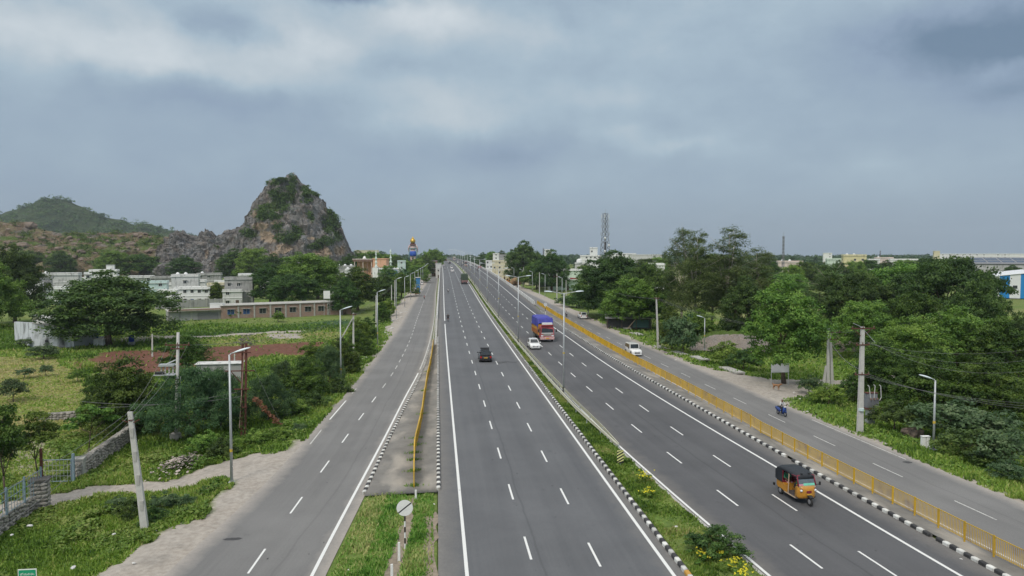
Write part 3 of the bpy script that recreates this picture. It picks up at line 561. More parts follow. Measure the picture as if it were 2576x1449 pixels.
def crown(rg, lobes, nc, cr, per, leaf, **kw):
    L = np.array(lobes, float); w = (L[:, 3]*L[:, 4]+L[:, 3]*L[:, 5]+L[:, 4]*L[:, 5]); li = rg.choice(len(L), nc, p=w/w.sum()); d = unit(rg.normal(size=(nc, 3))); lo = kw.pop('low', -.25)
    d[:, 2] = np.where(d[:, 2] < lo, -d[:, 2]*.8, d[:, 2]); rr = rg.uniform(.72, 1.04, nc); q = rg.random(nc) < .22; rr[q] = rg.uniform(.3, .7, q.sum()); cc = L[li, :3]+d*L[li, 3:6]*rr[:, None]
    cc = cc[cc[:, 2] > .35]; crr = cr*rg.uniform(.6, 1.3, len(cc)); return clumpcloud(rg, cc, crr, per, leaf, **kw)
LM = dict(neem=leafmat('neem_leaves', [(0.023, 0.048, 0.011), (0.048, 0.094, 0.018), (0.097, 0.163, 0.028), (0.156, 0.226, 0.045)]), dark=leafmat('dark_leaves', [(0.023, 0.048, 0.017), (0.046, 0.088, 0.023), (0.083, 0.144, 0.034), (0.136, 0.203, 0.050)]),
          euc=leafmat('eucalyptus_leaves', [(0.045, 0.074, 0.025), (0.084, 0.134, 0.040), (0.140, 0.202, 0.063), (0.213, 0.258, 0.101)]), mesq=leafmat('mesquite_leaves', [(0.029, 0.061, 0.029), (0.052, 0.102, 0.043), (0.087, 0.152, 0.061), (0.131, 0.203, 0.080)]),
          bright=leafmat('bright_leaves', [(0.048, 0.101, 0.021), (0.097, 0.181, 0.032), (0.170, 0.276, 0.048), (0.260, 0.365, 0.081)]), grey=leafmat('greygreen_leaves', [(.045, .08, .036), (.075, .13, .055), (.12, .185, .08), (.2, .26, .13)]),
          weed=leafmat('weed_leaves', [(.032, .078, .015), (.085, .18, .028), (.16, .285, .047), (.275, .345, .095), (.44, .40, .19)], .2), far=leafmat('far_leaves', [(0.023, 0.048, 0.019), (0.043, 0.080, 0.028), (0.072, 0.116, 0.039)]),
          dryl=leafmat('dry_leaves', [(0.174, 0.087, 0.043), (0.290, 0.145, 0.072), (0.377, 0.246, 0.131)]), yel=leafmat('yellow_flowers', [(0.650, 0.500, 0.029), (0.800, 0.680, 0.058)], .1))
def limbs(rg, mb, H0, r0, targets, fork, lean=(0, 0)):
    f = Vector((lean[0], lean[1], fork)); mb.bar((0, 0, -.3), (lean[0]*.4, lean[1]*.4, fork*.5), r0*1.15, r0*.85, 8); mb.bar((lean[0]*.4, lean[1]*.4, fork*.5), f, r0*.85, r0*.72, 8)
    for t in targets:
        t = Vector(t); m_ = f.lerp(t, .5)+Vector(rg.normal(size=3)*.25); mb.bar(f, m_, r0*.42, r0*.28, 6); mb.bar(m_, t, r0*.28, r0*.1, 6)
        for k in range(3): mb.bar(m_.lerp(t, .3+.2*k), t+Vector(rg.normal(size=3))*H0*.09, r0*.13, r0*.04, 5)
TREES = {}
def treekind(kind, lobes, nc, cr, per, leaf, lm, bark, fork, r0, seed, lean=(0, 0), extra=None, **kw):
    rg = np.random.default_rng(seed); V, F, t = crown(rg, lobes, nc, cr, per, leaf, **kw)
    tr = MB(); L = np.array(lobes); limbs(rg, tr, V[:, 2].max(), r0, [(l[0]*.8, l[1]*.8, l[2]) for l in L[:7]], fork, lean)
    if extra: extra(tr)
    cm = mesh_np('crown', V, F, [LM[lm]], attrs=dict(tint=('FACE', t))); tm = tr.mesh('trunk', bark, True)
    q = np.percentile(np.abs(V[:, :2]), 98); TREES[kind] = (cm, tm, 2*q, np.percentile(V[:, 2], 99.5))
def ring(n, R, z, r, rz, rg, jit=.25):
    return [(R*math.cos(2*math.pi*i/n+rg.uniform(-.3, .3))*rg.uniform(1-jit, 1+jit), R*math.sin(2*math.pi*i/n+rg.uniform(-.3, .3))*rg.uniform(1-jit, 1+jit), z*rg.uniform(.9, 1.1), r*rg.uniform(.8, 1.2), r*rg.uniform(.8, 1.2), rz*rg.uniform(.85, 1.15)) for i in range(n)]
_r = random.Random(12)
treekind('neem', ring(6, 2.6, 6.2, 2.4, 2.3, _r)+ring(4, 1.5, 9.0, 2., 1.9, _r)+[(0, 0, 10.6, 1.6, 1.6, 1.3)]+ring(7, 3., 3.4, 2., 1.7, _r), 300, .9, 85, .31, 'neem', BROWNBARK, 3.2, .3, 1, low=-.5)
treekind('neemb', ring(5, 2.4, 5.2, 2.7, 2.4, _r)+ring(5, 1.9, 8.2, 2., 1.9, _r)+[(.4, 0, 9.9, 1.4, 1.5, 1.2)]+ring(6, 2.8, 3., 1.9, 1.5, _r), 290, .85, 85, .29, 'bright', BROWNBARK, 2.8, .26, 2, lean=(.5, .2), low=-.5)
treekind('broad', ring(9, 7.8, 5.6, 3.6, 2.7, _r)+ring(6, 4., 8.8, 3.5, 2.7, _r)+[(0, 0, 11.2, 3.2, 3.2, 2.)]+ring(11, 9., 4.3, 2.5, 1.7, _r), 560, 1.15, 70, .43, 'neem', BROWNBARK, 4.2, .55, 3, low=-.55)
treekind('dense', ring(7, 5., 8., 4., 3.6, _r)+ring(5, 3., 12., 3.1, 2.9, _r)+[(0, 0, 14.3, 2.5, 2.5, 1.9)]+ring(9, 5.6, 3.7, 3., 3., _r), 520, 1.2, 75, .43, 'dark', BROWNBARK, 4.5, .5, 4, low=-.6)
treekind('denseb', ring(6, 4.6, 7.2, 3.8, 3.2, _r)+ring(5, 3.2, 10.4, 3., 2.5, _r)+[(.8, .5, 12.2, 2.5, 2.5, 1.7)]+ring(8, 5.4, 3.4, 2.8, 2.7, _r), 480, 1.15, 75, .41, 'bright', BROWNBARK, 4.2, .45, 5, low=-.6)
treekind('umbrella', ring(9, 6.5, 8.1, 3.2, 1.9, _r)+ring(6, 3.2, 9.2, 3.2, 1.9, _r)+[(0, 0, 9.9, 3, 3, 1.5)]+ring(8, 6.8, 5.4, 2.6, 2., _r)+ring(6, 5.5, 3., 2.4, 2., _r), 480, 1.1, 70, .4, 'dark', BROWNBARK, 4.8, .42, 6, flat=.6, low=-.5)
treekind('euc', [(.6, 0, 19., 1.2, 1.2, 1.7), (-1.1, .5, 17.4, 1.2, 1.2, 1.8), (1.5, -.5, 16.4, 1.3, 1.2, 1.8), (-1.7, -.4, 14.6, 1.5, 1.4, 2.), (.3, .2, 14.4, 1.5, 1.5, 2.2), (1.6, .8, 12.8, 1.7, 1.6, 2.2), (-.6, -1.1, 11.4, 2., 1.8, 2.2), (2.1, .3, 9.6, 1.8, 1.7, 2.2), (-2., .6, 9.2, 1.8, 1.6, 2.2), (0, 0, 8., 2., 2., 2.2), (1.2, -.8, 6., 1.8, 1.8, 2.), (-1.4, .4, 5.4, 1.8, 1.8, 2.)], 330, .7, 62, .27, 'euc', PALEBARK, 8.5, .22, 7, lean=(.4, 0), aspect=.35, jit=.9, flat=1.1, low=-.7)
treekind('eucb', [(0, 0, 20.4, 1.1, 1.1, 1.6), (1.1, .4, 18.8, 1.2, 1.2, 1.8), (-1.1, -.3, 17.2, 1.4, 1.3, 1.9), (.5, -.6, 15.6, 1.6, 1.5, 2.1), (-1.4, .7, 14., 1.7, 1.6, 2.1), (1.6, .2, 13., 1.7, 1.6, 2.2), (-.2, -.9, 11.6, 2., 1.8, 2.2), (1.6, .6, 10.2, 2., 1.8, 2.2), (-2., -.3, 9.6, 1.8, 1.7, 2.2), (.3, 0, 8., 2.1, 2., 2.2), (-.9, .5, 5.8, 1.9, 1.9, 2.1)], 330, .72, 64, .27, 'euc', PALEBARK, 8., .24, 8, lean=(-.3, .2), aspect=.35, jit=.9, flat=1.1, low=-.7)
treekind('mesq', ring(8, 3., 2.2, 1.9, 1.6, _r)+ring(5, 1.5, 3.9, 1.7, 1.4, _r)+[(0, 0, 4.9, 1.3, 1.3, 1.)]+ring(6, 3.6, 1., 1.3, .9, _r), 300, .62, 95, .20, 'mesq', BROWNBARK, 1.2, .14, 9, low=-.6, aspect=.4, jit=.85)
treekind('thick', ring(7, 2.2, 2.6, 1.7, 1.7, _r)+ring(4, 1.2, 4.6, 1.5, 1.5, _r)+[(0, 0, 5.8, 1.1, 1.1, 1.)]+ring(6, 2.6, 1.1, 1.1, 1., _r), 270, .58, 95, .2, 'neem', BROWNBARK, 1.3, .14, 10, low=-.6)
treekind('bush', ring(6, .8, .8, .6, .6, _r)+[(0, 0, 1.3, .7, .7, .55)]+ring(5, 1., .4, .45, .35, _r), 95, .27, 70, .13, 'bright', BROWNBARK, .4, .05, 11, low=-.6)
treekind('bushd', ring(6, .8, .85, .6, .65, _r)+[(0, 0, 1.35, .65, .65, .6)]+ring(5, 1., .4, .45, .35, _r), 95, .27, 70, .13, 'dark', BROWNBARK, .4, .05, 12, low=-.6)
treekind('bushg', ring(6, .8, .8, .6, .55, _r)+[(0, 0, 1.2, .7, .7, .5)]+ring(5, 1., .4, .45, .35, _r), 60, .3, 55, .16, 'grey', BROWNBARK, .4, .05, 13, low=-.5)
treekind('young', [(0, 0, 6.2, .9, .9, .9), (1., .3, 5.4, 1., .9, .8), (-.9, -.2, 5., 1., 1., .8), (.4, -.8, 4.2, 1., .9, .7), (-.3, .8, 4.4, .9, .9, .7), (1.3, 0, 3.5, .7, .7, .5)], 90, .42, 60, .22, 'neem', BROWNBARK, 2.4, .09, 14, lean=(.3, .1))
treekind('sapling', [(.8, 0, 4.2, .9, .6, .45), (-.6, .2, 3.8, .8, .6, .4), (.1, -.3, 4.7, .6, .6, .35), (1.5, .2, 3.5, .6, .5, .3), (-1.2, 0, 3.2, .5, .5, .3)], 34, .38, 55, .26, 'bright', BROWNBARK, 2.6, .055, 15, lean=(.2, 0), flat=.5)
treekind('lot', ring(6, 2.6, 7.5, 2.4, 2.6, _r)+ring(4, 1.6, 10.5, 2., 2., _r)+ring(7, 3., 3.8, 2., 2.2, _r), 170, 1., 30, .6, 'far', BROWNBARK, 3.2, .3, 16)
def palm():
    rg = np.random.default_rng(40); V = []; F = []; t = []; b = 0
    for i in range(22):
        a = rg.uniform(0, 6.28); e0 = rg.uniform(-.1, 1.2); p = np.array([0, 0, 7.]); d = np.array([math.cos(a)*math.cos(e0), math.sin(a)*math.cos(e0), math.sin(e0)])
        for s in range(8):
            q = p+d*.42; side = unit(np.cross(d, [0, 0, 1.])[None])[0]
            for sg in (-1, 1):
                for u in (0, .33, .66):
                    c = p+(q-p)*u; V += [c, c+side*sg*.75*(1-s/11)+d*.35-np.array([0, 0, .28]), c+d*.14]; F.append((b, b+1, b+2)); t.append(rg.uniform(.2, .7)); b += 3
            p = q; d = d+np.array([0, 0, -.17]); d /= np.linalg.norm(d)
    cm = mesh_np('crown', V, F, [LM['mesq']], attrs=dict(tint=('FACE', t))); tm = MB().bar((0, 0, -.2), (.2, 0, 7), .24, .14, 8).mesh('trunk', PALEBARK, True); TREES['palm'] = (cm, tm, 6.6, 9.2)
palm()
trn = random.Random(77)
def tree(kind, x, yb, yt, wpx, label, z=-1., depth=None, cat='tree', group=None, sink=.0, name=None, rz=None):
    P = At(x, yb, depth) if depth else G(x, yb, z); dep = depth or depth_of(P); cm, tm, W0, H0 = TREES[kind]; hh = (yb-yt)*dep/FPX; w = wpx*dep/FPX
    if depth: P[2] = z; hh = At(x, yt, depth)[2]-z
    nm = name or {'euc': 'eucalyptus_tree', 'eucb': 'eucalyptus_tree', 'neem': 'neem_tree', 'neemb': 'neem_tree', 'palm': 'palm_tree', 'bush': 'bush', 'bushd': 'bush', 'bushg': 'bush', 'mesq': 'mesquite_tree', 'sapling': 'sapling'}.get(kind, 'leafy_tree')
    t = thing(nm, label, cat, (P[0], P[1], P[2]-sink), rz if rz is not None else trn.uniform(0, 6.28), group); t.scale = (w/W0, w/W0, hh/H0)
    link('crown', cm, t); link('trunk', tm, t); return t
# left side
tree('dense', 272, 866, 686, 285, 'huge wide spreading tree shading the yard beside the stained white building')
tree('dense', 38, 812, 622, 145, 'tall dark tree at the left edge of the picture behind the field')
tree('denseb', -30, 830, 660, 150, 'dark tree cut by the left edge of the picture, lower than its neighbour')
tree('denseb', 765, 764, 640, 150, 'big rounded tree behind the right half of the long brick building'); tree('dense', 680, 766, 665, 110, 'dark tree behind the middle of the long brick building')
tree('broad', 800, 750, 650, 150, 'broad tree between the rock hill and the lamp row'); tree('umbrella', 735, 772, 690, 120, 'layered dark tree hanging over the brick building roof')
tree('dense', 590, 708, 628, 90, 'dark tree in front of the left foot of the rock hill'); tree('denseb', 645, 710, 626, 95, 'leafy tree in front of the grey cliff below the rock hill', rz=1.); tree('dense', 690, 715, 640, 70, 'dark tree at the centre foot of the rock hill')
tree('neem', 900, 782, 674, 105, 'full round neem tree at the right end of the brick building'); tree('dense', 868, 790, 700, 80, 'dark tree at the right corner of the brick building'); tree('dense', 965, 772, 690, 75, 'dark tree behind the fourth left street lamp'); tree('neem', 1010, 752, 688, 75, 'neem tree by the parked carts on the left service road')
tree('denseb', 1050, 715, 668, 60, 'roadside tree left of the far parked three-wheelers'); tree('dense', 1075, 690, 650, 50, 'far roadside tree below the painted statue')
tree('dense', 462, 700, 644, 75, 'round dark tree behind the grey flat-roofed house'); tree('broad', 352, 698, 641, 118, 'broad tree below the rocky ridge'); tree('denseb', 280, 700, 632, 80, 'tree with pale blossom below the rocky ridge'); tree('dense', 155, 698, 632, 70, 'pointed tree behind the pale grey house with a tank')
tree('broad', 70, 696, 634, 120, 'dark spreading tree left below the rocky ridge'); tree('neem', 545, 766, 711, 48, 'small round tree in front of the grey two-storey house'); tree('neem', 830, 700, 655, 70, 'tree to the right of the rock hill foot'); tree('dense', 860, 690, 640, 60, 'dark tree just right of the rock hill')
tree('thick', 318, 1088, 902, 185, 'big dark green thicket tree behind the leaning concrete pole', z=-.9); tree('thick', 252, 1080, 950, 100, 'lower dark thicket tree left of the thicket behind the leaning pole', z=-.9)
tree('neem', 470, 942, 843, 118, 'round tree in front of the red ploughed field', z=-1.)
tree('mesq', 480, 1098, 925, 220, 'feathery grey-green mesquite behind the pole with switchgear', z=-.8); tree('mesq', 556, 1072, 932, 150, 'feathery mesquite behind the nearest left street lamp', z=-.7); tree('mesq', 676, 1062, 945, 130, 'dark mesquite to the right of the rusty twin pole', z=-.6)
for i, (x, yb, yt, w, k) in enumerate([(770, 1015, 900, 110, 'thick'), (825, 985, 870, 95, 'mesq'), (860, 950, 850, 80, 'thick'), (900, 905, 830, 70, 'thick'), (905, 880, 800, 55, 'neemb'), (925, 862, 800, 50, 'thick'), (960, 815, 762, 40, 'thick'), (975, 800, 752, 40, 'neemb'), (715, 1010, 910, 90, 'mesq'), (870, 930, 858, 60, 'neemb'), (790, 950, 862, 80, 'neemb')]):
    tree(k, x, yb, yt, w, f'{ordn(i)} scrub tree on the bank beside the left service road, counting outward from the mesquites', z=-.7, group='scrub on the left road bank')
tree('young', 15, 1292, 1020, 110, 'thin tree with dark leaves beside the iron fence', z=-.8, rz=2.); tree('young', 98, 1215, 1035, 85, 'thin dark tree behind the near stone pillar', z=-.8, rz=4.)
tree('sapling', 222, 1163, 1018, 125, 'bright sapling behind the blue-grey gate', z=-.8, rz=.5)
# right side
tree('dense', 1318, 716, 609, 96, 'tall dark tree right of the far end of the road'); tree('dense', 1388, 736, 631, 92, 'dark tree left of the green and white house'); tree('broad', 1350, 730, 660, 90, 'leafy tree between the two dark trees by the far road')
tree('dense', 1540, 800, 636, 190, 'big dark tree to the right of the green and white house', z=0); tree('denseb', 1598, 822, 700, 150, 'bright green rounded tree over the roadside shack', z=0); tree('denseb', 1522, 788, 706, 100, 'dark low tree over the parked white car', z=0); tree('umbrella', 1630, 820, 665, 130, 'dark tree between the big tree and the eucalyptuses', z=0)
tree('denseb', 1490, 770, 690, 80, 'leafy tree touching the green and white house', z=0)
tree('euc', 1712, 838, 580, 100, 'tall airy eucalyptus with a pale trunk, left of the group', z=0); tree('eucb', 1752, 846, 588, 110, 'tall eucalyptus with a bare white trunk in the middle of the group', z=0, rz=1.); tree('eucb', 1832, 840, 578, 115, 'tallest eucalyptus with reddish top twigs, right of the group', z=0); tree('euc', 1790, 830, 640, 100, 'shorter eucalyptus between the tall ones', z=0); tree('eucb', 1900, 830, 628, 100, 'eucalyptus right of the tall group', z=0)
tree('neemb', 1972, 958, 712, 185, 'bright green neem with a leaning trunk behind the white board', z=0, rz=3.)
for i, (x, yb, yt, w, k, lb) in enumerate([(1870, 860, 700, 120, 'dense', 'dark tree below the eucalyptuses'), (2085, 850, 668, 150, 'euc', 'wispy eucalyptus behind the twin concrete pole'), (2150, 860, 690, 170, 'umbrella', 'dark layered tree behind the transformer pole'), (2265, 850, 668, 190, 'denseb', 'tree crown in the middle of the right wood'), (2370, 870, 652, 240, 'umbrella', 'broad umbrella-shaped tree below the long warehouse'), (2460, 900, 690, 140, 'dense', 'dark tree at the right end of the wood by the striped shed'), (2300, 900, 740, 190, 'broad', 'spreading tree in the heart of the right wood'), (2180, 900, 760, 150, 'denseb', 'bright tree above the pale boulder'), (2415, 960, 775, 180, 'neemb', 'bright rounded tree right of the transformer pole'), (2290, 985, 800, 170, 'neemb', 'bright tree with light leaf tips behind the transformer'), (2510, 980, 800, 150, 'neem', 'leafy tree at the right edge above the thicket'), (2560, 950, 790, 110, 'dense', 'dark tree cut by the right edge of the picture'), (2215, 1010, 860, 140, 'thick', 'low dark tree right behind the transformer pole'), (2340, 1050, 880, 190, 'thick', 'dark thicket behind the right street lamp'), (2480, 1060, 900, 190, 'thick', 'dense dark thicket at the right edge'), (2090, 700, 655, 90, 'dense', 'far tree left of the yellow building'), (1930, 700, 640, 60, 'eucb', 'thin tree left of the lattice mast'), (1980, 760, 690, 110, 'denseb', 'tree in front of the pinkish houses')]):
    tree(k, x, yb, yt, w, lb, z=-.4)
for i, (x, yb, yt, w, k, lb) in enumerate([(1718, 888, 790, 95, 'bushg', 'grey-green large bush beside the tall concrete pole'), (1690, 878, 770, 70, 'thick', 'dark bush left of the grey-green bush'), (1760, 860, 780, 80, 'neemb', 'bright bush behind the second right street lamp'), (1830, 912, 858, 90, 'bush', 'leafy bush at the end of the drain slabs'), (1870, 925, 880, 80, 'bushd', 'dark bush in front of the rubble bank'), (2035, 985, 945, 55, 'bushg', 'small castor bush below the twin concrete pole'), (2085, 1012, 965, 80, 'bush', 'round bright bush in front of the twin concrete pole'), (2390, 1090, 1005, 200, 'bushg', 'grey-green castor thicket right of the street lamp'), (2500, 1120, 1030, 190, 'bushg', 'grey-green castor thicket at the right edge'), (2450, 1150, 1075, 160, 'bushd', 'dark bushes right of the street lamp base'), (2540, 1175, 1085, 150, 'bushg', 'castor bush near the lower right verge'), (2535, 1205, 1160, 90, 'bushg', 'pale dusty bush on the right verge edge'), (2250, 1075, 1010, 110, 'bushd', 'dark bush to the right of the transformer plinth'), (2150, 1000, 940, 70, 'bushd', 'shaded bush behind the transformer plinth'), (1450, 772, 735, 70, 'bushd', 'dry brown-green bush in front of the green and white house'), (1420, 770, 742, 50, 'bushg', 'dusty bush beside the far right lamp')]):
    tree(k, x, yb, yt, w, lb, z=-.1, cat='bush', name='bush')
for i, (x, yb, yt, w, k, lb) in enumerate([(110, 898, 865, 75, 'bushg', 'grey bush in front of the stained white building'), (62, 945, 925, 42, 'bushg', 'lower left grey bush in the dry field'), (115, 940, 918, 35, 'bushg', 'small grey bush right of the other field bush'), (33, 1002, 952, 65, 'bushg', 'pale flowering bush in the dry field'), (65, 868, 850, 45, 'bushg', 'bush against the stained white wall'), (195, 955, 930, 40, 'bush', 'bright weed bush by the corner of the ploughed field'), (445, 755, 740, 45, 'bush', 'pale bush in front of the pale aqua house'), (700, 808, 782, 30, 'bush', 'bush below the third window of the brick building'), (590, 798, 775, 30, 'bush', 'bush at the blue window of the brick building'), (330, 1302, 1252, 70, 'bushd', 'dark leafy bush beside the dirt track'), (412, 1288, 1240, 80, 'bushg', 'large-leaved plant near the dirt track junction'), (296, 1278, 1248, 55, 'bushg', 'pale leaved weed beside the leaning pole'), (385, 1330, 1275, 60, 'bushd', 'dark weed clump at the foot of the leaning pole'), (470, 1285, 1245, 60, 'bushg', 'pale weed right of the dark bush'), (360, 1090, 1060, 60, 'bush', 'bright weeds in front of the thicket'), (700, 1120, 1075, 70, 'bush', 'bright bush below the rusty twin pole'), (640, 1130, 1080, 80, 'bush', 'bright bush left of the rusty pole foot'), (520, 1140, 1085, 90, 'bush', 'leafy bush behind the rubble heap'), (560, 1155, 1100, 70, 'bushd', 'dark bush right of the rubble heap'), (750, 1100, 1065, 45, 'bushg', 'small pale bush on the road edge'), (735, 1060, 1000, 90, 'bush', 'leafy bush on the road bank'), (790, 1040, 985, 70, 'bushd', 'dark bush on the road bank'), (850, 1000, 950, 70, 'bushd', 'dark bush around the second left street lamp')]):
    tree(k, x, yb, yt, w, lb, z=-.7, cat='bush', name='bush')
tree('bushd', 1805, 1392, 1325, 125, 'dark green bush at the near end of the grassy median', z=.1, cat='bush', name='bush')
for i, (x, yt, w, dp) in enumerate([(1020, 655, 40, 470), (1036, 656, 36, 500), (1054, 652, 44, 480), (1068, 642, 50, 520), (1092, 628, 44, 560), (1002, 646, 60, 500), (985, 640, 60, 560), (900, 632, 70, 620), (930, 634, 70, 560), (960, 634, 70, 640), (1075, 634, 50, 620), (880, 640, 60, 480), (1108, 634, 30, 720), (1215, 636, 40, 760), (1240, 634, 40, 700), (1262, 632, 50, 640), (1290, 634, 44, 560)]):
    tree('dense' if i % 2 else 'denseb', x, 680, yt, w, f'{ordn(i)} dark tree of the far belt beside the statue and flyover', z=-.6, depth=dp, group='tree belt by the flyover')
# far trees behind the village and along the road, too alike to tell apart
fr = random.Random(5); FARPX = []
for i in range(150):
    left = i % 3 == 0; x = fr.uniform(880, 1085) if left else (fr.uniform(1210, 1660) if fr.random() < .45 else fr.uniform(1660, 2600)); dep = fr.uniform(330, 900) if left else fr.uniform(300, 1000)
    if 1400 < x < 1480 and dep < 340: continue
    if x > 2430 and dep < 340: continue
    hgt = fr.uniform(7, 12.5); P = At(x, 640, dep)
    if abs(P[0]-15) < 42: continue
    if left and dep > 400 and 1020 < x < 1056 and dep < 560: continue
    P[2] = -.6; cm, tm, W0, H0 = TREES[fr.choice(['lot', 'lot', 'dense', 'denseb'])]; w = hgt*fr.uniform(.9, 1.4)
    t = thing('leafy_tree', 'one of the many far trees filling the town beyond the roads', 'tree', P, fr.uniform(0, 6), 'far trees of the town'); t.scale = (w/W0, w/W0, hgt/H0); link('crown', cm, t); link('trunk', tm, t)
# distant wood to the horizon, one mass
rg = np.random.default_rng(9); n = 3000; az = rg.uniform(-.62, .78, n); dd = 900*np.exp(rg.uniform(0, 1.25, n)); cx_, cy_ = np.sin(az)*dd, np.cos(az)*dd
k = ~((np.abs(cx_-8) < 40) & (cy_ < 1150)) & ~((cx_ < -150) & (dd > 1300)); cx_, cy_, dd = cx_[k], cy_[k], dd[k]; hh = rg.uniform(9, 17, len(dd))*np.clip(dd/1300, .85, 1.05)
per = 30; ci = np.repeat(np.arange(len(dd)), per); d = unit(rg.normal(size=(len(ci), 3))); d[:, 2] = np.abs(d[:, 2]); C = np.stack([cx_[ci]+d[:, 0]*hh[ci]*.62, cy_[ci]+d[:, 1]*hh[ci]*.62, hh[ci]*(.3+.62*d[:, 2]*rg.uniform(.7, 1.08, len(ci)))], 1)
V, F = leafquads(rg, C, unit(d+rg.normal(size=d.shape)*.35), hh[ci]*.42*rg.uniform(.6, 1.2, len(ci)), .8)
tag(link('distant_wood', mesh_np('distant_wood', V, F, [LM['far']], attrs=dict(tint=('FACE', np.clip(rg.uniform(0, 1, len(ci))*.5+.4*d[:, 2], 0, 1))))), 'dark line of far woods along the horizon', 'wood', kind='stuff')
# shrubs on the hills
def hillshrubs(name, O, PX, PY, T, nu, vegf, n, sz, seed, lm, label):
    rg = np.random.default_rng(seed); w = vegf(PX, PY); fr_ = np.repeat((T <= .02)[:, None], nu, 1).ravel(); w = w*fr_*(.15+1.6*(fbm(PX, PY, .09, 3, seed) > .5)); w[w < .12] = 0; i = rg.choice(len(O), n, p=w/w.sum()); cc = O[i]+rg.normal(size=(n, 3))*sz*.4+np.array([0, 0, sz*.35])
    V, F, t = clumpcloud(rg, cc, sz*rg.uniform(.5, 1.3, n), 14, sz*.55, flat=.8); tag(link(name, mesh_np(name, V, F, [LM[lm]], attrs=dict(tint=('FACE', t)))), label, 'shrubs', kind='stuff')
hillshrubs('hill_shrubs', oA, pxA, pyA, TA, nuA, lambda x, y: blobs(x, y, VEGA), 1900, 1.9, 1, 'dark', 'dark green shrubs clinging to the steep rock hill')
hillshrubs('ridge_shrubs', oB, pxB, pyB, TB, nuB, lambda x, y: blobs(x, y, VEGB)*.6+.12, 900, 2.0, 2, 'dark', 'dark shrubs scattered over the brown rocky ridge')
hillshrubs('far_hill_shrubs', oC, pxC, pyC, TC, nuC, lambda x, y: 1-.8*blobs(x, y, OCHC), 5200, 6.5, 3, 'dark', 'scrub covering the far green hill')
P = oA[np.argmin((pxA-709)**2+(pyA-463)**2)]; t = thing('leafy_tree', 'small lone tree on the flat shoulder of the rock hill summit', 'tree', (P[0], P[1], P[2]-.3), 1.); cm, tm, W0, H0 = TREES['umbrella']; t.scale = (9.2/W0, 9.2/W0, 5.8/H0); link('crown', cm, t); link('trunk', tm, t)
# boulders on the ridge
rb = random.Random(8)
def boulder(seed, n=3, sq=.7):
    bm = bmesh.new(); bmesh.ops.create_icosphere(bm, subdivisions=n, radius=1)
    for v in bm.verts:
        p = v.co.copy(); q = noise.noise(p*1.3+Vector((seed*5.1, 0, 0)))*.35+noise.noise(p*3+Vector((0, seed*3., 0)))*.14; v.co = p*(1+q); v.co.z *= sq
    me = bpy.data.meshes.new('boulder'); bm.to_mesh(me); bm.free(); return me
BROCK = mat('boulder_rock', (.2, .155, .125), .95, .3, 1.2, bump=.5, bscale=4.); bmeshes = []
for s in range(4):
    q = boulder(s, 2); q.materials.append(BROCK); bmeshes.append(q)
idx = [i for i in range(len(oB)) if -20 < pxB[i] < 430 and TB[i//nuB] <= 0 and 565 < pyB[i] < 660]
for i in rb.sample(idx, 90):
    o = link('boulder', rb.choice(bmeshes), None, oB[i]); s = rb.uniform(.8, 2.6); o.scale = (s*rb.uniform(.8, 1.5), s, s*rb.uniform(.7, 1.2)); o.rotation_euler = (rb.uniform(-.3, .3), 0, rb.uniform(0, 6)); tag(o, 'weathered brown boulder among the many on the rocky ridge', 'boulder', 'boulders on the ridge')
for x, y, s in ((327, 614, 4.2), (75, 566, 5), (330, 606, 2.6), (20, 590, 4), (58, 618, 4.4), (152, 622, 4.)):
    i = int(np.argmin((pxB-x)**2+(pyB-y)**2)); o = link('boulder', rb.choice(bmeshes), None, oB[i]); o.scale = (s, s, s*.9); tag(o, {327: 'large round boulder on the right of the rocky ridge', 75: 'big jutting boulder on the crest of the rocky ridge', 330: 'boulder resting on the large round one of the ridge', 20: 'boulder at the left edge of the ridge', 58: 'big brown rock outcrop low on the left ridge', 152: 'dark rock outcrop in the grassy middle of the ridge'}[x], 'boulder')
# ---------------------------------------------------------------- grass, weeds and crops
def look(a, x, y):
    A = a.reshape(GXX.shape); i = np.clip(np.searchsorted(gx, x), 0, nxg-1); j = np.clip(np.searchsorted(gy, y), 0, nyg-1); return A[j, i]
def blades(name, P, h, w, tint, rg, label, per=1):
    n = len(P); a = rg.uniform(0, 6.283, n); ln = rg.normal(size=(n, 2))*.35; t = np.stack([np.cos(a), np.sin(a), 0*a], 1); top = P+np.stack([ln[:, 0]*h, ln[:, 1]*h, h], 1); V = np.stack([P-t*w[:, None], P+t*w[:, None], top], 1).reshape(-1, 3)
    return tag(link(name, mesh_np(name, V, np.arange(3*n).reshape(-1, 3), [LM['weed']], attrs=dict(tint=('FACE', tint)))), label, 'grass', kind='stuff')
rg = np.random.default_rng(21)
def samp(n, x0, x1, y0, y1, z):
    xs = rg.uniform(x0, x1, n); ys = rg.uniform(y0, y1, n); d = _F+np.outer((xs-1288)/FPX, _R)-np.outer((ys-724.5)/FPX, _U); t = (z-CAMH)/d[:, 2]; P = _C+d*t[:, None]; P = P[:, :2]+rg.normal(size=(n, 2))*.3; return P
A1 = samp(190000, -60, 1010, 815, 1500, -.8); A2 = samp(90000, 1480, 2640, 800, 1330, -.2); A = np.concatenate([A1, A2]); X, Y = A.T
ok = (X < fA(Y)-.5) | (X > fSR1(Y)+.5); ok &= (look(sand, X, Y) < rg.uniform(.1, .86, len(X))); ok &= (look(soil, X, Y) < rg.uniform(.2, 1.02, len(X))); X, Y = X[ok], Y[ok]
dist = np.hypot(X, Y); cl = fbm(X, Y, .45, 3, 41); hgt = (.10+.55*np.clip(cl-.38, 0, 1)**1.0+.14*rg.random(len(X)))*(.7+.006*dist); crp = look(crop, X, Y); dr_ = look(dry, X, Y); big = np.clip(fbm(X, Y, .12, 3, 44), 0, 1)
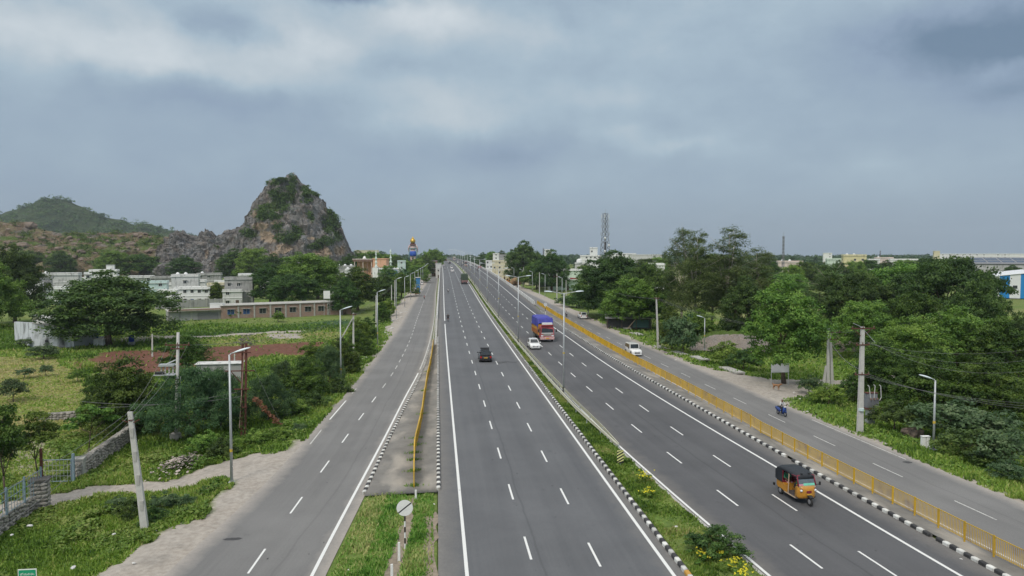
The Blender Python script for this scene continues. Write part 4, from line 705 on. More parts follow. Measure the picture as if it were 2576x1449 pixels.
tint = np.clip(-.06+.85*big+.35*(fbm(X, Y, .8, 2, 47)-.5)+rg.normal(size=len(X))*.15+.6*dr_*(.45+.55*rg.random(len(X))), 0, 1); tint = np.where(crp > .4, rg.uniform(.1, .3, len(X)), tint); hgt = np.where(crp > .4, .45, hgt*(1-.6*dr_)); Z = gz(X, Y)
blades('field_grass', np.stack([X, Y, Z], 1), hgt, .03+.0011*dist, tint, rg, 'grass and low weeds covering the fields and road verges')
def weeds(name, n, x0, x1, y0, y1, z, thr, label, hmul=1.):
    P = samp(n, x0, x1, y0, y1, z); X, Y = P.T; ok = ((X < fA(Y)-1.) | (X > fSR1(Y)+1.)) & (look(sand, X, Y) < .25) & (look(soil, X, Y) < .3) & (fbm(X, Y, .3, 3, 61) > thr-.04); X, Y = X[ok], Y[ok]; hh = np.clip(fbm(X, Y, .5, 3, 62)-.3, .05, 1)*1.1*hmul
    C = np.stack([X, Y, gz(X, Y)+hh*rg.random(len(X))**.6], 1); Nn = unit(np.array([0, 0, 1.])+rg.normal(size=C.shape)*.6); V, F = leafquads(rg, C, Nn, (.11+.0018*np.hypot(X, Y))*rg.uniform(.6, 1.6, len(X)), .6)
    tint = np.clip(.05+.75*fbm(X, Y, .25, 3, 63)+rg.normal(size=len(X))*.13, 0, .8); tag(link(name, mesh_np(name, V, F, [LM['weed']], attrs=dict(tint=('FACE', tint)))), label, 'weeds', kind='stuff')
weeds('verge_weeds', 90000, -60, 640, 1080, 1500, -.5, .40, 'leafy weeds on the verge at the lower left')
weeds('bank_weeds', 34000, 380, 1000, 800, 1240, -.5, .36, 'leafy weeds on the bank along the left service road', 1.3)
weeds('roadside_weeds', 46000, 1560, 2640, 850, 1330, -.1, .42, 'leafy weeds beside the right service road')
# median and island grass
def strip_grass(name, xl, xr, y0, y1, zf, n, label, hm=.22, rut=False):
    Y = y0+(y1-y0)*rg.random(n)**1.6; u = rg.random(n); X = xl(Y)+(xr(Y)-xl(Y))*u; cl = fbm(X, Y, .9, 3, 51); ok = cl > rg.uniform(.2, .5, n)
    if rut: ok &= (np.abs(X-np.interp(Y, [27, 35, 40, 46], [-3.2, -2.45, -2.0, -1.75])) > np.interp(Y, [27, 35, 42, 47], [.8, .5, .3, .05])*rg.uniform(.6, 1.2, n)) & (np.abs(X+.55) > rg.uniform(0, .5, n)*(Y < 43))
    X, Y, u, cl = X[ok], Y[ok], u[ok], cl[ok]; hh = hm*(.4+1.2*np.clip(cl-.3, 0, 1))*rg.uniform(.5, 1.3, len(X)); tint = np.clip(.28+1.1*(fbm(X, Y, .45, 3, 52)-.3)+rg.normal(size=len(X))*.16+(.3*(u < .3) if rut else 0), 0, 1)
    blades(name, np.stack([X, Y, zf(Y, u)], 1), hh, .018+.0011*Y, tint, rg, label)
strip_grass('median_grass', lambda Y: fH(Y)+.22, lambda Y: fI(Y)-.1, 26, 330, lambda Y, u: zm(Y)+.1-.07*u, 60000, 'grass growing along the central median')
strip_grass('island_grass', lambda Y: fC(Y)+.35, lambda Y: fE(Y)-.35, 28, 47.3, lambda Y, u: .03+0*Y, 30000, 'grass on the island at the near end of the left separator', .3, True)
for i in range(9):   # weeds in the joints of the left separator, at the fence foot
    y = [48.5, 51.8, 54.6, 56.5, 58.8, 61, 70, 82, 95][i]; X = fD(y)+rg.normal(size=160)*.3; Y = y+rg.normal(size=160)*.16
    blades('joint_grass', np.stack([X, Y, .13+zm(Y)*.4], 1), rg.uniform(.05, .28, 160), np.full(160, .03), rg.uniform(.2, .7, 160), rg, f'weeds in the {ordn(i)} pavement joint along the left yellow fence')
# bare ruts and litter of the island: dry ditch
DIRT = mat('dry_dirt', (.26, .215, .165), .95, .3, 2.5, bump=.6, bscale=6.)
mb = MB(); pts = []
for i in range(24):
    y = 27+i*.85; cx0 = np.interp(y, [27, 35, 40, 46], [-3.2, -2.45, -2.0, -1.75]); w = np.interp(y, [27, 35, 42, 47], [.75, .5, .35, .15])*rb.uniform(.8, 1.2); pts.append((cx0, y, w))
for a, c in zip(pts[:-1], pts[1:]): mb.quad((a[0]-a[2], a[1], .045), (a[0]+a[2], a[1], .045), (c[0]+c[2], c[1], .045), (c[0]-c[2], c[1], .045))
mb.build('dirt_rut', DIRT, island)
mb = MB(); pts = [(np.interp(y, [27, 36, 46], [-.5, -.55, -.5])+rb.uniform(-.08, .08), y, rb.uniform(.22, .45)) for y in np.arange(27, 44, .8)]
for a, c in zip(pts[:-1], pts[1:]): mb.quad((a[0]-a[2], a[1], .05), (a[0]+a[2], a[1], .05), (c[0]+c[2], c[1], .05), (c[0]-c[2], c[1], .05))
mb.build('dirt_rut', DIRT, island)
# yellow flowering shrubs in the median
def flowerbush(P, w, h, seed, label):
    rg = np.random.default_rng(seed); cc = rg.normal(size=(16, 3))*np.array([w*.28, w*.28, h*.15])+np.array([0, 0, h*.5]); V, F, t = clumpcloud(rg, cc, np.full(16, w*.16), 26, .11); o = thing('flowering_shrub', label, 'shrub', P)
    link('foliage', mesh_np('foliage', V, F, [LM['bright']], attrs=dict(tint=('FACE', t))), o); cc = rg.normal(size=(22, 3))*np.array([w*.3, w*.3, h*.12])+np.array([0, 0, h*.78]); V, F, t = clumpcloud(rg, cc, np.full(22, .07), 7, .09); link('blossom', mesh_np('blossom', V, F, [LM['yel']], attrs=dict(tint=('FACE', t))), o)
for i, (x, y, w, h, lb) in enumerate([(1620, 1218, .9, .9, 'yellow flowering shrub nearest the hazard board in the median'), (1632, 1252, 1., .6, 'second yellow flowering shrub from the hazard board in the median'), (1768, 1412, .9, .55, 'yellow flowering shrub at the left foot of the dark median bush'), (1845, 1440, 1., .7, 'largest yellow blossoms at the bottom of the median'), (1800, 1400, .7, .5, 'small yellow blossoms right in front of the dark median bush'), (1868, 1462, .8, .6, 'yellow blossoms cut by the bottom edge of the picture')]):
    flowerbush(G(x, y, .1), w, h, i, lb)
# ---------------------------------------------------------------- kerbs of painted blocks
KW = mat('kerb_white', (.64, .64, .61), .75, .14, 5, objrand=.24, dirt=((.3, .28, .25), .62, (2.5, 2.5, 1.5))); KB = mat('kerb_black', (.045, .045, .047), .75, .2, 5, objrand=.25, dirt=((.2, .19, .18), .3, (2.5, 2.5, 1.5))); KY = mat('kerb_orange', (.55, .3, .06), .7)
def kerbblock(L, w, h, m):
    c = .045; sec = [(-w/2, -.06), (w/2, -.06), (w/2, h-c), (w/2-c, h), (-w/2+c, h), (-w/2, h-c)]
    return MB().loft([[(x, -L/2+.008, z) for x, z in sec], [(x, L/2-.008, z) for x, z in sec]]).mesh('kerb_stone', m)
KM = [kerbblock(.5, .26, .2, KW), kerbblock(.5, .26, .2, KB), kerbblock(.5, .26, .2, KY)]
def kerb(fx_, y0, y1, zf, label, start=0, special=(), gaps=(), colours=True):
    k = thing('kerb', label, 'kerb', (float(fx_(y0)), y0, 0)); y = y0+.25; i = start; r = random.Random(int(y0*7)); bx, by = float(fx_(y0)), y0
    while y < y1 and i-start < 298:
        if not any(a < y < c for a, c in gaps):
            x = float(fx_(y)); a = math.atan2(float(fx_(y+.3)-fx_(y-.3)), .6); sl = math.atan2(float(zf(y+.3)-zf(y-.3)), .6)
            o = link('kerb_stone', KM[2 if i in special else i % 2], k, (x-bx+r.uniform(-.012, .012), y-by, float(zf(y))+r.uniform(-.012, .006))); o.rotation_euler = (sl+r.uniform(-.01, .01), r.uniform(-.02, .02), -a+r.uniform(-.02, .02))
        y += .5; i += 1
    return y
ye = kerb(fH, 29, 175, zm, 'black and white kerb along the left side of the central median', 0, special=(9,))
kerb(fK, 29, 190, zm, 'black and white kerb along the right carriageway below the yellow fence', 1, gaps=((36.6, 36.9), (51.5, 52.3)))
kerb(fC, 47.6, 128, lambda y: 0*np.asarray(y, float), 'black and white kerb between left service road and separator')
kerb(lambda y: fE(y)-.02, 47.6, 128, zm, 'black and white kerb between separator and left carriageway')
def longkerb(fx_, y0, y1, zf, m, w, h, label):
    ys = np.concatenate([np.arange(y0, min(y1, 320), 4.), np.arange(max(320, y0), y1, 10.)]); mb = MB()
    for a, c in zip(ys[:-1], ys[1:]):
        xa, xc = float(fx_(a)), float(fx_(c)); za, zc_ = float(zf(a)), float(zf(c)); mb.hexa([(xa-w/2, a, za-.05), (xa+w/2, a, za-.05), (xc+w/2, c, zc_-.05), (xc-w/2, c, zc_-.05), (xa-w/2, a, za+h), (xa+w/2, a, za+h), (xc+w/2, c, zc_+h), (xc-w/2, c, zc_+h)])
    tag(mb.build('kerb', m), label, 'kerb')
longkerb(fH, ye+.2, 700, zm, CONC, .24, .17, 'plain grey kerb on the far left side of the median'); longkerb(lambda y: fI(y)-.05, 10, 700, zm, CONC, .18, .05, 'low grey kerb on the right side of the central median')
# crash barriers
def barrier(name, fx_, y0, y1, m, label, seg=3., h=.95):
    t = thing(name, label, 'barrier', (float(fx_(y0)), y0, 0)); bx = float(fx_(y0)); y = y0; n = 0
    while y < y1 and n < 299:
        s_ = seg if y < 420 else seg*2.5; a, c = y+.03, y+s_-.03; mb = MB(); P = []
        for q in (a, c):
            x = float(fx_(q))-bx; z = float(zm(q)); P.append([(x-.22, q-y0, z), (x+.22, q-y0, z), (x+.2, q-y0, z+.25), (x+.1, q-y0, z+h), (x-.1, q-y0, z+h), (x-.2, q-y0, z+.25)])
        mb.loft(P).build('barrier_segment', m, t); y += s_; n += 1
CRASH = mat('crash_barrier_white', (.62, .62, .6), .85, .1, 2, dirt=((.3, .29, .27), .5, (1., 1., .3)))
barrier('crash_barrier', lambda Y: fK(Y)+.25, 196, 720, CRASH, 'white concrete crash barrier on the right edge of the rising highway')
barrier('crash_barrier', lambda Y: fE(Y)-.3, 160, 720, CRASH, 'white concrete crash barrier on the left edge of the rising highway', h=.8)
# ---------------------------------------------------------------- yellow fences
def fence(fx_, y0, y1, zf, label, step=2., h=1.05, thick=1.):
    t = thing('steel_fence', label, 'fence', (float(fx_(y0)), y0, 0)); bx = float(fx_(y0)); n = int((y1-y0)/step); r = random.Random(4)
    P = [Vector((float(fx_(y0+i*step))-bx+r.uniform(-.03, .03), i*step, float(zf(y0+i*step)))) for i in range(n+1)]; near = y0+0
    for i in range(n+1):
        MB().box(-.035, .035, -.035, .035, -.1, h+.05).build('post', YELLOW, t, loc=P[i]); 
        if i == n: break
        a, c = P[i], P[i+1]; mb = MB(); d = c-a; up = Vector((0, 0, 1)); sag = r.uniform(-.02, .02)
        for zz, w in ((h, .028*thick), (.12, .02*thick)): mb.bar(a+up*(zz), c+up*(zz+sag), w, w, 4)
        k = 30 if thick > 1 else (18 if i*step < 60 else 12)
        for j in range(1, k):
            q = a.lerp(c, j/k); mb.bar(q+up*.12, q+up*h, .016*thick if i*step < 60 else .024*thick, None, 4, caps=False)
        mb.build('infill_panel', YELLOW, t)
    return t
zr = lambda y: float(.06+.13+.35*zm(y)) if y > 60 else .16
fence(fF, 28, 214, zr, 'long yellow railing between right carriageway and right service road')
zl = lambda y: .13+float(zm(y))*.5
fence(fD, 48.2, 122, zl, 'bent yellow railing on the left separator', 2., 1.15, 2.2)
RAILW = mat('white_railing', (.55, .53, .48), .7, .15, 2)
mbp = thing('white_railing', 'long whitish railing following the left separator towards the flyover', 'railing', (0, 122, 0)); bx = 0
for i in range(60):
    y = 122+i*4.; a = Vector((float(fD(min(y, 299)))-.1, y-122, .3+float(zm(y))*.2)); y2 = y+4; c = Vector((float(fD(min(y2, 299)))-.1, y2-122, .3+float(zm(y2))*.2)); mb = MB()
    mb.bar(a+Vector((0, 0, .85)), c+Vector((0, 0, .85)), .05, None, 5); mb.bar(a+Vector((0, 0, .45)), c+Vector((0, 0, .45)), .04, None, 5); mb.build('rail', RAILW, mbp); MB().box(-.05, .05, -.05, .05, -.3, .9).build('post', RAILW, mbp, loc=a)
# ---------------------------------------------------------------- guard rails in the median
GRAIL = mat('guard_rail', (.6, .58, .46), .5, .1, 2, .2)
def guardrail(fx_, y0, y1, side, label):
    t = thing('guard_rail', label, 'guard rail', (float(fx_(y0)), y0, 0)); bx = float(fx_(y0)); y = y0; n = 0
    prof = [(0, .38), (.06, .43), (.06, .5), (0, .55), (0, .59), (.06, .64), (.06, .71), (0, .76), (-.015, .76), (-.015, .38)]
    while y < y1 and n < 290:
        s_ = 4. if y < 200 else 8.; P = []
        for q in (y, y+s_-.02):
            e_ = np.clip((q-y0)/5., 0.25, 1); z = float(zm(q))+.08; P.append([(float(fx_(q))-bx+side*x, q-y0, z+zz*e_) for x, zz in prof])
        MB().loft(P).build('beam', GRAIL, t); MB().box(-.05, .05, -.03, .03, 0, .75*float(np.clip((y-y0)/5., .25, 1))).build('post', GALV, t, loc=(float(fx_(y))-bx-side*.08, y-y0, float(zm(y)))); y += s_; n += 1
g1 = hermite([(0, 14.6), (56.5, 14.75), (60, 14.2), (66, 13.65), (75, 13.4), (100, 13.15), (183, 13.25), (280, 13.9), (386, 14.5), (543, 14.7), (1000, 9.5)]); g2 = hermite([(0, 14.6), (56.5, 14.9), (62, 14.45), (70, 14.1), (80, 13.95), (100, 13.7), (183, 13.75), (280, 14.4), (386, 15), (543, 15.1), (1000, 9.7)])
guardrail(g1, 56.5, 420, -1, 'cream steel guard rail on the left of the median lamp posts'); guardrail(g2, 56.8, 420, 1, 'cream steel guard rail on the right of the median lamp posts')
HZY = mat('hazard_yellow', (.72, .72, .3), .5, .04)
P = G(1560, 1166, .35); t = thing('hazard_board', 'black and yellow striped hazard board at the end of the guard rail', 'hazard sign', P)
MB().box(-.02, .02, 0, .04, -.3, .9).build('post', GALV, t); MB().box(-.25, .25, -.045, -.02, .05, 1.05).build('panel', BLACK, t)
for i in range(5):
    z = -.05+i*.24; q = [(-.25, z), (.25, z+.28), (.25, z+.40), (-.25, z+.12)]; q = [(x, min(1.04, max(.06, zz))) for x, zz in q]; MB().add([(x, -.049, zz) for x, zz in q], [(0, 1, 2, 3)]).build('stripe', HZY, t)
# ---------------------------------------------------------------- street lamps
def headmesh(L):
    R = []
    for i in range(9):
        u = i/8; w = .19*math.sin(math.pi*min(1, .12+u*.86))**.6*(1 if u > .1 else .6)+.02; h = .085*math.sin(math.pi*min(1, .1+u*.86))**.7+.015
        R.append([(u*L, w*math.cos(a), h*math.sin(a)*(1 if math.sin(a) > 0 else .6)) for a in [2*math.pi*k/10 for k in range(10)]])
    return MB().loft(R).mesh('lamp_head', HEADL, True)
HM = headmesh(1.15); HM2 = headmesh(.95)
YBAND = mat('yellow_band', (.6, .42, .06), .6)
def lamp_single(P, H, side, label, group, parts=True):
    t = thing('street_lamp', label, 'street lamp', P, 0, group); MB().bar((0, 0, 0), (0, 0, H), .105, .065, 10).build('pole', GALV, t, True)
    if parts: MB().box(-.2, .2, -.2, .2, -.05, .05).build('base_plate', GALV, t); MB().lathe([(.108, 2.2), (.108, 2.4)], 10).build('yellow_band', YBAND, t)
    MB().path([(0, 0, H-.05), (side*.12, 0, H+.08), (side*.45, 0, H+.2)], .045, 8).build('arm', GALV, t, True); o = link('lamp_head', HM, t, (side*.35, 0, H+.16)); o.rotation_euler = (0, -rad(17), 0 if side > 0 else math.pi); return t
def lampfrom(x, yb, yt, side, label, group, z=0., H=None):
    P = G(x, yb, z); d = depth_of(P); lamp_single(P, H or At(x, yt, d)[2]-z-.15, side, label, group)
for i, (x, yb, yt) in enumerate([(583, 1213, 885), (858, 976, 777), (950, 870, 733), (997, 802, 701)]): lampfrom(x, yb, yt, 1, f'galvanised street lamp with long white head, {ordn(i)} along the left service road', 'left service road lamps', z=-.1)
for i in range(12):
    y = 218+i*37.; lamp_single((float(fA(y))-2.2, y, -.1), 9.3, 1, f'street lamp, {ordn(i+4)} along the left service road towards the flyover', 'left service road lamps', i < 2)
for i, (x, yb, yt) in enumerate([(2348, 1131, 951), (1772, 878, 798), (1567, 821, 753)]): lampfrom(x, yb, yt, -1, f'street lamp with white head, {ordn(i)} along the right service road', 'right service road lamps')
for i in range(9):
    y = 226+i*40.; lamp_single((float(fSR1(y))+3.5, y, -.1), 8.6, -1, f'street lamp, {ordn(i+3)} along the right service road', 'right service road lamps', i < 2)
def lamp_double(P, label):
    t = thing('median_lamp', label, 'street lamp', P, 0, 'double lamps in the central median'); H = 11.4; MB().bar((0, 0, .0), (0, 0, H), .12, .07, 10).build('pole', GALV, t, True); MB().lathe([(.135, 0), (.135, .85)], 10).build('painted_base', BLACK, t)
    MB().lathe([(.125, 4.6), (.125, 4.75)], 10).build('yellow_band', YBAND, t)
    for s in (-1, 1): MB().path([(0, 0, H-.1), (s*.7, 0, H+.06), (s*1.4, 0, H+.16)], .04, 8).build('arm', GALV, t, True); o = link('lamp_head', HM2, t, (s*1.3, 0, H+.14)); o.rotation_euler = (0, -rad(4), 0 if s > 0 else math.pi)
for i in range(20):
    y = 38.9+i*40.1
    if i == 0: continue
    lamp_double((float(g2(y))+.02 if y < 110 else float(fI(y))-.12, y-1.4 if i == 1 else y, float(zm(y))), f'double-armed lamp post in the central median, {ordn(i-1)} from the camera')
# ---------------------------------------------------------------- utility poles
def polething(x, yb, yt, label, xt=None, z=-.3, w=.2, mt=None, name='utility_pole', cat='utility pole', arms=(), rnd=False):
    P = G(x, yb, z); d = depth_of(P); T = At(xt or x, yt, d); t = thing(name, label, cat, P); top = Vector(T-P); mb = MB()
    if rnd: mb.bar((0, 0, -.3), top, w*.6, w*.42, 10)
    else:
        a, c = w*.62, w*.38; mb.loft([[(-a, -a*.6, -.4), (a, -a*.6, -.4), (a, a*.6, -.4), (-a, a*.6, -.4)], [(top.x-c, top.y-c*.6, top.z), (top.x+c, top.y-c*.6, top.z), (top.x+c, top.y+c*.6, top.z), (top.x-c, top.y+c*.6, top.z)]])
    mb.build('shaft', mt or CONCP, t, rnd); H = top.z
    for u, L in arms:
        q = top*u; MB().box(q.x-L/2, q.x+L/2, q.y-.16, q.y-.06, q.z-.05, q.z+.05).build('crossarm', RUST if mt is None or mt is RUST else GALV, t)
        for s in (-.45, 0, .45): MB().lathe([(.02, 0), (.05, .04), (.06, .09), (.03, .12), (.05, .16), (0, .19)], 8, (q.x+L*s, q.y-.11, q.z+.05)).build('insulator', mat('porcelain', (.2, .12, .09), .3), t)
    return t, Vector(P), top
POLES = {}
def pl(key, *a, **k): POLES[key] = polething(*a, **k)
pl('lean', 366, 1330, 1036, 'grey concrete pole leaning left at the dirt track', xt=327, z=-.3, w=.34)
t = POLES['lean'][0]; top = POLES['lean'][2]
for u in (.2, .42, .62, .82): q = top*u; MB().box(q.x-.09, q.x+.09, q.y-.14, q.y-.08, q.z-.3, q.z+.3).build('recess_rib', CONC, t)
for s in (-1, 1): MB().bar(top*.9, top*.9+Vector((s*.5, -.1, .25)), .03, None, 6).build('bracket', RUST, t)
MB().lathe([(.15, -.04), (.15, .04)], 10, tuple(top*.93)).build('band', RUST, t)
pl('gear', 443, 1098, 836, 'pale concrete pole carrying switchgear above the mesquites', xt=448, z=-.5, w=.3, arms=((.88, 2.2), (.845, 1.2)), rnd=True)
t = POLES['gear'][0]; top = POLES['gear'][2]; q = top*.6
MB().box(q.x-1.9, q.x-.1, q.y-.5, q.y+.3, q.z-.06, q.z+.02).build('platform', GALV, t); MB().box(q.x-1.5, q.x-.2, q.y-.35, q.y+.2, q.z+.75, q.z+.95).build('switch_rack', GALV, t); MB().box(q.x-1.8, q.x-1.1, q.y-.4, q.y, q.z+.02, q.z+.25).build('switch_box', BLACK, t)
for k in range(4): MB().lathe([(.05, 0), (.09, .1), (.05, .2), (.09, .3), (.05, .4), (.08, .5), (.04, .7)], 8, (q.x-1.35+k*.34, q.y-.1, q.z+.04)).build('insulator', mat('grey_porcelain', (.45, .42, .4), .3), t)
MB().bar(q+Vector((-.1, 0, .9)), q+Vector((-1.0, 0, .9)), .04).bar(q+Vector((-.1, 0, 1.3)), q+Vector((-.9, 0, .95)), .05).build('strut', GALV, t); MB().bar((.28, 0, 0), (.28+top.x, 0, top.z*.58), .03).build('conduit', GALV, t); MB().box(-.45, .35, -.35, .35, -.5, .3).build('footing', CONC, t)
for u in (.15, .33, .5, .55): MB().lathe([(.2, -.03), (.2, .03)], 10, tuple(top*u)).build('band', RUST, t)
# rusty twin pole of steel rails
P = G(612, 1092, -.5); d = depth_of(P); top = Vector(At(618, 862, d)-P); t = thing('utility_pole', 'rusty twin steel pole wound with creeper and tangled wire on top', 'utility pole', P); POLES['rust'] = (t, Vector(P), top)
for s in (-.16, .16): MB().loft([[(s-.09, -.07, -.3), (s+.09, -.07, -.3), (s+.09, .07, -.3), (s-.09, .07, -.3)], [(top.x+s-.09, -.07, top.z), (top.x+s+.09, -.07, top.z), (top.x+s+.09, .07, top.z), (top.x+s-.09, .07, top.z)]]).build('rail', RUST, t)
MB().bar((-.3, -.15, .6), (top.x+.02, -.15, top.z-.3), .035).build('conduit', mat('pink_conduit', (.4, .27, .23), .8), t)
for u, L in ((.9, 1.6), (.7, 2.4), (.5, 1.2), (.3, .9)): q = top*u; MB().box(q.x-L*.7, q.x+L*.4, -.2, -.1, q.z-.05, q.z+.05).build('crossarm', RUST, t)
MB().bar(top*.52, top*.7+Vector((-1.3, -.1, 0)), .04).build('brace', RUST, t)
mb = MB(); r_ = random.Random(2)
for k in range(70):
    a = Vector((r_.gauss(0, .34), r_.gauss(0, .25), r_.gauss(.18, .24))); c = a+Vector((r_.gauss(0, .3), r_.gauss(0, .3), r_.gauss(0, .12))); mb.bar(top+a, top+c, .028, None, 4)
mb.build('wire_tangle', mat('old_wire', (.16, .14, .13), .7), t)
rgv = np.random.default_rng(3); cc = np.stack([rgv.normal(size=60)*.2, rgv.normal(size=60)*.15, rgv.uniform(0, 4.5, 60)], 1); V, F, tt = clumpcloud(rgv, cc, np.full(60, .2), 12, .14); link('creeper', mesh_np('creeper', V, F, [LM['dark']], attrs=dict(tint=('FACE', tt))), t)
cc = np.stack([1.1+np.linspace(0, 2.2, 50)+rgv.normal(size=50)*.12, rgv.normal(size=50)*.1-.3, np.linspace(3.4, .9, 50)], 1); V, F, tt = clumpcloud(rgv, cc, np.full(50, .2), 14, .16)
tag(link('dead_creeper', mesh_np('dead_creeper', V, F, [LM['dryl']], attrs=dict(tint=('FACE', tt))), None, P), 'brown dead creeper hanging on the stay wire of the rusty pole', 'creeper')
pl('lp1', 889, 907, 787, 'concrete pole with a slanting strut beside the second left lamp', w=.28, arms=((.96, .9),)); t = POLES['lp1'][0]; MB().bar((-2.6, 0, 2.), (0, 0, POLES['lp1'][2].z*.9), .11, .09, 6).build('strut', CONCP, t)
pl('lp2', 946, 822, 743, 'concrete pole close to the third left street lamp', w=.26); pl('lp3', 985, 789, 717, 'bare concrete pole left of the fourth left street lamp', w=.26); pl('lp4', 993, 770, 705, 'concrete pole behind the fourth left street lamp', w=.24)
pl('rp1', 2163, 1088, 822, 'concrete transformer pole with rusty crossarms beside the right road', xt=2170, z=-.1, w=.42, arms=((.985, 2.3), (.83, 1.3), (.55, 1.4)))
t, P, top = POLES['rp1']
MB().bar(top*.9, top*.98+Vector((-.9, 0, 0)), .035).bar(top*.9, top*.98+Vector((.9, 0, 0)), .035).build('brace', RUST, t); MB().path([tuple(top+Vector((-1., -.1, .35))), tuple(top+Vector((-.2, -.1, 0))), tuple(top*.85+Vector((1.2, -.1, 0)))], .022).build('jumper_wire', GALV, t); MB().lathe([(.26, -.12), (.26, .12)], 8, (top.x*.22, 0, top.z*.22)).build('number_band', mat('pale_blue_paint', (.55, .66, .66), .7), t)
P2 = G(2188, 1062, -.1); tr = thing('transformer', 'grey finned transformer on a white plinth beside the concrete pole', 'transformer', P2); TG = mat('transformer_grey', (.22, .23, .25), .6, .1)
MB().taper(-.35, .35, -.3, .3, -.2, 1.35, .04).build('plinth', OFFWHITE, tr); MB().box(-.85, .95, -.5, .45, 1.36, 1.46).build('platform', RUST, tr); MB().box(-.55, .65, -.35, .3, 1.47, 2.3).build('tank', TG, tr, bevel=.03); MB().box(-.5, .6, -.25, .25, 2.31, 2.85).build('upper_tank', TG, tr, bevel=.03); MB().box(-.55, .65, -.3, .3, 2.86, 2.92).build('lid', RUST, tr)
for k in range(9): MB().box(-.5+k*.13, -.47+k*.13, -.47, -.352, 1.55, 2.2).build('fin', TG, tr)
for k, (x, h) in enumerate(((-.4, 3.7), (.2, 3.75), (.75, 3.75))): MB().path([(x-.1+.3*(k == 0), -.4, 2.2), (x, -.4, h-.15), (x-.15, -.4, h)] if k < 2 else [(.7, -.4, 2.2), (.85, -.4, 2.5), (.78, -.4, 3.6), (.62, -.4, 3.72)], .035, 6).build('bushing_cable', mat('pale_cable', (.6, .6, .58), .6), tr)
for k in range(3): MB().lathe([(.05, 0), (.1, .05), (.05, .1), (.1, .15), (.04, .22)], 8, (-.2+k*.32, -.45, 2.25)).build('bushing', mat('porcelain', (.2, .12, .09)), tr)
pl('rp2a', 2094, 968, 826, 'right leg of the twin concrete pole behind the transformer pole', xt=2088, z=-.1, w=.3, arms=((.93, 2.6), (.8, 1.5))); pl('rp2b', 2083, 972, 826, 'left leg of the twin concrete pole behind the transformer pole', z=-.1, w=.3); pl('rps', 2070, 972, 920, 'leaning stub of a broken concrete pole below the twin pole', xt=2078, z=-.1, w=.3, arms=())
pl('rp3', 1656, 879, 749, 'tall concrete pole between shack and grey-green bush', xt=1651, z=-.1, w=.3, arms=((.985, .8),)); pl('rp4', 1401, 765, 688, 'concrete pole with forked bracket right of the round sign', z=-.1, w=.3, arms=((.9, 1.6),)); pl('rp5', 1357, 744, 685, 'concrete pole left of the green and white house', w=.28); pl('rp6', 1424, 757, 704, 'thin pole in front of the green and white house', w=.22); pl('rp7', 1480, 790, 706, 'concrete pole at the parked white car', w=.28); pl('rp8', 1317, 725, 672, 'concrete pole behind the hay lorry', w=.3)
for i in range(6):
    y = 250+i*45.; polething(1000, 800, 790, '', w=.2) if False else None
pl('fp1', 186, 872, 804, 'short pole at the corner of the stained white building', z=-1, w=.28); pl('fp2', 383, 895, 840, 'short pole at the edge of the red field', z=-1, w=.22); pl('fp3', 590, 945, 890, 'thin pole behind the nearest left lamp head', z=-1, w=.2)
# ---------------------------------------------------------------- wires
WIRE = mat('wire', (.2, .2, .2), .6)
def wire(a, c, sag, label, r=.009, n=14, group='overhead wires'):
    a, c = Vector(a), Vector(c); o = [a.lerp(c, i/n)-Vector((0, 0, sag*4*(i/n)*(1-i/n))) for i in range(n+1)]; tag(MB().path([tuple(q-a) for q in o], r, 4).build('overhead_wire', WIRE, None, loc=a), label, 'wire', group)
def tp(k, u=1., dx=0.): t, P, top = POLES[k]; return P+top*u+Vector((dx, -.1, 0))
for i, dx in enumerate((-.9, 0, .9)):
    wire(tp('rp1', .99, dx), tp('rp2a', .95, dx), .3, f'{ordn(i)} overhead wire between the transformer pole and the twin pole'); wire(tp('rp2a', .97, dx), tp('rp3', .99, dx*.4), 1.3, f'{ordn(i)} overhead wire between the twin pole and the tall roadside pole'); wire(tp('rp3', .98, dx*.4), tp('rp7', .98, dx*.4), 1., f'{ordn(i)} overhead wire from the tall roadside pole to the parked car')
    wire(tp('rp1', .86, dx*.5+.3), Vector(At(2640, 872+i*26, 52)), .8+.3*i, f'{ordn(i)} thick wire from the transformer pole to the right edge', .011)
    wire(tp('rp1', .555, dx*.6), Vector(At(2640, 1018+i*8, 50)), .5, f'{ordn(i)} low wire from the transformer pole to the right edge', .011)
wire(tp('rp1', .6, -.2), tp('rp2a', .75), .5, 'slack cable from the transformer pole up to the twin pole', .022)
for i, dx in enumerate((-.9, 0, .9)):
    wire(tp('gear', .88, dx), tp('lean', .97, dx*.3), .5, f'{ordn(i)} wire from the switchgear pole down to the leaning pole'); wire(tp('lean', .97, dx*.4), Vector(At(-60, 1265+i*55, 30)), .3, f'{ordn(i)} wire from the leaning pole to the left edge'); wire(tp('gear', .88, dx), tp('lp1', .95, dx*.4), 1.2, f'{ordn(i)} wire from the switchgear pole to the strutted pole')
    wire(tp('lp1', .95, dx*.4), tp('lp2', .97, dx*.3), .7, f'{ordn(i)} wire between the strutted pole and the next left pole'); wire(tp('lp2', .97, dx*.3), tp('lp3', .97, dx*.3), .6, f'{ordn(i)} wire between the two bare left poles')
for i in range(2): wire(tp('rust', .42+.06*i), Vector(At(205, 1010+i*14, 62)), .5, f'{ordn(i)} wire from the rusty pole to the left thicket', .02)
wire(tp('rust', .85, .3), POLES['rust'][1]+Vector((3.6, -.4, .8)), .05, 'stay wire of the rusty pole')
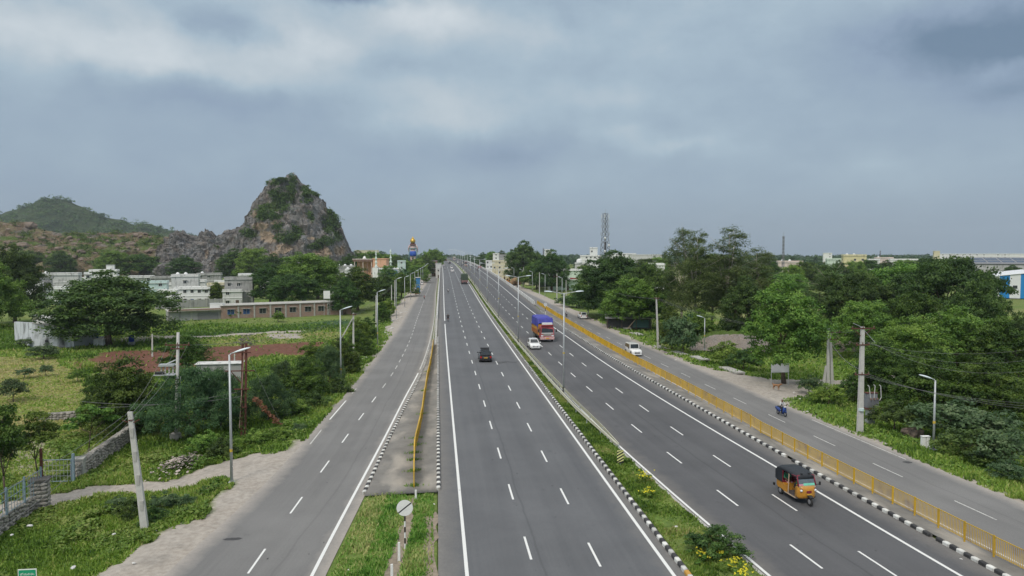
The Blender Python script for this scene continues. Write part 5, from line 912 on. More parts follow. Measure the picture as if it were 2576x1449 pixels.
# ---------------------------------------------------------------- signs, bollards
P = G(1019, 1381, .03); d = depth_of(P); t = thing('road_sign', 'round white sign with black diagonal bar on a striped post', 'road sign', P); H = 2.62; hh = At(1020, 1275, d)[2]-P[2]; rr = 20.3*d/FPX
for k in range(6): z0, z1 = (hh-rr)*k/6, (hh-rr)*(k+1)/6; MB().bar((0, 0, z0), (0, 0, z1), .045, None, 8).build('post_band', WHITE if k % 2 == 0 else BLACK, t)
MB().bar((0, 0, hh-rr), (0, 0, hh+.2), .04, None, 8).build('post', BLACK, t); MB().lathe([(rr, -.075), (rr, -.055)], 40, (0, 0, hh), 'y').build('disc', WHITE, t)
a = rad(38); u = Vector((math.cos(a), 0, math.sin(a))); v = Vector((-math.sin(a), 0, math.cos(a))); c0 = Vector((0, -.079, hh)); MB().quad(c0-u*rr*.99-v*.034, c0+u*rr*.99-v*.034, c0+u*rr*.99+v*.034, c0-u*rr*.99+v*.034).build('diagonal_bar', BLACK, t)
for x, yb, yt, lb in ((1004, 1412, 1364, 'white marker post right of the dirt rut, nearer the round sign'), (986, 1475, 1418, 'white marker post at the bottom edge on the grass island'), (1046, 1258, 1232, 'white marker stub at the end of the left yellow fence')):
    P = G(x, yb, .03); t = thing('marker_post', lb, 'post', P); h = (yb-yt)*depth_of(P)/FPX; MB().taper(-.07, .07, -.05, .05, -.1, h, .01).build('post', WHITE, t, bevel=.01); MB().box(-.09, .09, -.07, .07, -.1, .05).build('footing', CONC, t)
P = G(1372, 808, .6); d = depth_of(P); t = thing('road_sign', 'small round sign on striped post at the far end of the right yellow fence', 'road sign', P); hh = At(1372, 766, d)[2]-P[2]
for k in range(4): MB().bar((0, 0, hh*.8*k/4), (0, 0, hh*.8*(k+1)/4), .06, None, 6).build('post_band', BLACK if k % 2 else WHITE, t)
MB().lathe([(.42, -.06), (.42, -.03)], 24, (0, 0, hh), 'y').build('disc', mat('sign_grey', (.6, .61, .62), .5), t); MB().lathe([(.04, 0), (.04, hh*.2)], 8, (0, 0, hh*.8)).build('post', GALV, t)
# green village sign at the lower left corner
P = G(72, 1530, 0); d = depth_of(P); t = thing('place_sign', 'green place-name sign with white lettering at the bottom left corner', 'sign', P); z1 = At(72, 1429, d)[2]-P[2]; hw = 22*d/FPX; hb = hw*1.15
SG = mat('sign_green', (.015, .3, .16), .4, .04); MB().box(-hw, hw, -.02, 0, z1-2*hb, z1).build('frame', WHITE, t); MB().box(-hw*.92, hw*.92, -.026, -.021, z1-2*hb+.04, z1-.04).build('panel', SG, t)
for s in (-.6, .6): MB().bar((s*hw, .05, -.2), (s*hw, .05, z1-.1), .03).build('post', GALV, t)
def textpart(s, x, z, size, m, par, y=-.03, width=None, rz=0, name='lettering'):
    c = bpy.data.curves.new(name, 'FONT'); c.body = s; c.size = size; c.align_x = 'CENTER'; c.align_y = 'CENTER'; c.extrude = .002; tmp = bpy.data.objects.new('tmp', c); COL.objects.link(tmp); bpy.context.view_layer.update(); dg = bpy.context.evaluated_depsgraph_get()
    me = bpy.data.meshes.new_from_object(tmp.evaluated_get(dg)); bpy.data.objects.remove(tmp); me.materials.clear(); me.materials.append(m); o = link(name, me, par, (x, y, z)); o.rotation_euler = (math.pi/2, 0, rz)
    if width and len(me.vertices):
        xs = [v.co.x for v in me.vertices]; k = width/max(1e-3, max(xs)-min(xs)); o.scale = (k, min(k, 1.3), 1)
    return o
textpart('బోయపాలెం', 0, z1-hb*.52, .2, WHITE, t, width=hw*1.5); textpart('Boyapalem', 0, z1-hb*1.02, .2, WHITE, t, width=hw*1.5)
# white board by the neem
P = G(1940, 965, -.05); d = depth_of(P); t = thing('notice_board', 'blank whitish board on two posts under the neem tree', 'board', P); w = 45*d/FPX; z0, z1 = At(1940, 936, d)[2]-P[2], At(1940, 915, d)[2]-P[2]
for x in (0, w): MB().bar((x, 0, -.2), (x, 0, z1), .04).build('post', GALV, t)
MB().box(-.05, w+.05, -.06, -.03, z0, z1).build('panel', mat('board_grey', (.5, .52, .54), .6, .06), t); MB().box(-.07, w+.07, -.075, -.061, z0-.05, z0).box(-.07, w+.07, -.075, -.061, z1, z1+.05).build('frame', GALV, t)
# ---------------------------------------------------------------- vehicles
LAMPR = mat('tail_lamp_red', (.45, .02, .02), .25); LAMPW = mat('head_lamp', (.75, .77, .8), .12, .03, spec=.8); PLATEW = mat('plate_white', (.75, .75, .75), .5, .03); PLATEY = mat('plate_yellow', (.7, .42, .06), .5, .03)
RIM = mat('wheel_rim', (.45, .45, .47), .35, .05, metal=.6); TRIM = mat('black_trim', (.02, .02, .022), .5)
_WH = {}
def wheel(t, x, y, r, w, nm='wheel'):
    k = (r, w)
    if k not in _WH:
        _WH[k] = (MB().lathe([(r*.6, -w/2), (r*.93, -w/2), (r, -w*.35), (r, w*.35), (r*.93, w/2), (r*.6, w/2)], 18, axis='x').mesh('tyre', RUBBER, True), MB().lathe([(.04, -w/2-.01), (r*.5, -w/2-.012), (r*.6, -w*.44), (r*.6, w*.44), (r*.5, w/2+.012), (.04, w/2+.01)], 14, axis='x').mesh('rim', RIM, True))
    o = link(nm, _WH[k][0], t, (x, y, r)); link('rim', _WH[k][1], o); return o
def face_quad(p, q, r, s, u0, u1, v0, v1, off):     # sub-rectangle of the quad pqrs (p-q bottom, s-r top) pushed outward
    p, q, r, s = map(Vector, (p, q, r, s)); n = (q-p).cross(s-p).normalized()*off; f = lambda u, v: p.lerp(q, u).lerp(s.lerp(r, u), v)+n
    return [f(u0, v0), f(u1, v0), f(u1, v1), f(u0, v1)]
def car(label, P, rz, paint, L=3.9, Wd=1.72, H=1.5, belt=.92, hood=.86, c0=-.75, c1=1.85, r0=.05, r1=1.5, wr=.31, cat='car', box=False, rack=False, plate=PLATEW, rail=False, name='parked_car', slope=0., tail=.9):
    t = thing(name, label, cat, P, rz); t.rotation_euler = (slope, 0, rz); h = Wd/2; y0, y1 = -L/2, L/2
    st = [(y0, .80, .34, hood*.62), (y0+.10, .93, .24, hood*.80), (y0+.35, .98, .2, hood*.93), (c0-.05, 1., .2, belt), (c1-.35, 1., .2, belt+.02), (y1-.22, .98, .22, belt*tail), (y1-.04, .93, .26, belt*tail*.93), (y1, .86, .34, belt*.72)]
    R = []
    for y, w, zb, zt in st: w *= h; R.append([(-w*.9, y, zb), (w*.9, y, zb), (w, y, zb+.12), (w, y, zt-.16), (w*.95, y, zt-.04), (w*.86, y, zt), (-w*.86, y, zt), (-w*.95, y, zt-.04), (-w, y, zt-.16), (-w, y, zb+.12)])
    MB().loft(R).build('body', paint, t, True)
    i = .06 if box else .17; B = [(-h*.93, c0), (h*.93, c0), (h*.93, c1), (-h*.93, c1)]; T = [(-h+i+.06, r0), (h-i-.06, r0), (h-i-.06, r1), (-h+i+.06, r1)]; b = [Vector((x, y, belt-.03)) for x, y in B]; tt = [Vector((x, y, H)) for x, y in T]; MB().hexa(b+tt).build('cabin', paint, t, False, .05)
    MB().add(face_quad(b[0], b[1], tt[1], tt[0], .07, .93, .1, .9, .012), [(0, 1, 2, 3)]).build('windscreen', GLASS, t); MB().add(face_quad(b[2], b[3], tt[3], tt[2], .1, .9, .2, .88, .012), [(0, 1, 2, 3)]).build('rear_window', GLASS, t)
    for a, c, d_, e_ in ((b[1], b[2], tt[2], tt[1]), (b[3], b[0], tt[0], tt[3])):
        cuts = ((.05, .33), (.37, .63), (.68, .95)) if box else ((.12, .5), (.53, .88))
        for u0, u1 in cuts: MB().add(face_quad(a, c, d_, e_, u0, u1, .16, .86, .012), [(0, 1, 2, 3)]).build('side_window', GLASS, t)
    for s in (-1, 1):
        for y in (y0+.72, y1-.72): wheel(t, s*(h-.1), y, wr, .2); MB().lathe([(wr*1.16, 0), (wr*1.16, .012)], 18, (s*h-.006, y, wr+.01), 'x').build('wheel_arch', TRIM, t)
        MB().box(s*(h-.52)-.15, s*(h-.52)+.2, y0-.012, y0+.16, hood*.60, hood*.78).build('headlight', LAMPW, t, bevel=.03); MB().box(s*(h-.2)-.13, s*(h-.2)+.1, y1-.1, y1+.012, .62, .9).build('tail_light', LAMPR, t, bevel=.02); MB().box(s*h-.02 if s > 0 else s*h-.2, s*h+.2 if s > 0 else s*h+.02, c0+.1, c0+.24, belt, belt+.16).build('mirror', paint if not box else TRIM, t, bevel=.03)
    MB().box(-.42, .42, y0-.02, y0+.1, hood*.42, hood*.62).build('grille', TRIM, t, bevel=.02); MB().box(-h*.88, h*.88, y0-.05, y0+.2, .22, .36).build('front_bumper', TRIM if box is False and paint is BLACK else paint, t, bevel=.04); MB().box(-h*.9, h*.9, y1-.15, y1+.05, .24, .48).build('rear_bumper', paint, t, bevel=.04)
    MB().box(-.26, .26, y0-.062, y0-.05, .36, .47).build('number_plate', plate, t); MB().box(-.26, .26, y1+.014, y1+.022, .62, .74).build('number_plate', plate, t); MB().box(-h*.86, h*.86, y0+.3, y1-.3, .12, .24).build('underbody', TRIM, t)
    if rack:
        for s in (-1, 1): MB().bar((s*(h-.32), r0+.1, H+.09), (s*(h-.32), r1-.1, H+.09), .025).build('roof_rail', TRIM, t)
        for k in range(5): y = r0+.15+k*(r1-r0-.3)/4; MB().bar((-h+.32, y, H+.1), (h-.32, y, H+.1), .025).build('rack_bar', TRIM, t)
        MB().box(-h+.25, h-.25, r0-.02, r0+.04, H+.06, H+.22).build('rack_board', TRIM, t)
    return t
PWHITE = mat('car_paint_white', (.78, .78, .77), .25, .03, coat=.6); PBLACK = mat('car_paint_black', (.018, .018, .02), .22, .1, coat=.7); PRED = mat('car_paint_red', (.35, .03, .03), .3, coat=.5); PSILV = mat('car_paint_silver', (.5, .51, .52), .3, coat=.5)
roadrot = lambda f, y: -math.atan2(float(f(y+3)-f(y-3)), 6.)
rslope = lambda y: math.atan2(float(zm(y+3)-zm(y-3)), 6.)
P = M(1222, 912); car('black SUV with roof rack driving away on the left carriageway', P+np.array([0, 2.1, .02]), math.pi, PBLACK, 4.2, 1.78, 1.62, 1.0, .98, -.85, 2.0, -.1, 1.75, .34, box=False, rack=True, plate=PLATEY, name='suv', slope=-rslope(P[1]))
P = M(1347, 880); car('white hatchback coming towards the camera beside the red lorry', P+np.array([0, 2., .02]), 0.02, PWHITE, 3.85, 1.74, 1.52, name='hatchback')
P = G(1602, 897, 0); car('white boxy jeep-like car coming along the right service road', P+np.array([0, 2., .01]), .03, PWHITE, 4.1, 1.72, 1.86, 1.08, 1.06, -.62, 2.05, -.42, 1.98, .36, box=True, name='jeep')
P = G(1469, 803, 0); car('white car parked at the right roadside under the dark tree, seen from behind', P+np.array([0, 2., .01]), math.pi, PWHITE, 4.0, 1.75, 1.7, 1., .98, -.8, 1.95, -.1, 1.75, .33, name='parked_car', rack=False)
P = M(1138, 684); car('white car driving away just beyond the green lorry', P+np.array([0, 2, .02]), math.pi, PWHITE, name='hatchback', slope=-rslope(P[1])); P = M(1136.5, 676); car('farther of the two white cars beyond the green lorry', P+np.array([0, 3, .02]), math.pi, PWHITE, name='hatchback', H=1.8, slope=-rslope(P[1]))
P = M(1117, 669); car('far orange-tailed white car at the left edge of the rising road', P, math.pi, PSILV, name='hatchback'); P = M(1207, 674); car('far red car on the right edge of the right carriageway', P, 0, PRED, name='hatchback'); P = M(1160, 668); car('far dark car on the right carriageway beside the lorry', P, 0, PBLACK, name='hatchback')
P = G(1061, 716); car('white pickup-like car parked on the sandy left roadside', P, math.pi, PWHITE, name='parked_car', H=1.75)
for x, y, k, lb in ((1131, 664, PBLACK, 'far dark car on the left carriageway beyond the white cars'), (1127, 660, PSILV, 'far silver car near the crest of the left carriageway'), (1152, 661, PWHITE, 'far white car near the crest of the right carriageway'), (1165, 664, PSILV, 'far silver car on the right carriageway behind the dark lorry'), (1184, 669, PWHITE, 'far white car on the right carriageway outer lane'), (1122, 656, PRED, 'far red car at the crest of the left carriageway')):
    P = M(x, y); car(lb, P, math.pi if x < 1145 else 0, k, name='hatchback', H=1.65)
# lorries
WOODY = mat('lorry_yellow_wood', (.5, .27, .05), .7, .2, 3); LRED = mat('lorry_red', (.28, .03, .035), .45, .15, 3); TARPB = mat('blue_tarpaulin', (.05, .055, .33), .55, .3, 1.6, bump=.4, bscale=3.); TARPG = mat('green_tarpaulin', (.06, .085, .06), .8, .2, 1.5, bump=.4, bscale=3.); LPINK = mat('lorry_pink_panel', (.5, .16, .17), .5, .25, 4); LGREY = mat('lorry_chassis', (.08, .07, .07), .8)
def tarp(t, x, y0, y1, z0, z1, m, seed, drop=.5, nm='tarpaulin'):
    nx, ny = 17, 24; V = []; 
    for j in range(ny):
        for i in range(nx):
            u = i/(nx-1)*2-1; v = j/(ny-1); a = max(0, abs(u)-.72)/.28; e_ = max(0, abs(v*2-1)-.85)/.15; px = math.copysign(min(abs(u)/.72, 1), u)*x*(1+.05*a); z = z1-(z1-z0)*(.12*u*u)-(z1-z0+drop)*a-(z1-z0)*.6*e_**2
            n_ = noise.noise(Vector((px*1.6+seed, v*(y1-y0)*1.1, z*1.2)))*.14+noise.noise(Vector((px*4+seed, v*9, z*3)))*.05; V.append((px*(1+n_*.35)+(0 if a < .1 else math.copysign(.03, u)), y0+v*(y1-y0), z+n_))
    F = [(j*nx+i, j*nx+i+1, (j+1)*nx+i+1, (j+1)*nx+i) for j in range(ny-1) for i in range(nx-1)]; MB().add(V, F).build(nm, m, t, False)
def lorry(label, P, rz, cabm, sidem, tarpm, L=9., tz=3.9, slope=0., rear=False):
    t = thing('lorry', label, 'lorry', P, rz); t.rotation_euler = (slope, 0, rz); y0 = -L/2
    MB().box(-.5, .5, y0+.5, L/2-.1, .65, .9).build('chassis', LGREY, t)
    R = [[(-1.18, y, .62), (1.18, y, .62), (1.2, y, 1.5), (1.12, y+k, 2.55), (1.0, y+k, 2.75), (-1.0, y+k, 2.75), (-1.12, y+k, 2.55), (-1.2, y, 1.5)] for y, k in ((y0, .12), (y0+.12, .02), (y0+1.75, 0))]; MB().loft(R).build('cab', cabm, t)
    MB().add([(-1.02, y0-.012, 1.66), (1.02, y0-.012, 1.66), (.96, y0+.10, 2.42), (-.96, y0+.10, 2.42)], [(0, 1, 2, 3)]).build('windscreen', GLASS, t); MB().box(-1.05, 1.05, y0-.12, y0+.25, 2.76, 2.98).build('sun_visor', LRED, t, bevel=.03); MB().box(-.9, .9, y0+.02, y0+.5, 2.99, 3.35).build('roof_board', WHITE, t, bevel=.03)
    MB().box(-1.05, 1.05, y0-.05, y0, 1.5, 1.62).build('white_band', WHITE, t); MB().box(-.7, .7, y0-.06, y0-.005, 1.08, 1.46).build('grille', mat('lorry_grille', (.32, .3, .28), .4, .3, 14), t, bevel=.02); MB().box(-1.22, 1.22, y0-.16, y0+.1, .45, .95).build('bumper', mat('lorry_bumper', (.5, .12, .12), .5, .3, 7, col2=(.75, .68, .66)), t, bevel=.04); MB().box(-.3, .3, y0-.175, y0-.162, .6, .78).build('number_plate', PLATEY, t)
    for s in (-1, 1):
        MB().box(s*.92-.2, s*.92+.2, y0-.07, y0, 1.0, 1.25).build('headlight', LAMPW, t, bevel=.03); MB().bar((s*1.2, y0+.1, 2.3), (s*1.55, y0-.05, 2.2), .025).box(s*1.55-.1, s*1.55+.1, y0-.1, y0-.04, 1.75, 2.25).build('mirror', TRIM, t); MB().add([(s*1.215, y0+.2, 1.6), (s*1.215, y0+1.2, 1.6), (s*1.15, y0+1.2, 2.4), (s*1.15, y0+.3, 2.4)], [(0, 1, 2, 3)]).build('side_window', GLASS, t)
        for y in (y0+1.0, L/2-2.6, L/2-1.3): wheel(t, s*1.0, y, .5, .3)
        for k in range(7): z = 1.12+k*.24; MB().box(s*1.24-.03, s*1.24+.03, y0+1.95, L/2, z, z+.21).build('side_board', LRED if k < 3 else sidem, t)
        for k in range(6): y = y0+2.0+k*(L-2.1)/5; MB().box(s*1.31-.04, s*1.31+.04, y-.05, y+.05, 1.0, 2.85).build('stake', sidem, t)
    MB().box(-1.25, 1.25, y0+1.95, L/2, 1., 1.1).build('load_bed', LGREY, t); MB().box(-1.27, 1.27, y0+1.9, y0+1.96, 1., 2.9).build('headboard', sidem, t)
    for k in range(5): z = 1.12+k*.3; MB().box(-1.24, 1.24, L/2-.03, L/2+.03, z, z+.27).build('tail_board', sidem if not rear else mat('lorry_pink_board', (.34, .2, .19), .8, .2, 3), t)
    MB().box(-1.2, 1.2, y0+2, L/2-.1, 1.1, 2.8).build('load', LGREY, t); tarp(t, 1.3, y0+1.85, L/2+.06, 2.6, tz, tarpm, len(label), .35 if rear else -.1)
    for s in (-1, 1): MB().box(s*.95-.15, s*.95+.15, L/2+.03, L/2+.08, .75, .92).build('tail_light', LAMPR, t)
    MB().box(-1.1, 1.1, L/2-.05, L/2+.05, .5, .7).build('rear_bumper', LGREY, t)
    if rear: tarp(t, 1.31, L/2-.5, L/2+.12, 1.9, tz-.05, tarpm, 3.3, 1.1, 'rear_flap'); MB().box(-1.27, 1.27, L/2+.06, L/2+.10, 1.7, tz-.35).build('tail_cover', tarpm, t)
    return t
P = M(1377, 861); lorry('red and yellow lorry with a blue tarpaulin coming towards the camera', P+np.array([-.1, 4.6, .02]), .02, mat('lorry_cab', (.33, .035, .045), .45, .3, 3, col2=(.48, .12, .13)), WOODY, TARPB, 9.2, 4.1)
P = M(1169, 715); lorry('lorry with a green tarpaulin driving away on the left carriageway', P+np.array([0, 4.5, .02]), math.pi, LRED, mat('lorry_dull_board', (.25, .18, .15), .8), TARPG, 9., 4.2, -rslope(P[1]), True)
P = M(1143, 655); lorry('tiny far lorry at the crest of the road', P, 0, mat('lorry_cab_white', (.6, .6, .58), .5), WOODY, mat('beige_tarpaulin', (.4, .38, .33), .8), 8.5); P = M(1171, 669); lorry('dark far lorry on the right carriageway beyond the lamps', P, 0, LGREY, LGREY, mat('dark_tarpaulin', (.06, .06, .065), .8), 8.)
# hay lorry and digger by the right roadside
HAY = mat('hay', (.25, .16, .085), .95, .3, 3, bump=.8, bscale=7.)
P = G(1297, 722, 0); t = thing('hay_trailer', 'trailer heaped with a bulging load of brown hay by the right roadside', 'trailer', P)
me = boulder(3, 4, .8); me.materials.append(HAY); o = link('hay_load', me, t, (0, 0, 2.7)); o.scale = (2.6, 3.2, 2.4)
MB().box(-1.2, 1.2, -2.6, 2.6, .75, .95).build('bed', WOODD, t)
for s in (-1, 1):
    for y in (-1.6, 1.6): wheel(t, s*.95, y, .45, .28)
P = G(1278, 712, 0); t = thing('excavator', 'small orange digger standing behind the hay trailer', 'digger', P); OR = mat('digger_orange', (.55, .22, .03), .5, .1)
for s in (-1, 1): MB().box(s*.8-.22, s*.8+.22, -1.3, 1.3, 0, .6).build('track', RUBBER, t, bevel=.15)
MB().box(-1., 1., -1., 1.3, .65, 1.7).build('engine_body', OR, t, bevel=.1); MB().box(-.9, 0, -1.1, .1, 1.2, 2.6).build('cab', OR, t, bevel=.06); MB().box(-.85, -.05, -1.115, -1.105, 1.7, 2.4).build('cab_window', GLASS, t); MB().path([(.4, -.9, 1.5), (.4, -2.6, 3.6), (.4, -4., 2.)], .17, 6).build('boom', OR, t); MB().taper(.05, .75, -4.3, -3.7, 1.1, 2., .1).build('bucket', LGREY, t)
# autorickshaw
RY = mat('rickshaw_orange', (.52, .24, .03), .4, .12, 5, coat=.3); HOOD = mat('rickshaw_hood', (.022, .026, .032), .6, .15, 4, bump=.2, bscale=6.); MAROON = mat('maroon_trim', (.2, .02, .04), .5); CREAM = mat('cream_trim', (.55, .42, .3), .6); GRSCR = mat('screen_sticker_green', (.2, .62, .45), .4); PKS = mat('pink_sticker', (.6, .25, .32), .4)
def rickshaw(label, P, rz, s_=1., full=True):
    t = thing('autorickshaw', label, 'autorickshaw', P, rz); t.scale = (s_,)*3; h = .68
    MB().loft([[(-h, y, .42), (h, y, .42), (h, y, .9), (-h, y, .9)] for y in (.35, 1.2)]+[[(-h*.95, 1.42, .5), (h*.95, 1.42, .5), (h*.95, 1.42, .95), (-h*.95, 1.42, .95)]]).build('rear_body', RY, t, False, .03)
    MB().box(-h, h, -.95, .36, .34, .44).build('floor', LGREY, t); MB().box(-h-.03, -h+.03, -.9, .4, .36, .42).box(h-.03, h+.03, -.9, .4, .36, .42).build('footboard_edge', CREAM, t)
    R = []
    for y, w, z0, z1 in ((-1.3, .28, .52, 1.02), (-1.22, .44, .42, 1.12), (-1.05, .6, .38, 1.18), (-.78, .66, .36, 1.2)): R.append([(-w*.9, y, z0), (w*.9, y, z0), (w, y, z0+.12), (w*.98, y, z1-.1), (w*.85, y, z1), (-w*.85, y, z1), (-w*.98, y, z1-.1), (-w, y, z0+.12)])
    MB().loft(R).build('front_cowl', RY, t, True)
    b = [(-.6, -1.08, 1.16), (.6, -1.08, 1.16), (.56, -.86, 1.78), (-.56, -.86, 1.78)]; MB().path([b[0], b[3], b[2], b[1]], .045, 8).build('windscreen_frame', MAROON, t, True); MB().add([tuple(q) for q in face_quad(b[0], b[1], b[2], b[3], .04, .96, .03, .97, 0)], [(0, 1, 2, 3)]).build('windscreen', mat('screen_glass', (.12, .15, .17), .1, .3, 4, spec=.8), t)
    if full:
        for u0, u1, v0, v1, m in ((.15, .85, .80, .95, GRSCR), (.3, .95, .04, .26, GRSCR), (.04, .3, .04, .2, PKS), (.05, .16, .7, .92, PKS)): MB().add([tuple(q) for q in face_quad(b[0], b[1], b[2], b[3], u0, u1, v0, v1, .006)], [(0, 1, 2, 3)]).build('sticker', m, t)
        MB().box(-.55, .55, -1.16, -.98, 1.1, 1.15).build('cream_sill', CREAM, t); MB().box(-.16, .16, -1.325, -1.30, .78, .92).build('badge_panel', MAROON, t); MB().bar((-.5, -1.2, 1.05), (0, -1.33, .72), .02).bar((.5, -1.2, 1.05), (0, -1.33, .72), .02).build('trim_bead', MAROON, t)
        for s in (-1, 1): MB().bar((s*.62, -1., 1.2), (s*.85, -1.1, 1.26), .02).box(s*.85-.06, s*.85+.06, -1.14, -1.1, 1.2, 1.42).build('mirror', TRIM, t); MB().box(s*.78-.05, s*.78+.05, 1.42, 1.55, .45, .62).build('mud_flap', TRIM, t)
        MB().box(-.13, .13, .42, .5, 1.79, 1.84).build('roof_seam', CREAM, t); MB().box(-.3, -.2, -.9, -.8, 1.86, 1.92).box(.2, .3, -.9, -.8, 1.86, 1.92).build('roof_lamp', TRIM, t)
    R = []
    for y, z, w in ((-.95, 1.8, .58), (-.8, 1.86, .64), (-.2, 1.93, .7), (.5, 1.95, .72), (1.1, 1.9, .72), (1.4, 1.74, .7), (1.48, 1.5, .69)): R.append([(-w, y, z-.2), (-w*.93, y, z-.07), (-w*.6, y, z), (w*.6, y, z), (w*.93, y, z-.07), (w, y, z-.2), (w*.96, y, z-.23), (-w*.96, y, z-.23)])
    MB().loft(R).build('hood', HOOD, t, True); MB().box(-.72, .72, 1.2, 1.49, .92, 1.6).build('rear_curtain', HOOD, t, bevel=.04)
    for s in (-1, 1): MB().box(s*.7-.02, s*.7+.02, .62, 1.25, .92, 1.75).build('side_curtain', HOOD, t); MB().path([(s*.68, .6, .9), (s*.68, .58, 1.74), (s*.62, -.82, 1.74)], .03, 6).build('door_frame', MAROON, t); MB().bar((s*.68, -.05, .42), (s*.66, -.1, 1.74), .03, None, 6).build('pillar', CREAM, t); MB().lathe([(.01, -.05), (.075, -.03), (.085, .02), (.06, .04)], 12, (s*.48, -1.24, .92), 'y').build('headlight', LAMPW, t, True); MB().box(s*.7-.025, s*.7+.025, .05, .5, .44, .85).build('side_panel', RY, t)
    MB().box(-.6, .6, .55, 1.15, .8, .95).build('rear_seat', MAROON, t, bevel=.04); MB().box(-.3, .3, -.35, .0, .72, .85).build('driver_seat', BLACK, t, bevel=.03); MB().box(-.6, .6, 1.1, 1.19, .95, 1.45).build('backrest', MAROON, t)
    MB().loft([[(-.14, -1.62+k*.12, .58-.02*k+zz), (.14, -1.62+k*.12, .58-.02*k+zz), (.12, -1.62+k*.12, .66-.02*k+zz), (-.12, -1.62+k*.12, .66-.02*k+zz)] for k, zz in ((0, -.08), (1, 0), (2, .04), (3, .05), (4, .03))]).build('front_mudguard', TRIM, t); MB().bar((0, -1.1, .8), (0, -1.42, .28), .04).build('fork', TRIM, t)
    o = wheel(t, 0, -1.42, .27, .12); 
    for s in (-1, 1): wheel(t, s*.6, .95, .27, .13)
    MB().bar((-.38, -.75, 1.12), (.38, -.75, 1.12), .018).build('handlebar', TRIM, t); MB().box(-.15, .15, -1.35, -1.33, .66, .74).build('number_plate', PLATEY, t); return t
Pr = M(2040, 1268)+np.array([-.35, 1.1, .01]); rickshaw('orange autorickshaw with a black hood driving towards the camera', Pr, roadrot(fI, 46)*.9, 1.02)
# ---------------------------------------------------------------- people (one continuous skin each)
SK = mat('skin', (.16, .085, .055), .6, .1); HAIR = mat('hair', (.012, .01, .01), .6)
def person_mesh(J, E_, rad_, regions, mats, name='person'):
    me = bpy.data.meshes.new('tmp'); me.from_pydata(J, E_, []); o = bpy.data.objects.new('tmp', me); COL.objects.link(o); md = o.modifiers.new('s', 'SKIN'); md.use_smooth_shade = True; sv = me.skin_vertices[0].data
    for i, r in enumerate(rad_): sv[i].radius = (r, r) if not hasattr(r, '__len__') else r
    sv[0].use_root = True; ss = o.modifiers.new('ss', 'SUBSURF'); ss.levels = 1; ss.render_levels = 1; bpy.context.view_layer.update(); dg = bpy.context.evaluated_depsgraph_get(); out = bpy.data.meshes.new_from_object(o.evaluated_get(dg)); bpy.data.objects.remove(o)
    for m in mats: out.materials.append(m)
    JV = [Vector(j) for j in J]
    for p in out.polygons:
        c = p.center; k = min(range(len(JV)), key=lambda i: (JV[i]-c).length-(.03 if regions[i] == 2 else 0)); p.material_index = regions[k]
        if regions[k] == 3 and (c-JV[k]).y < -.02 and (c-JV[k]).z < .05: p.material_index = 2
    out.name = name; return out
def rider_mesh(shirt, trouser, veil=None, hairm=None):
    J = [(0, .1, .82), (0, .06, 1.02), (0, .0, 1.22), (0, -.02, 1.36), (0, -.03, 1.43), (0, -.05, 1.54), (0, -.045, 1.64)]; R = [(.17, .13), (.15, .11), (.18, .12), (.13, .1), .06, (.085, .1), (.075, .085)]; reg = [1, 0, 0, 0, 2, 3, 3]; E_ = [(0, 1), (1, 2), (2, 3), (3, 4), (4, 5), (5, 6)]
    for s in (-1, 1):
        b = len(J); J += [(s*.19, -.03, 1.35), (s*.27, -.14, 1.12), (s*.27, -.4, 1.06), (s*.26, -.48, 1.05)]; R += [.065, .05, .04, .04]; reg += [0, 0, 2, 2]; E_ += [(3, b), (b, b+1), (b+1, b+2), (b+2, b+3)]
        b = len(J); J += [(s*.12, .06, .8), (s*.2, -.32, .78), (s*.17, -.22, .38), (s*.17, -.34, .32)]; R += [.095, .075, .05, .045]; reg += [1, 1, 1, 3]; E_ += [(0, b), (b, b+1), (b+1, b+2), (b+2, b+3)]
    return person_mesh(J, E_, R, reg, [shirt, trouser, SK, hairm or HAIR])
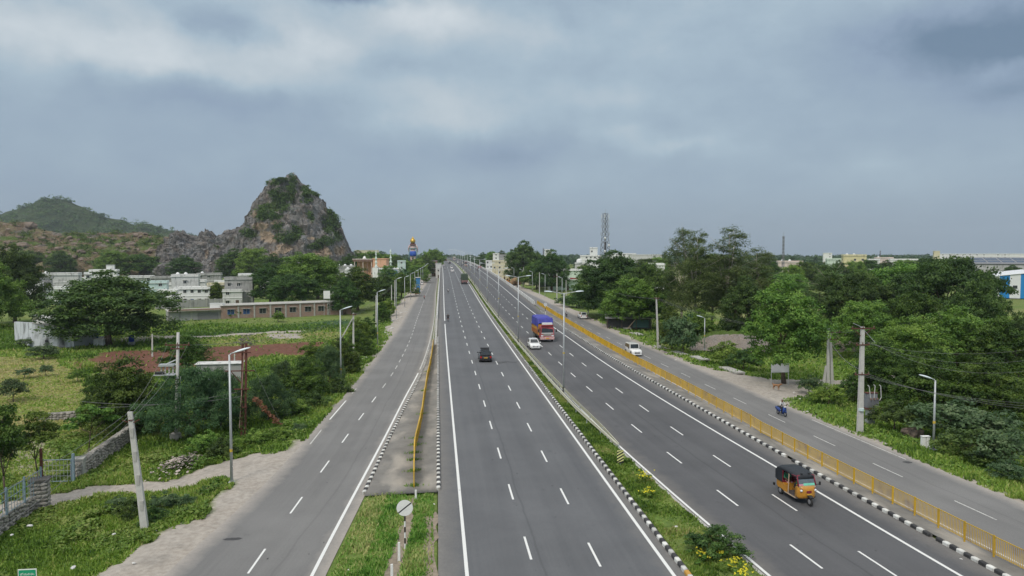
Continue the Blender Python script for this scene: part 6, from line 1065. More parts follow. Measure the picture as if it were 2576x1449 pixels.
def bike(label, P, rz, col, scooter=False, cat='motorbike'):
    t = thing('scooter' if scooter else 'motorcycle', label, cat, P, rz); m = mat('bike_'+col[0], col[1], .35, .08, coat=.4)
    for y in (-.62, .62): wheel(t, 0, y, .24 if scooter else .3, .09)
    if scooter:
        MB().loft([[(-.2, y, z0), (.2, y, z0), (.17, y, z1), (-.17, y, z1)] for y, z0, z1 in ((-.02, .42, .62), (.2, .36, .76), (.6, .42, .8), (.88, .6, .78))]).build('rear_body', m, t, True); MB().box(-.17, .17, -.4, .0, .24, .32).build('footboard', TRIM, t); MB().loft([[(-.2, y, z0), (.2, y, z0), (.14, y-.04, z1), (-.14, y-.04, z1)] for y, z0, z1 in ((-.36, .28, .9), (-.44, .3, 1.0), (-.52, .5, .95))]).build('front_shield', m, t, True); MB().box(-.12, .12, -.62, -.5, .92, 1.04).build('headlight_cowl', WHITE, t, bevel=.03); MB().box(-.07, .07, -.82, -.45, .46, .52).build('mudguard', m, t, bevel=.02)
    else:
        MB().loft([[(-w, y, z0), (w, y, z0), (w*.6, y, z1), (-w*.6, y, z1)] for y, w, z0, z1 in ((-.42, .08, .72, .86), (-.25, .14, .66, .92), (.05, .1, .64, .82))]).build('fuel_tank', m, t, True); MB().box(-.14, .14, -.25, .2, .28, .62).build('engine', LGREY, t, bevel=.04); MB().box(-.1, .1, -.66, -.52, .8, .98).build('headlight', LAMPW, t, bevel=.03); MB().box(-.06, .06, .4, .85, .6, .66).build('rear_mudguard', m, t)
    MB().box(-.13, .13, .0, .72, .78, .86).build('seat', BLACK, t, bevel=.03); MB().bar((-.33, -.42, 1.06), (.33, -.42, 1.06), .018).build('handlebar', TRIM, t); MB().bar((0, -.42, 1.04), (0, -.62, .3), .03).build('fork', TRIM, t); MB().box(-.09, .09, .84, .88, .52, .66).build('number_plate', PLATEY if 0 else PLATEW, t); MB().box(-.07, .07, .84, .9, .68, .74).build('tail_light', LAMPR, t); MB().bar((.14, .1, .3), (.14, .75, .36), .035).build('exhaust', CHROME, t)
    for s in (-1, 1): MB().bar((s*.25, -.42, 1.06), (s*.32, -.44, 1.2), .01).box(s*.32-.05, s*.32+.05, -.45, -.43, 1.17, 1.26).build('mirror', TRIM, t)
    return t
def ridden(label, plabel, x, y, rz, col, shirt, trouser, main=True, scooter=False, second=None, black=False):
    P = M(x, y) if main else G(x, y, 0); P = P+np.array([0, .3, .01]); bike(label, P, rz, col, scooter); s = mat('shirt_'+shirt[0], shirt[1], .8, .1); tr = mat('trousers_'+trouser[0], trouser[1], .8, .1)
    link_ = tag(link('person', rider_mesh(s, tr, hairm=s if black else None), None, P, rz), plabel, 'person')
    if second:
        off = Vector((0, .42, .04)); off.rotate(Matrix.Rotation(rz, 3, 'Z')); s2 = mat('shirt_'+second[1][0], second[1][1], .8, .1); tag(link('person', rider_mesh(s2, tr), None, Vector(P)+off, rz), second[0], 'person')
PI = math.pi
ridden('dark motorcycle driving away near the left edge line', 'person in black riding the motorcycle near the left edge line', 1127, 809, PI, ('black', (.03, .03, .03)), ('black', (.015, .015, .017)), ('dark', (.02, .02, .025)), black=True)
ridden('motorcycle with two riders on the left carriageway', 'front rider in pale shirt on the two-up motorcycle', 1127.5, 738, PI, ('black', (.03, .03, .03)), ('pale', (.55, .57, .6)), ('dark', (.02, .02, .025)), second=('rear rider in light grey shirt on the two-up motorcycle', ('lightgrey', (.5, .5, .5))))
ridden('motorcycle on the left service road centre line', 'person in pinkish shirt riding on the left service road', 1067.5, 754, PI, ('black', (.03, .03, .03)), ('pink', (.45, .25, .24)), ('dark', (.02, .02, .025)), main=False)
ridden('far motorcycle on the left service road near the carts', 'far rider in pale shirt on the left service road', 1083, 707, PI, ('red', (.2, .03, .03)), ('pale', (.55, .57, .6)), ('dark', (.02, .02, .025)), main=False)
ridden('blue scooter coming along the right service road', 'person in white shirt riding the blue scooter', 1970, 1047, .1, ('blue', (.02, .06, .25)), ('white', (.6, .6, .6)), ('dark', (.02, .02, .025)), main=False, scooter=True)
ridden('motorcycle on the right service road beside the yellow fence', 'person in white shirt riding beside the far yellow fence', 1425, 797, 0, ('black', (.03, .03, .03)), ('white', (.6, .6, .6)), ('dark', (.02, .02, .025)), main=False)
ridden('far motorcycle left of the two white cars', 'far rider in white left of the two white cars', 1119, 679, PI, ('black', (.03, .03, .03)), ('white', (.6, .6, .6)), ('dark', (.02, .02, .025)))
ridden('far motorcycle near the right crash barrier', 'far rider in dark red near the right crash barrier', 1201, 681, 0, ('black', (.03, .03, .03)), ('darkred', (.2, .04, .04)), ('dark', (.02, .02, .025)))
# driver and passenger of the near rickshaw
dr = link('person', rider_mesh(mat('shirt_green', (.06, .3, .13), .8), mat('trousers_grey', (.3, .3, .3), .8)), None, Vector(Pr)+Vector((0, -.25, .02)), roadrot(fI, 46)*.9); dr.scale = (.95,)*3; tag(dr, 'driver in green at the handlebar of the orange autorickshaw', 'person')
def seated_mesh(shirt, trouser):
    J = [(0, .1, .5), (0, .1, .72), (0, .08, .92), (0, .06, 1.04), (0, .05, 1.1), (0, .03, 1.2), (0, .035, 1.29)]; R = [(.17, .13), (.15, .11), (.17, .12), (.12, .1), .055, (.08, .095), (.07, .08)]; reg = [1, 0, 0, 0, 2, 3, 3]; E_ = [(0, 1), (1, 2), (2, 3), (3, 4), (4, 5), (5, 6)]
    for s in (-1, 1):
        b = len(J); J += [(s*.18, .06, 1.02), (s*.25, .0, .78), (s*.16, -.22, .66), (s*.12, -.29, .64)]; R += [.06, .05, .04, .038]; reg += [0, 0, 2, 2]; E_ += [(3, b), (b, b+1), (b+1, b+2), (b+2, b+3)]; b = len(J); J += [(s*.1, .0, .5), (s*.14, -.36, .5), (s*.14, -.34, .1), (s*.14, -.46, .06)]; R += [.09, .075, .05, .045]; reg += [1, 1, 1, 3]; E_ += [(0, b), (b, b+1), (b+1, b+2), (b+2, b+3)]
    return person_mesh(J, E_, R, reg, [shirt, trouser, SK, HAIR])
sm = seated_mesh(mat('sari_green', (.05, .28, .16), .8), mat('sari_pink', (.5, .25, .28), .8)); tag(link('person', sm, None, Vector(Pr)+Vector((-.3, .78, .44)), roadrot(fI, 46)*.9), 'passenger in green on the rear seat of the orange autorickshaw', 'person')
# parked three-wheelers and carts by the left roadside
for x, y, lb in ((1049, 742, 'parked three-wheeler with a white rear on the sandy left roadside'), (1070, 703, 'dark parked three-wheeler nearest the service road, far left'), (1062, 702, 'dark parked three-wheeler behind another, far left'), (1098, 676, 'tiny parked three-wheeler below the far shop roofs')):
    rickshaw(lb, G(x, y, 0), PI+.1, 1.25, False)
# dog
def dog():
    J = [(0, .25, .42), (0, .0, .44), (0, -.24, .44), (0, -.38, .54), (0, -.46, .6), (0, -.58, .56), (0, .38, .5), (0, .48, .58)]; R = [.09, .1, .11, .065, .07, .035, .025, .015]; E_ = [(0, 1), (1, 2), (2, 3), (3, 4), (4, 5), (0, 6), (6, 7)]; reg = [0]*8
    for s in (-1, 1):
        b = len(J); J += [(s*.07, -.24, .36), (s*.07, -.22, .2), (s*.07, -.24, .03)]; R += [.045, .03, .025]; E_ += [(2, b), (b, b+1), (b+1, b+2)]; b = len(J); J += [(s*.07, .22, .34), (s*.07, .3, .18), (s*.07, .25, .03)]; R += [.055, .03, .025]; E_ += [(0, b), (b, b+1), (b+1, b+2)]; reg += [0]*6
    return person_mesh(J, E_, R, reg, [mat('dog_fur', (.3, .16, .08), .9, .2)], 'dog')
tag(link('dog', dog(), None, G(1953, 981, -.06), .5), 'small brown dog standing on the sandy junction', 'dog').scale = (1.35,)*3
# ---------------------------------------------------------------- buildings
def wallmat(nm, c, d=.35, dc=None): return mat('wall_'+nm, c, .9, .07, 1.2, dirt=(dc or tuple(q*.5 for q in c), d), bump=.1)
WC = dict(white=wallmat('white', (.8, .8, .78), .18), grey=wallmat('grey', (.36, .355, .345), .4), lgrey=wallmat('lightgrey', (.6, .6, .58), .35), cream=wallmat('cream', (.66, .6, .42), .25), aqua=wallmat('aqua', (.55, .68, .66), .2), pink=wallmat('pink', (.66, .55, .5), .25), mint=wallmat('mint', (.6, .72, .58), .2), yellow=wallmat('yellow', (.68, .62, .36), .2), orange=wallmat('orange', (.74, .42, .27), .2), brown=wallmat('brown', (.24, .15, .12), .3), blue=wallmat('blue', (.05, .2, .42), .2))
TANKW = mat('tank_white', (.75, .75, .74), .5, .04); TANKB = mat('tank_black', (.03, .03, .032), .5); SHUT = mat('blue_shutter', (.03, .08, .22), .6)
def window(t, x, z, w, h, y, frame=None, pane=None, shade=True):
    f = MB(); fr_ = .07; f.box(x-w/2-fr_, x+w/2+fr_, y-.05, y+.02, z-fr_, z).box(x-w/2-fr_, x+w/2+fr_, y-.05, y+.02, z+h, z+h+fr_).box(x-w/2-fr_, x-w/2, y-.05, y+.02, z, z+h).box(x+w/2, x+w/2+fr_, y-.05, y+.02, z, z+h).box(x-.03, x+.03, y-.045, y+.02, z, z+h); o = f.build('window', frame or WC['lgrey'], t); MB().quad((x-w/2, y-.012, z), (x+w/2, y-.012, z), (x+w/2, y-.012, z+h), (x-w/2, y-.012, z+h)).build('pane', pane or WINDARK, o)
    if shade: MB().box(x-w/2-.2, x+w/2+.2, y-.5, y, z+h+.08, z+h+.16).build('sunshade', CONC, o)
def tank(P, label, m, r=.75, h=1.3):
    t = thing('water_tank', label, 'water tank', P); MB().lathe([(r, 0), (r, h*.3), (r*1.03, h*.32), (r, h*.34), (r, h*.75), (r*.8, h*.9), (r*.35, h*.97)], 14).build('tank_body', m, t, True); MB().lathe([(r*.36, h*.97), (r*.36, h*1.06), (0, h*1.08)], 12).build('lid', m, t)
def house(label, x0, x1, yt, dep, col, yb=None, zb=-1., storeys=None, nw=3, dd=None, rz=0., tanks=0, door=True, stair=False, parapet=True, name='house', cat='house', band=None, side=True, trim=None, wprob=.5):
    wr_ = random.Random(label)
    xc = (x0+x1)/2; P = At(xc, 660, dep); P[2] = zb if yb is None else At(xc, yb, dep)[2]; w = (x1-x0)*dep/FPX; H = At(xc, yt, dep)[2]-P[2]; dd = dd or max(5., w*.7); t = thing(name, label, cat, P, -YAW*.9-math.atan((xc-1288)/FPX)*.7+rz); m = WC[col]; ns = storeys or max(1, round(H/3.2)); sh_ = H/ns; pz = H-.7 if parapet and H > 2.5 else H
    MB().box(-w/2, w/2, 0, dd, -.8, pz-.12).build('walls', m, t); MB().box(-w/2-.25, w/2+.25, -.35, dd+.25, pz-.12, pz).build('roof_slab', WC['lgrey'] if col != 'lgrey' else WC['white'], t)
    if pz < H: MB().box(-w/2-.1, w/2+.1, -.2, -.05, pz, H).box(-w/2-.1, w/2+.1, dd-.05, dd+.1, pz, H).box(-w/2-.1, -w/2+.05, -.05, dd-.05, pz, H).box(w/2-.05, w/2+.1, -.05, dd-.05, pz, H).build('parapet', m if band is None else WC[band], t)
    for s in range(ns):
        z0 = s*sh_
        if s: MB().box(-w/2-.12, w/2+.12, -.15, -.001, z0-.1, z0+.08).build('floor_band', trim or WC['white'], t)
        n = max(1, nw)
        for k in range(n):
            x = -w/2+w*(k+.5)/n
            if door and s == 0 and k == n//2: MB().box(x-.5, x+.5, -.06, -.005, 0, 2.1).build('door', SHUT if col in ('white', 'aqua') else WOODD, t)
            elif sh_ > 2.2 and wr_.random() < wprob: window(t, x, z0+sh_*.36, min(1.0, w/n*.4), min(1.05, sh_*.32), 0, WC['white'] if col != 'white' else WC['lgrey'])
    if side and dd > 4:
        for s in range(ns):
            for sx in (-1, 1): MB().box(sx*w/2-.02, sx*w/2+.02, dd*.4, dd*.4+1.1, s*sh_+sh_*.36, s*sh_+sh_*.36+1.1).build('side_window', WINDARK, t)
    if stair: MB().box(w*.1, w*.1+2.6, 1, 3.8, pz, pz+2.3).build('stair_room', m, t); MB().box(w*.1-.15, w*.1+2.75, .85, 3.95, pz+2.3, pz+2.42).build('stair_roof', WC['lgrey'], t)
    rot = t.rotation_euler.z
    for k in range(tanks):
        v = Vector((-w*.3+k*w*.3, dd*.5, pz)); v.rotate(Matrix.Rotation(rot, 3, 'Z')); tank(Vector(P)+v, f'{ordn(k)} white tank on the '+' '.join(label.split()[:11]), TANKW, .6)
    return t
house('pale grey stained house with a roof tank, far left', 95, 187, 687, 262, 'lgrey', nw=4, tanks=1); house('low grey annexe left of the pale grey house', 90, 122, 695, 250, 'grey', nw=1, door=False); house('low white wing in front of the pale grey house', 118, 182, 722, 245, 'white', nw=3)
t = house('white house with curved parapet arches among the trees', 228, 289, 678, 264, 'white', nw=3, stair=True)
for k in range(3): MB().lathe([(.9, -.06), (1.1, -.06), (1.1, .06), (.9, .06)], 20, (-3.+k*3., -.22, t.children[0].dimensions.z-1.2), 'y').build('parapet_arch', WC['brown'], t)
house('white cylindrical tank house left of the arched house', 212, 228, 685, 262, 'white', nw=1, door=False); house('grey low house behind the huge tree', 310, 378, 694, 285, 'lgrey', nw=4); house('pale aqua house right of the huge tree', 356, 415, 707, 236, 'aqua', nw=2); house('grey brick house right behind the aqua house', 380, 428, 695, 275, 'grey', nw=2)
house('white and grey block with blank side wall', 433, 495, 690, 248, 'lgrey', nw=3, tanks=2, storeys=2); house('white flat-roofed house with three small windows', 440, 523, 722, 238, 'white', nw=5, dd=7); house('grey house far behind the white block', 496, 552, 687, 300, 'grey', nw=3, tanks=1); house('cream low house behind the small round tree', 522, 572, 712, 244, 'cream', nw=3)
house('grey unfinished two-storey house left of the big trees', 566, 632, 697, 236, 'grey', nw=3, storeys=2); house('white house sliver beside the unfinished house', 600, 634, 688, 265, 'white', nw=2); house('grey-brown ground floor in front of the unfinished house', 560, 606, 728, 232, 'lgrey', nw=2, dd=3.)
house('white house glimpsed between the big left trees', 655, 690, 700, 300, 'white', nw=2); house('grey house with tanks left of the mosque', 842, 892, 668, 330, 'grey', nw=3, tanks=3); house('light house under the right big left trees', 800, 850, 690, 300, 'white', nw=3)
for lb, x0, x1, yt, dp, cl, kw in (('low white house left of the huge tree crown', 60, 98, 712, 240, 'white', dict(nw=2)), ('small white house behind the tank house', 190, 214, 698, 275, 'white', dict(nw=1)), ('white low house right of the arched house', 290, 316, 700, 270, 'white', dict(nw=2, tanks=1)), ('flat white roof behind the aqua house', 412, 436, 712, 250, 'white', dict(nw=1)), ('white upper block behind the white flat-roofed house', 486, 514, 704, 258, 'white', dict(nw=1, tanks=1)), ('white low house between cream house and unfinished house', 540, 566, 706, 262, 'white', dict(nw=1)), ('white front house beside the compound wall', 396, 440, 730, 228, 'white', dict(nw=3, dd=5)), ('tiny white hut at the far left edge', 20, 48, 720, 236, 'white', dict(nw=1)), ('white house below the right foot of the rock hill', 868, 898, 676, 300, 'white', dict(nw=2, tanks=1))):
    house(lb, x0, x1, yt, dp, cl, **kw)
# compound wall in front of the village
a, c = G(392, 778, -1), G(640, 768, -1); t = thing('compound_wall', 'grey block compound wall in front of the village houses', 'wall', a); v = Vector(c-a); L_ = v.length; t.rotation_euler.z = math.atan2(v.y, v.x)
for k in range(12): MB().box(k*L_/12+.02, (k+1)*L_/12-.02, -.1, .1, -.2, 2.6).build('wall_panel', WC['grey'], t); MB().box(k*L_/12-.15, k*L_/12+.15, -.16, .16, -.2, 2.85).build('pillar', CONC, t)
# long brick building
def brickmat():
    m = bpy.data.materials.new('brick_wall'); m.use_nodes = True; nt = m.node_tree; N = nt.nodes.new; L = nt.links.new; b = nt.nodes['Principled BSDF']; b.inputs['Roughness'].default_value = .95; tc = N('ShaderNodeTexCoord'); mp = N('ShaderNodeMapping'); mp.inputs[2].default_value = (PI/2, 0, 0); L(tc.outputs['Object'], mp.inputs[0]); bt = N('ShaderNodeTexBrick'); bt.inputs['Scale'].default_value = 2.2; bt.inputs['Color1'].default_value = (.25, .12, .085, 1); bt.inputs['Color2'].default_value = (.33, .19, .14, 1); bt.inputs['Mortar'].default_value = (.36, .31, .27, 1); bt.inputs['Mortar Size'].default_value = .03; L(mp.outputs[0], bt.inputs[0])
    n = N('ShaderNodeTexNoise'); n.inputs['Scale'].default_value = .7; n.inputs['Detail'].default_value = 6; L(tc.outputs['Object'], n.inputs[0]); r = N('ShaderNodeMapRange'); r.inputs[1].default_value = .4; r.inputs[2].default_value = .7; r.inputs[4].default_value = .65; L(n.outputs[0], r.inputs[0]); x = N('ShaderNodeMix'); x.data_type = 'RGBA'; L(r.outputs[0], x.inputs[0]); L(bt.outputs[0], x.inputs[6]); x.inputs[7].default_value = (.3, .25, .21, 1); L(x.outputs[2], b.inputs['Base Color']); return m
BRICK = brickmat(); a, c = G(424, 809, -1), G(884, 789, -1); v = Vector(c-a); L_ = v.length; t = thing('brick_building', 'long low brick building with barred windows across the field', 'building', a, math.atan2(v.y, v.x)); hb_ = 3.5
def along(px):
    for s in np.linspace(0, 1, 400):
        q = a+(c-a)*s; r = q-_C
        if 1288+FPX*(r@_R)/(r@_F) >= px: return s*L_
    return L_
xm = along(556); MB().box(xm, L_, 0, 8, -.5, hb_).build('walls', BRICK, t); MB().box(xm-.2, L_+.2, -.3, 8.2, hb_, hb_+.14).build('roof_slab', CONC, t); MB().box(0, xm-.01, .6, 8, -.5, 2.5).build('low_wing_walls', WC['grey'], t); MB().box(-.2, xm-.21, -.4, 8.2, 2.5, 2.62).build('low_wing_roof', CONC, t); MB().box(0, xm-.22, -.35, -.2, 2.63, 3.05).build('low_wing_parapet', BRICK, t); MB().box(xm*.42, xm*.45, .55, .6, -.3, 2.4).build('pier', CONC, t)
MB().box(xm*.55, xm*.95, .5, .59, 0, 1.9).build('shutter_door', mat('grey_shutter', (.2, .2, .2), .7), t)
for i, px in enumerate((580, 620, 660, 699, 736, 774, 808, 841)):
    x = along(px); window(t, x, 1.15, 1.7, 1.35, 0, CONC, SHUT if i < 2 else WINDARK)
    for k in range(4): MB().box(x-.6+k*.4-.02, x-.6+k*.4+.02, -.035, -.02, 1.15, 2.5).build('window_bar', BLACK, t)
for px in (600, 640, 680, 718, 755, 791, 825, 860): x = along(px); MB().box(x-.2, x+.2, -.14, -.002, -.4, hb_-.02).build('pilaster', CONC, t)
P = a+(c-a)*(along(540)/L_); tt = thing('roof_tank', 'white rectangular cistern on the roof of the brick building', 'tank', (P[0], P[1]+2, P[2]+2.62)); MB().box(-1.7, 1.7, -.5, .8, 0, 1.5).build('cistern', TANKW, tt, bevel=.05); MB().box(-1.8, 1.8, -.6, .9, 1.5, 1.58).build('cover', TANKW, tt)
P = At(822, 737, depth_of(c)-6); tt = thing('signboard', 'small white signboard above the brick building roof', 'sign', (P[0], P[1], -1)); MB().box(-.9, .9, -.05, .05, P[2]-.6, P[2]+1.6).build('panel', WHITE, tt); MB().bar((-.8, .1, 0), (-.8, .1, P[2]), .05).bar((.8, .1, 0), (.8, .1, P[2]), .05).build('posts', GALV, tt)
# stained white building at the left
STW = mat('stained_whitewash', (.62, .64, .68), .9, .08, 1., dirt=((.09, .09, .095), .5, (.6, .6, .3)), bump=.15); p0, p1, p2 = G(37, 858, -1), G(84, 873, -1), G(186, 873, -1); t = thing('farm_building', 'whitewashed building with black rain stains at the left field edge', 'building', p1); q0, q2 = Vector(p0-p1), Vector(p2-p1); n_ = Vector((.25, 1, 0))*6
h1 = 4.4; MB().hexa([(0, 0, -.5), tuple(q2+Vector((0, 0, -.5))), tuple(q2+n_+Vector((0, 0, -.5))), tuple(q0+n_*.8+Vector((0, 0, -.5))), (0, 0, h1), tuple(q2+Vector((0, 0, h1-1.25))), tuple(q2+n_+Vector((0, 0, h1-1.25))), tuple(q0+n_*.8+Vector((0, 0, h1-.7)))]).build('walls', STW, t)
MB().hexa([tuple(q0+Vector((0, 0, -.5))), (-.02, -.02, -.5), (-.02, .3, -.5), tuple(q0+Vector((.3, .3, -.5))), tuple(q0+Vector((0, 0, h1-.55))), (-.02, -.02, h1+.13), (-.02, .3, h1+.13), tuple(q0+Vector((.3, .3, h1-.55)))]).build('side_wall', STW, t)
u = q2.normalized(); MB().add([tuple(u*2.2+Vector((0, -.03, .9))), tuple(u*2.8+Vector((0, -.03, .9))), tuple(u*2.8+Vector((0, -.03, 1.3))), tuple(u*2.2+Vector((0, -.03, 1.3)))], [(0, 1, 2, 3)]).build('vent_hole', BLACK, t); MB().hexa([tuple(u*.0+Vector((0, -.12, h1))), tuple(q2+Vector((.1, -.12, h1-1.25))), tuple(q2+n_+Vector((0, 0, h1-1.25))), tuple(q0+n_*.8+Vector((0, 0, h1-.7))), tuple(Vector((0, -.12, h1+.12))), tuple(q2+Vector((.1, -.12, h1-1.13))), tuple(q2+n_+Vector((0, 0, h1-1.13))), tuple(q0+n_*.8+Vector((0, 0, h1-.58)))]).build('roof_slab', CONC, t)
d_ = thing('satellite_dish', 'small pale dish on the roof of the stained building', 'dish', Vector(p1)+u*4.6+Vector((0, 1, h1-.3))); MB().lathe([(.05, .25), (.3, .15), (.5, .0)], 14, (0, 0, .4), 'y').build('dish', mat('dish_beige', (.5, .42, .34), .6), d_, True); MB().bar((0, 0, -.1), (0, 0, .5), .04).build('mast', GALV, d_)
t = house('small white shed under the huge spreading tree', 218, 252, 852, 136, 'white', zb=-1, nw=1, parapet=False, dd=3.); house('tan ruined hut behind the stained building', 80, 120, 795, 165, 'cream', nw=1, door=False, parapet=False); house('small whitewashed hut behind the ruined hut', 100, 140, 800, 158, 'white', nw=1, parapet=False)
P = G(376, 868, -1); t = thing('stone_block', 'white washing stone beside the huge tree', 'block', G(250, 868, -1)); MB().taper(-.9, .9, -.5, .5, -.1, 1.1, .05).build('block', WC['white'], t, bevel=.04); MB().box(-1., 1., -.6, .6, 1.1, 1.2).build('slab', WC['white'], t)
tt = thing('water_drum', 'blue plastic drum hanging low under the huge tree', 'drum', G(331, 866, -1)); MB().lathe([(.45, 0), (.48, .1), (.48, .5), (.5, .55), (.48, .6), (.48, 1.1), (.3, 1.25)], 14, (0, 0, .5)).build('drum', mat('blue_plastic', (.01, .05, .35), .4), tt, True); MB().box(-.5, .5, -.5, .5, -.1, .5).build('stand', CONC, tt)
# grey shed with white sheet roof
p0 = G(495, 962, -1); w = (602-495)*depth_of(p0)/FPX; t = thing('shed', 'grey block shed with a white sheet roof beside the red field', 'shed', p0, -YAW*.5+.12); MB().box(0, w, 0, 1.5, -.3, 2.4).build('walls', WC['grey'], t); MB().hexa([(-.2, -.2, 2.4), (w+.2, -.2, 2.4), (w+.2, 1.7, 2.5), (-.2, 1.7, 2.5), (-.2, -.2, 2.46), (w+.2, -.2, 2.46), (w+.2, 1.7, 2.56), (-.2, 1.7, 2.56)]).build('sheet_roof', WC['lgrey'], t); MB().box(w*.1, w*.55, -.03, -.001, .2, 1.0).build('pale_panel', WC['aqua'], t); window(t, w*.62, .6, .8, .7, 0)
# stone walls, gate and fence at the near left
ST = [mat('stone_grey', (.3, .28, .25), .95, .25, 4, bump=.5, objrand=.3)]; stm = []
for s in range(5):
    q = boulder(s+20, 2, .8); q.materials.append(ST[0]); stm.append(q)
MORT = mat('wall_core', (.22, .2, .18), .95, .25, 3)
def stonewall(label, A, B, h0, h1, th, pil=None, seed=1, drop=0):
    A, B = Vector(A), Vector(B); v = B-A; L = Vector((v.x, v.y)).length; t = thing('stone_wall', label, 'wall', A, math.atan2(v.y, v.x)); dz = v.z; r = random.Random(seed); mb = MB()
    mb.hexa([(0, .06, -.4), (L, .06, dz-.4), (L, th-.06, dz-.4), (0, th-.06, -.4), (0, .06, h0), (L, .06, dz+h1), (L, th-.06, dz+h1), (0, th-.06, h0)]).build('wall_core', MORT, t); x = .1
    n = 0
    while x < L and n < 280:
        s = r.uniform(.24, .42); H = h0+(h1-h0)*x/L; z = -.1
        while z < H and n < 280:
            zs = r.uniform(.18, .3); o = link('stone', r.choice(stm), t, (x+r.uniform(-.08, .08), .06+r.uniform(-.02, .02), z+zs/2+dz*x/L)); o.scale = (s*.56, .12, zs*.6); o.rotation_euler = (r.uniform(-.1, .1), r.uniform(-.2, .2), 0); z += zs*.95; n += 1
        o = link('coping_stone', r.choice(stm), t, (x, th/2, H+dz*x/L)); o.scale = (s*.6, th*.5, .1); n += 1; x += s*.95
    return t
A = G(-40, 1372, -.7); B = G(112, 1268, -.8); stonewall('low rough stone wall under the iron fence at the left edge', A, B, .95, .8, .55, seed=2)
P = G(98, 1283, -.8); t = thing('stone_pillar', 'square stone pillar at the end of the iron fence', 'pillar', P, .3); MB().box(-.5, .5, 0, .9, -.3, 1.85).build('core', MORT, t); r_ = random.Random(9)
for z in np.arange(0, 1.8, .26):
    for x in (-.36, -.02, .33): o = link('stone', r_.choice(stm), t, (x+r_.uniform(-.05, .05), .0, z+.13)); o.scale = (.2, .1, .15)
    for y in (.15, .5): o = link('stone', r_.choice(stm), t, (.5, y+.1, z+.13)); o.scale = (.1, .22, .15)
MB().box(-.58, .58, -.08, .98, 1.86, 2.0).build('cap', mat('dark_cap', (.1, .095, .09), .9, .3, 4), t)
BLUEI = mat('blue_grey_iron', (.2, .27, .32), .5, .1)
v = Vector(B-A); L_ = Vector((v.x, v.y)).length; t = thing('iron_fence', 'blue-grey iron grid fence on the low stone wall', 'fence', (A[0], A[1]+.3, A[2]+.9), math.atan2(v.y, v.x))
for k in range(4): MB().box(k*L_*.3-.05, k*L_*.3+.05, -.05, .05, 0, 1.7).build('post', BLUEI, t)
for k in range(20): MB().bar((k*L_*.9/19, 0, .05), (k*L_*.9/19, 0, 1.55), .016, None, 5).build('bar', BLUEI, t)
for z in (.08, .5, .95, 1.5): MB().bar((0, 0, z), (L_*.9, 0, z), .022, None, 5).build('rail', BLUEI, t)
A = G(196, 1206, -.85); B = G(352, 1098, -.9); stonewall('broken rubble wall running back from the iron gate', A, B, 1.15, 1.35, .6, seed=5)
P = G(186, 1204, -.85); t = thing('stone_pillar', 'low masonry gate pillar beside the gate post', 'pillar', (P[0], P[1]+.3, P[2]), .2); MB().box(-.3, .5, 0, .8, -.3, 1.3).build('core', CONC, t); MB().box(-.36, .56, -.06, .86, 1.3, 1.42).build('cap', CONC, t)
A = G(105, 1216, -.85); B = G(180, 1214, -.85); v = Vector(B-A); L_ = v.length; t = thing('iron_gate', 'blue-grey wire grid gate standing open on the dirt yard', 'gate', A, math.atan2(v.y, v.x)); hg = 1.75
MB().bar((0, 0, .12), (L_, 0, .12), .035).bar((0, 0, hg), (L_, 0, hg), .035).bar((0, 0, .1), (0, 0, hg), .035).bar((L_, 0, .1), (L_, 0, hg), .035).build('frame', BLUEI, t); MB().box(L_+.08, L_+.24, -.08, .08, -.2, 2.2).build('post', BLUEI, t)
for k in range(1, 8): MB().bar((k*L_/8, 0, .12), (k*L_/8, 0, hg), .012, None, 4).build('bar', GALV, t)
for k in range(1, 4): MB().bar((0, 0, .12+k*(hg-.12)/4), (L_, 0, .12+k*(hg-.12)/4), .012, None, 4).build('cross_bar', GALV, t)
P = G(101, 1275, -.8); t = thing('iron_post', 'dark rusty post standing on the stone pillar', 'post', (P[0], P[1]+.3, P[2]+2.)); MB().box(-.07, .07, -.07, .07, 0, 1.9).build('post', RUST, t); MB().box(-.1, .1, -.1, .1, 0, .06).build('base', RUST, t)
P = G(195, 1068, -1); A = G(95, 1062, -1); B = G(205, 1058, -1); stonewall('tumbled grey stone bank at the far side of the dry yard', A, B, .7, .9, .9, seed=8)
# rubble heap
RUB = mat('rubble', (.36, .31, .28), .95, .25, 6, objrand=.6, bump=.4); rbm = []
for s in range(4):
    q = boulder(s+40, 1, .7); q.materials.append(RUB); rbm.append(q)
r_ = random.Random(14); P0 = G(445, 1172, -.5); t = thing('rubble_heap', 'heap of whitish broken rubble and litter among the weeds', 'rubble', P0)
for k in range(260):
    x, y = r_.gauss(0, .7), r_.gauss(.5, 1.5); z = max(0, .5-.3*abs(x)-.15*abs(y-.5))+r_.uniform(-.1, .1); o = link('rubble_piece', r_.choice(rbm), t, (x+y*.1, y, z)); s = r_.uniform(.03, .11)*(1.6 if k % 9 == 0 else 1); o.scale = (s*1.4, s*1.1, s*.6); o.rotation_euler = (r_.uniform(-.5, .5), r_.uniform(-.5, .5), r_.uniform(0, 6))
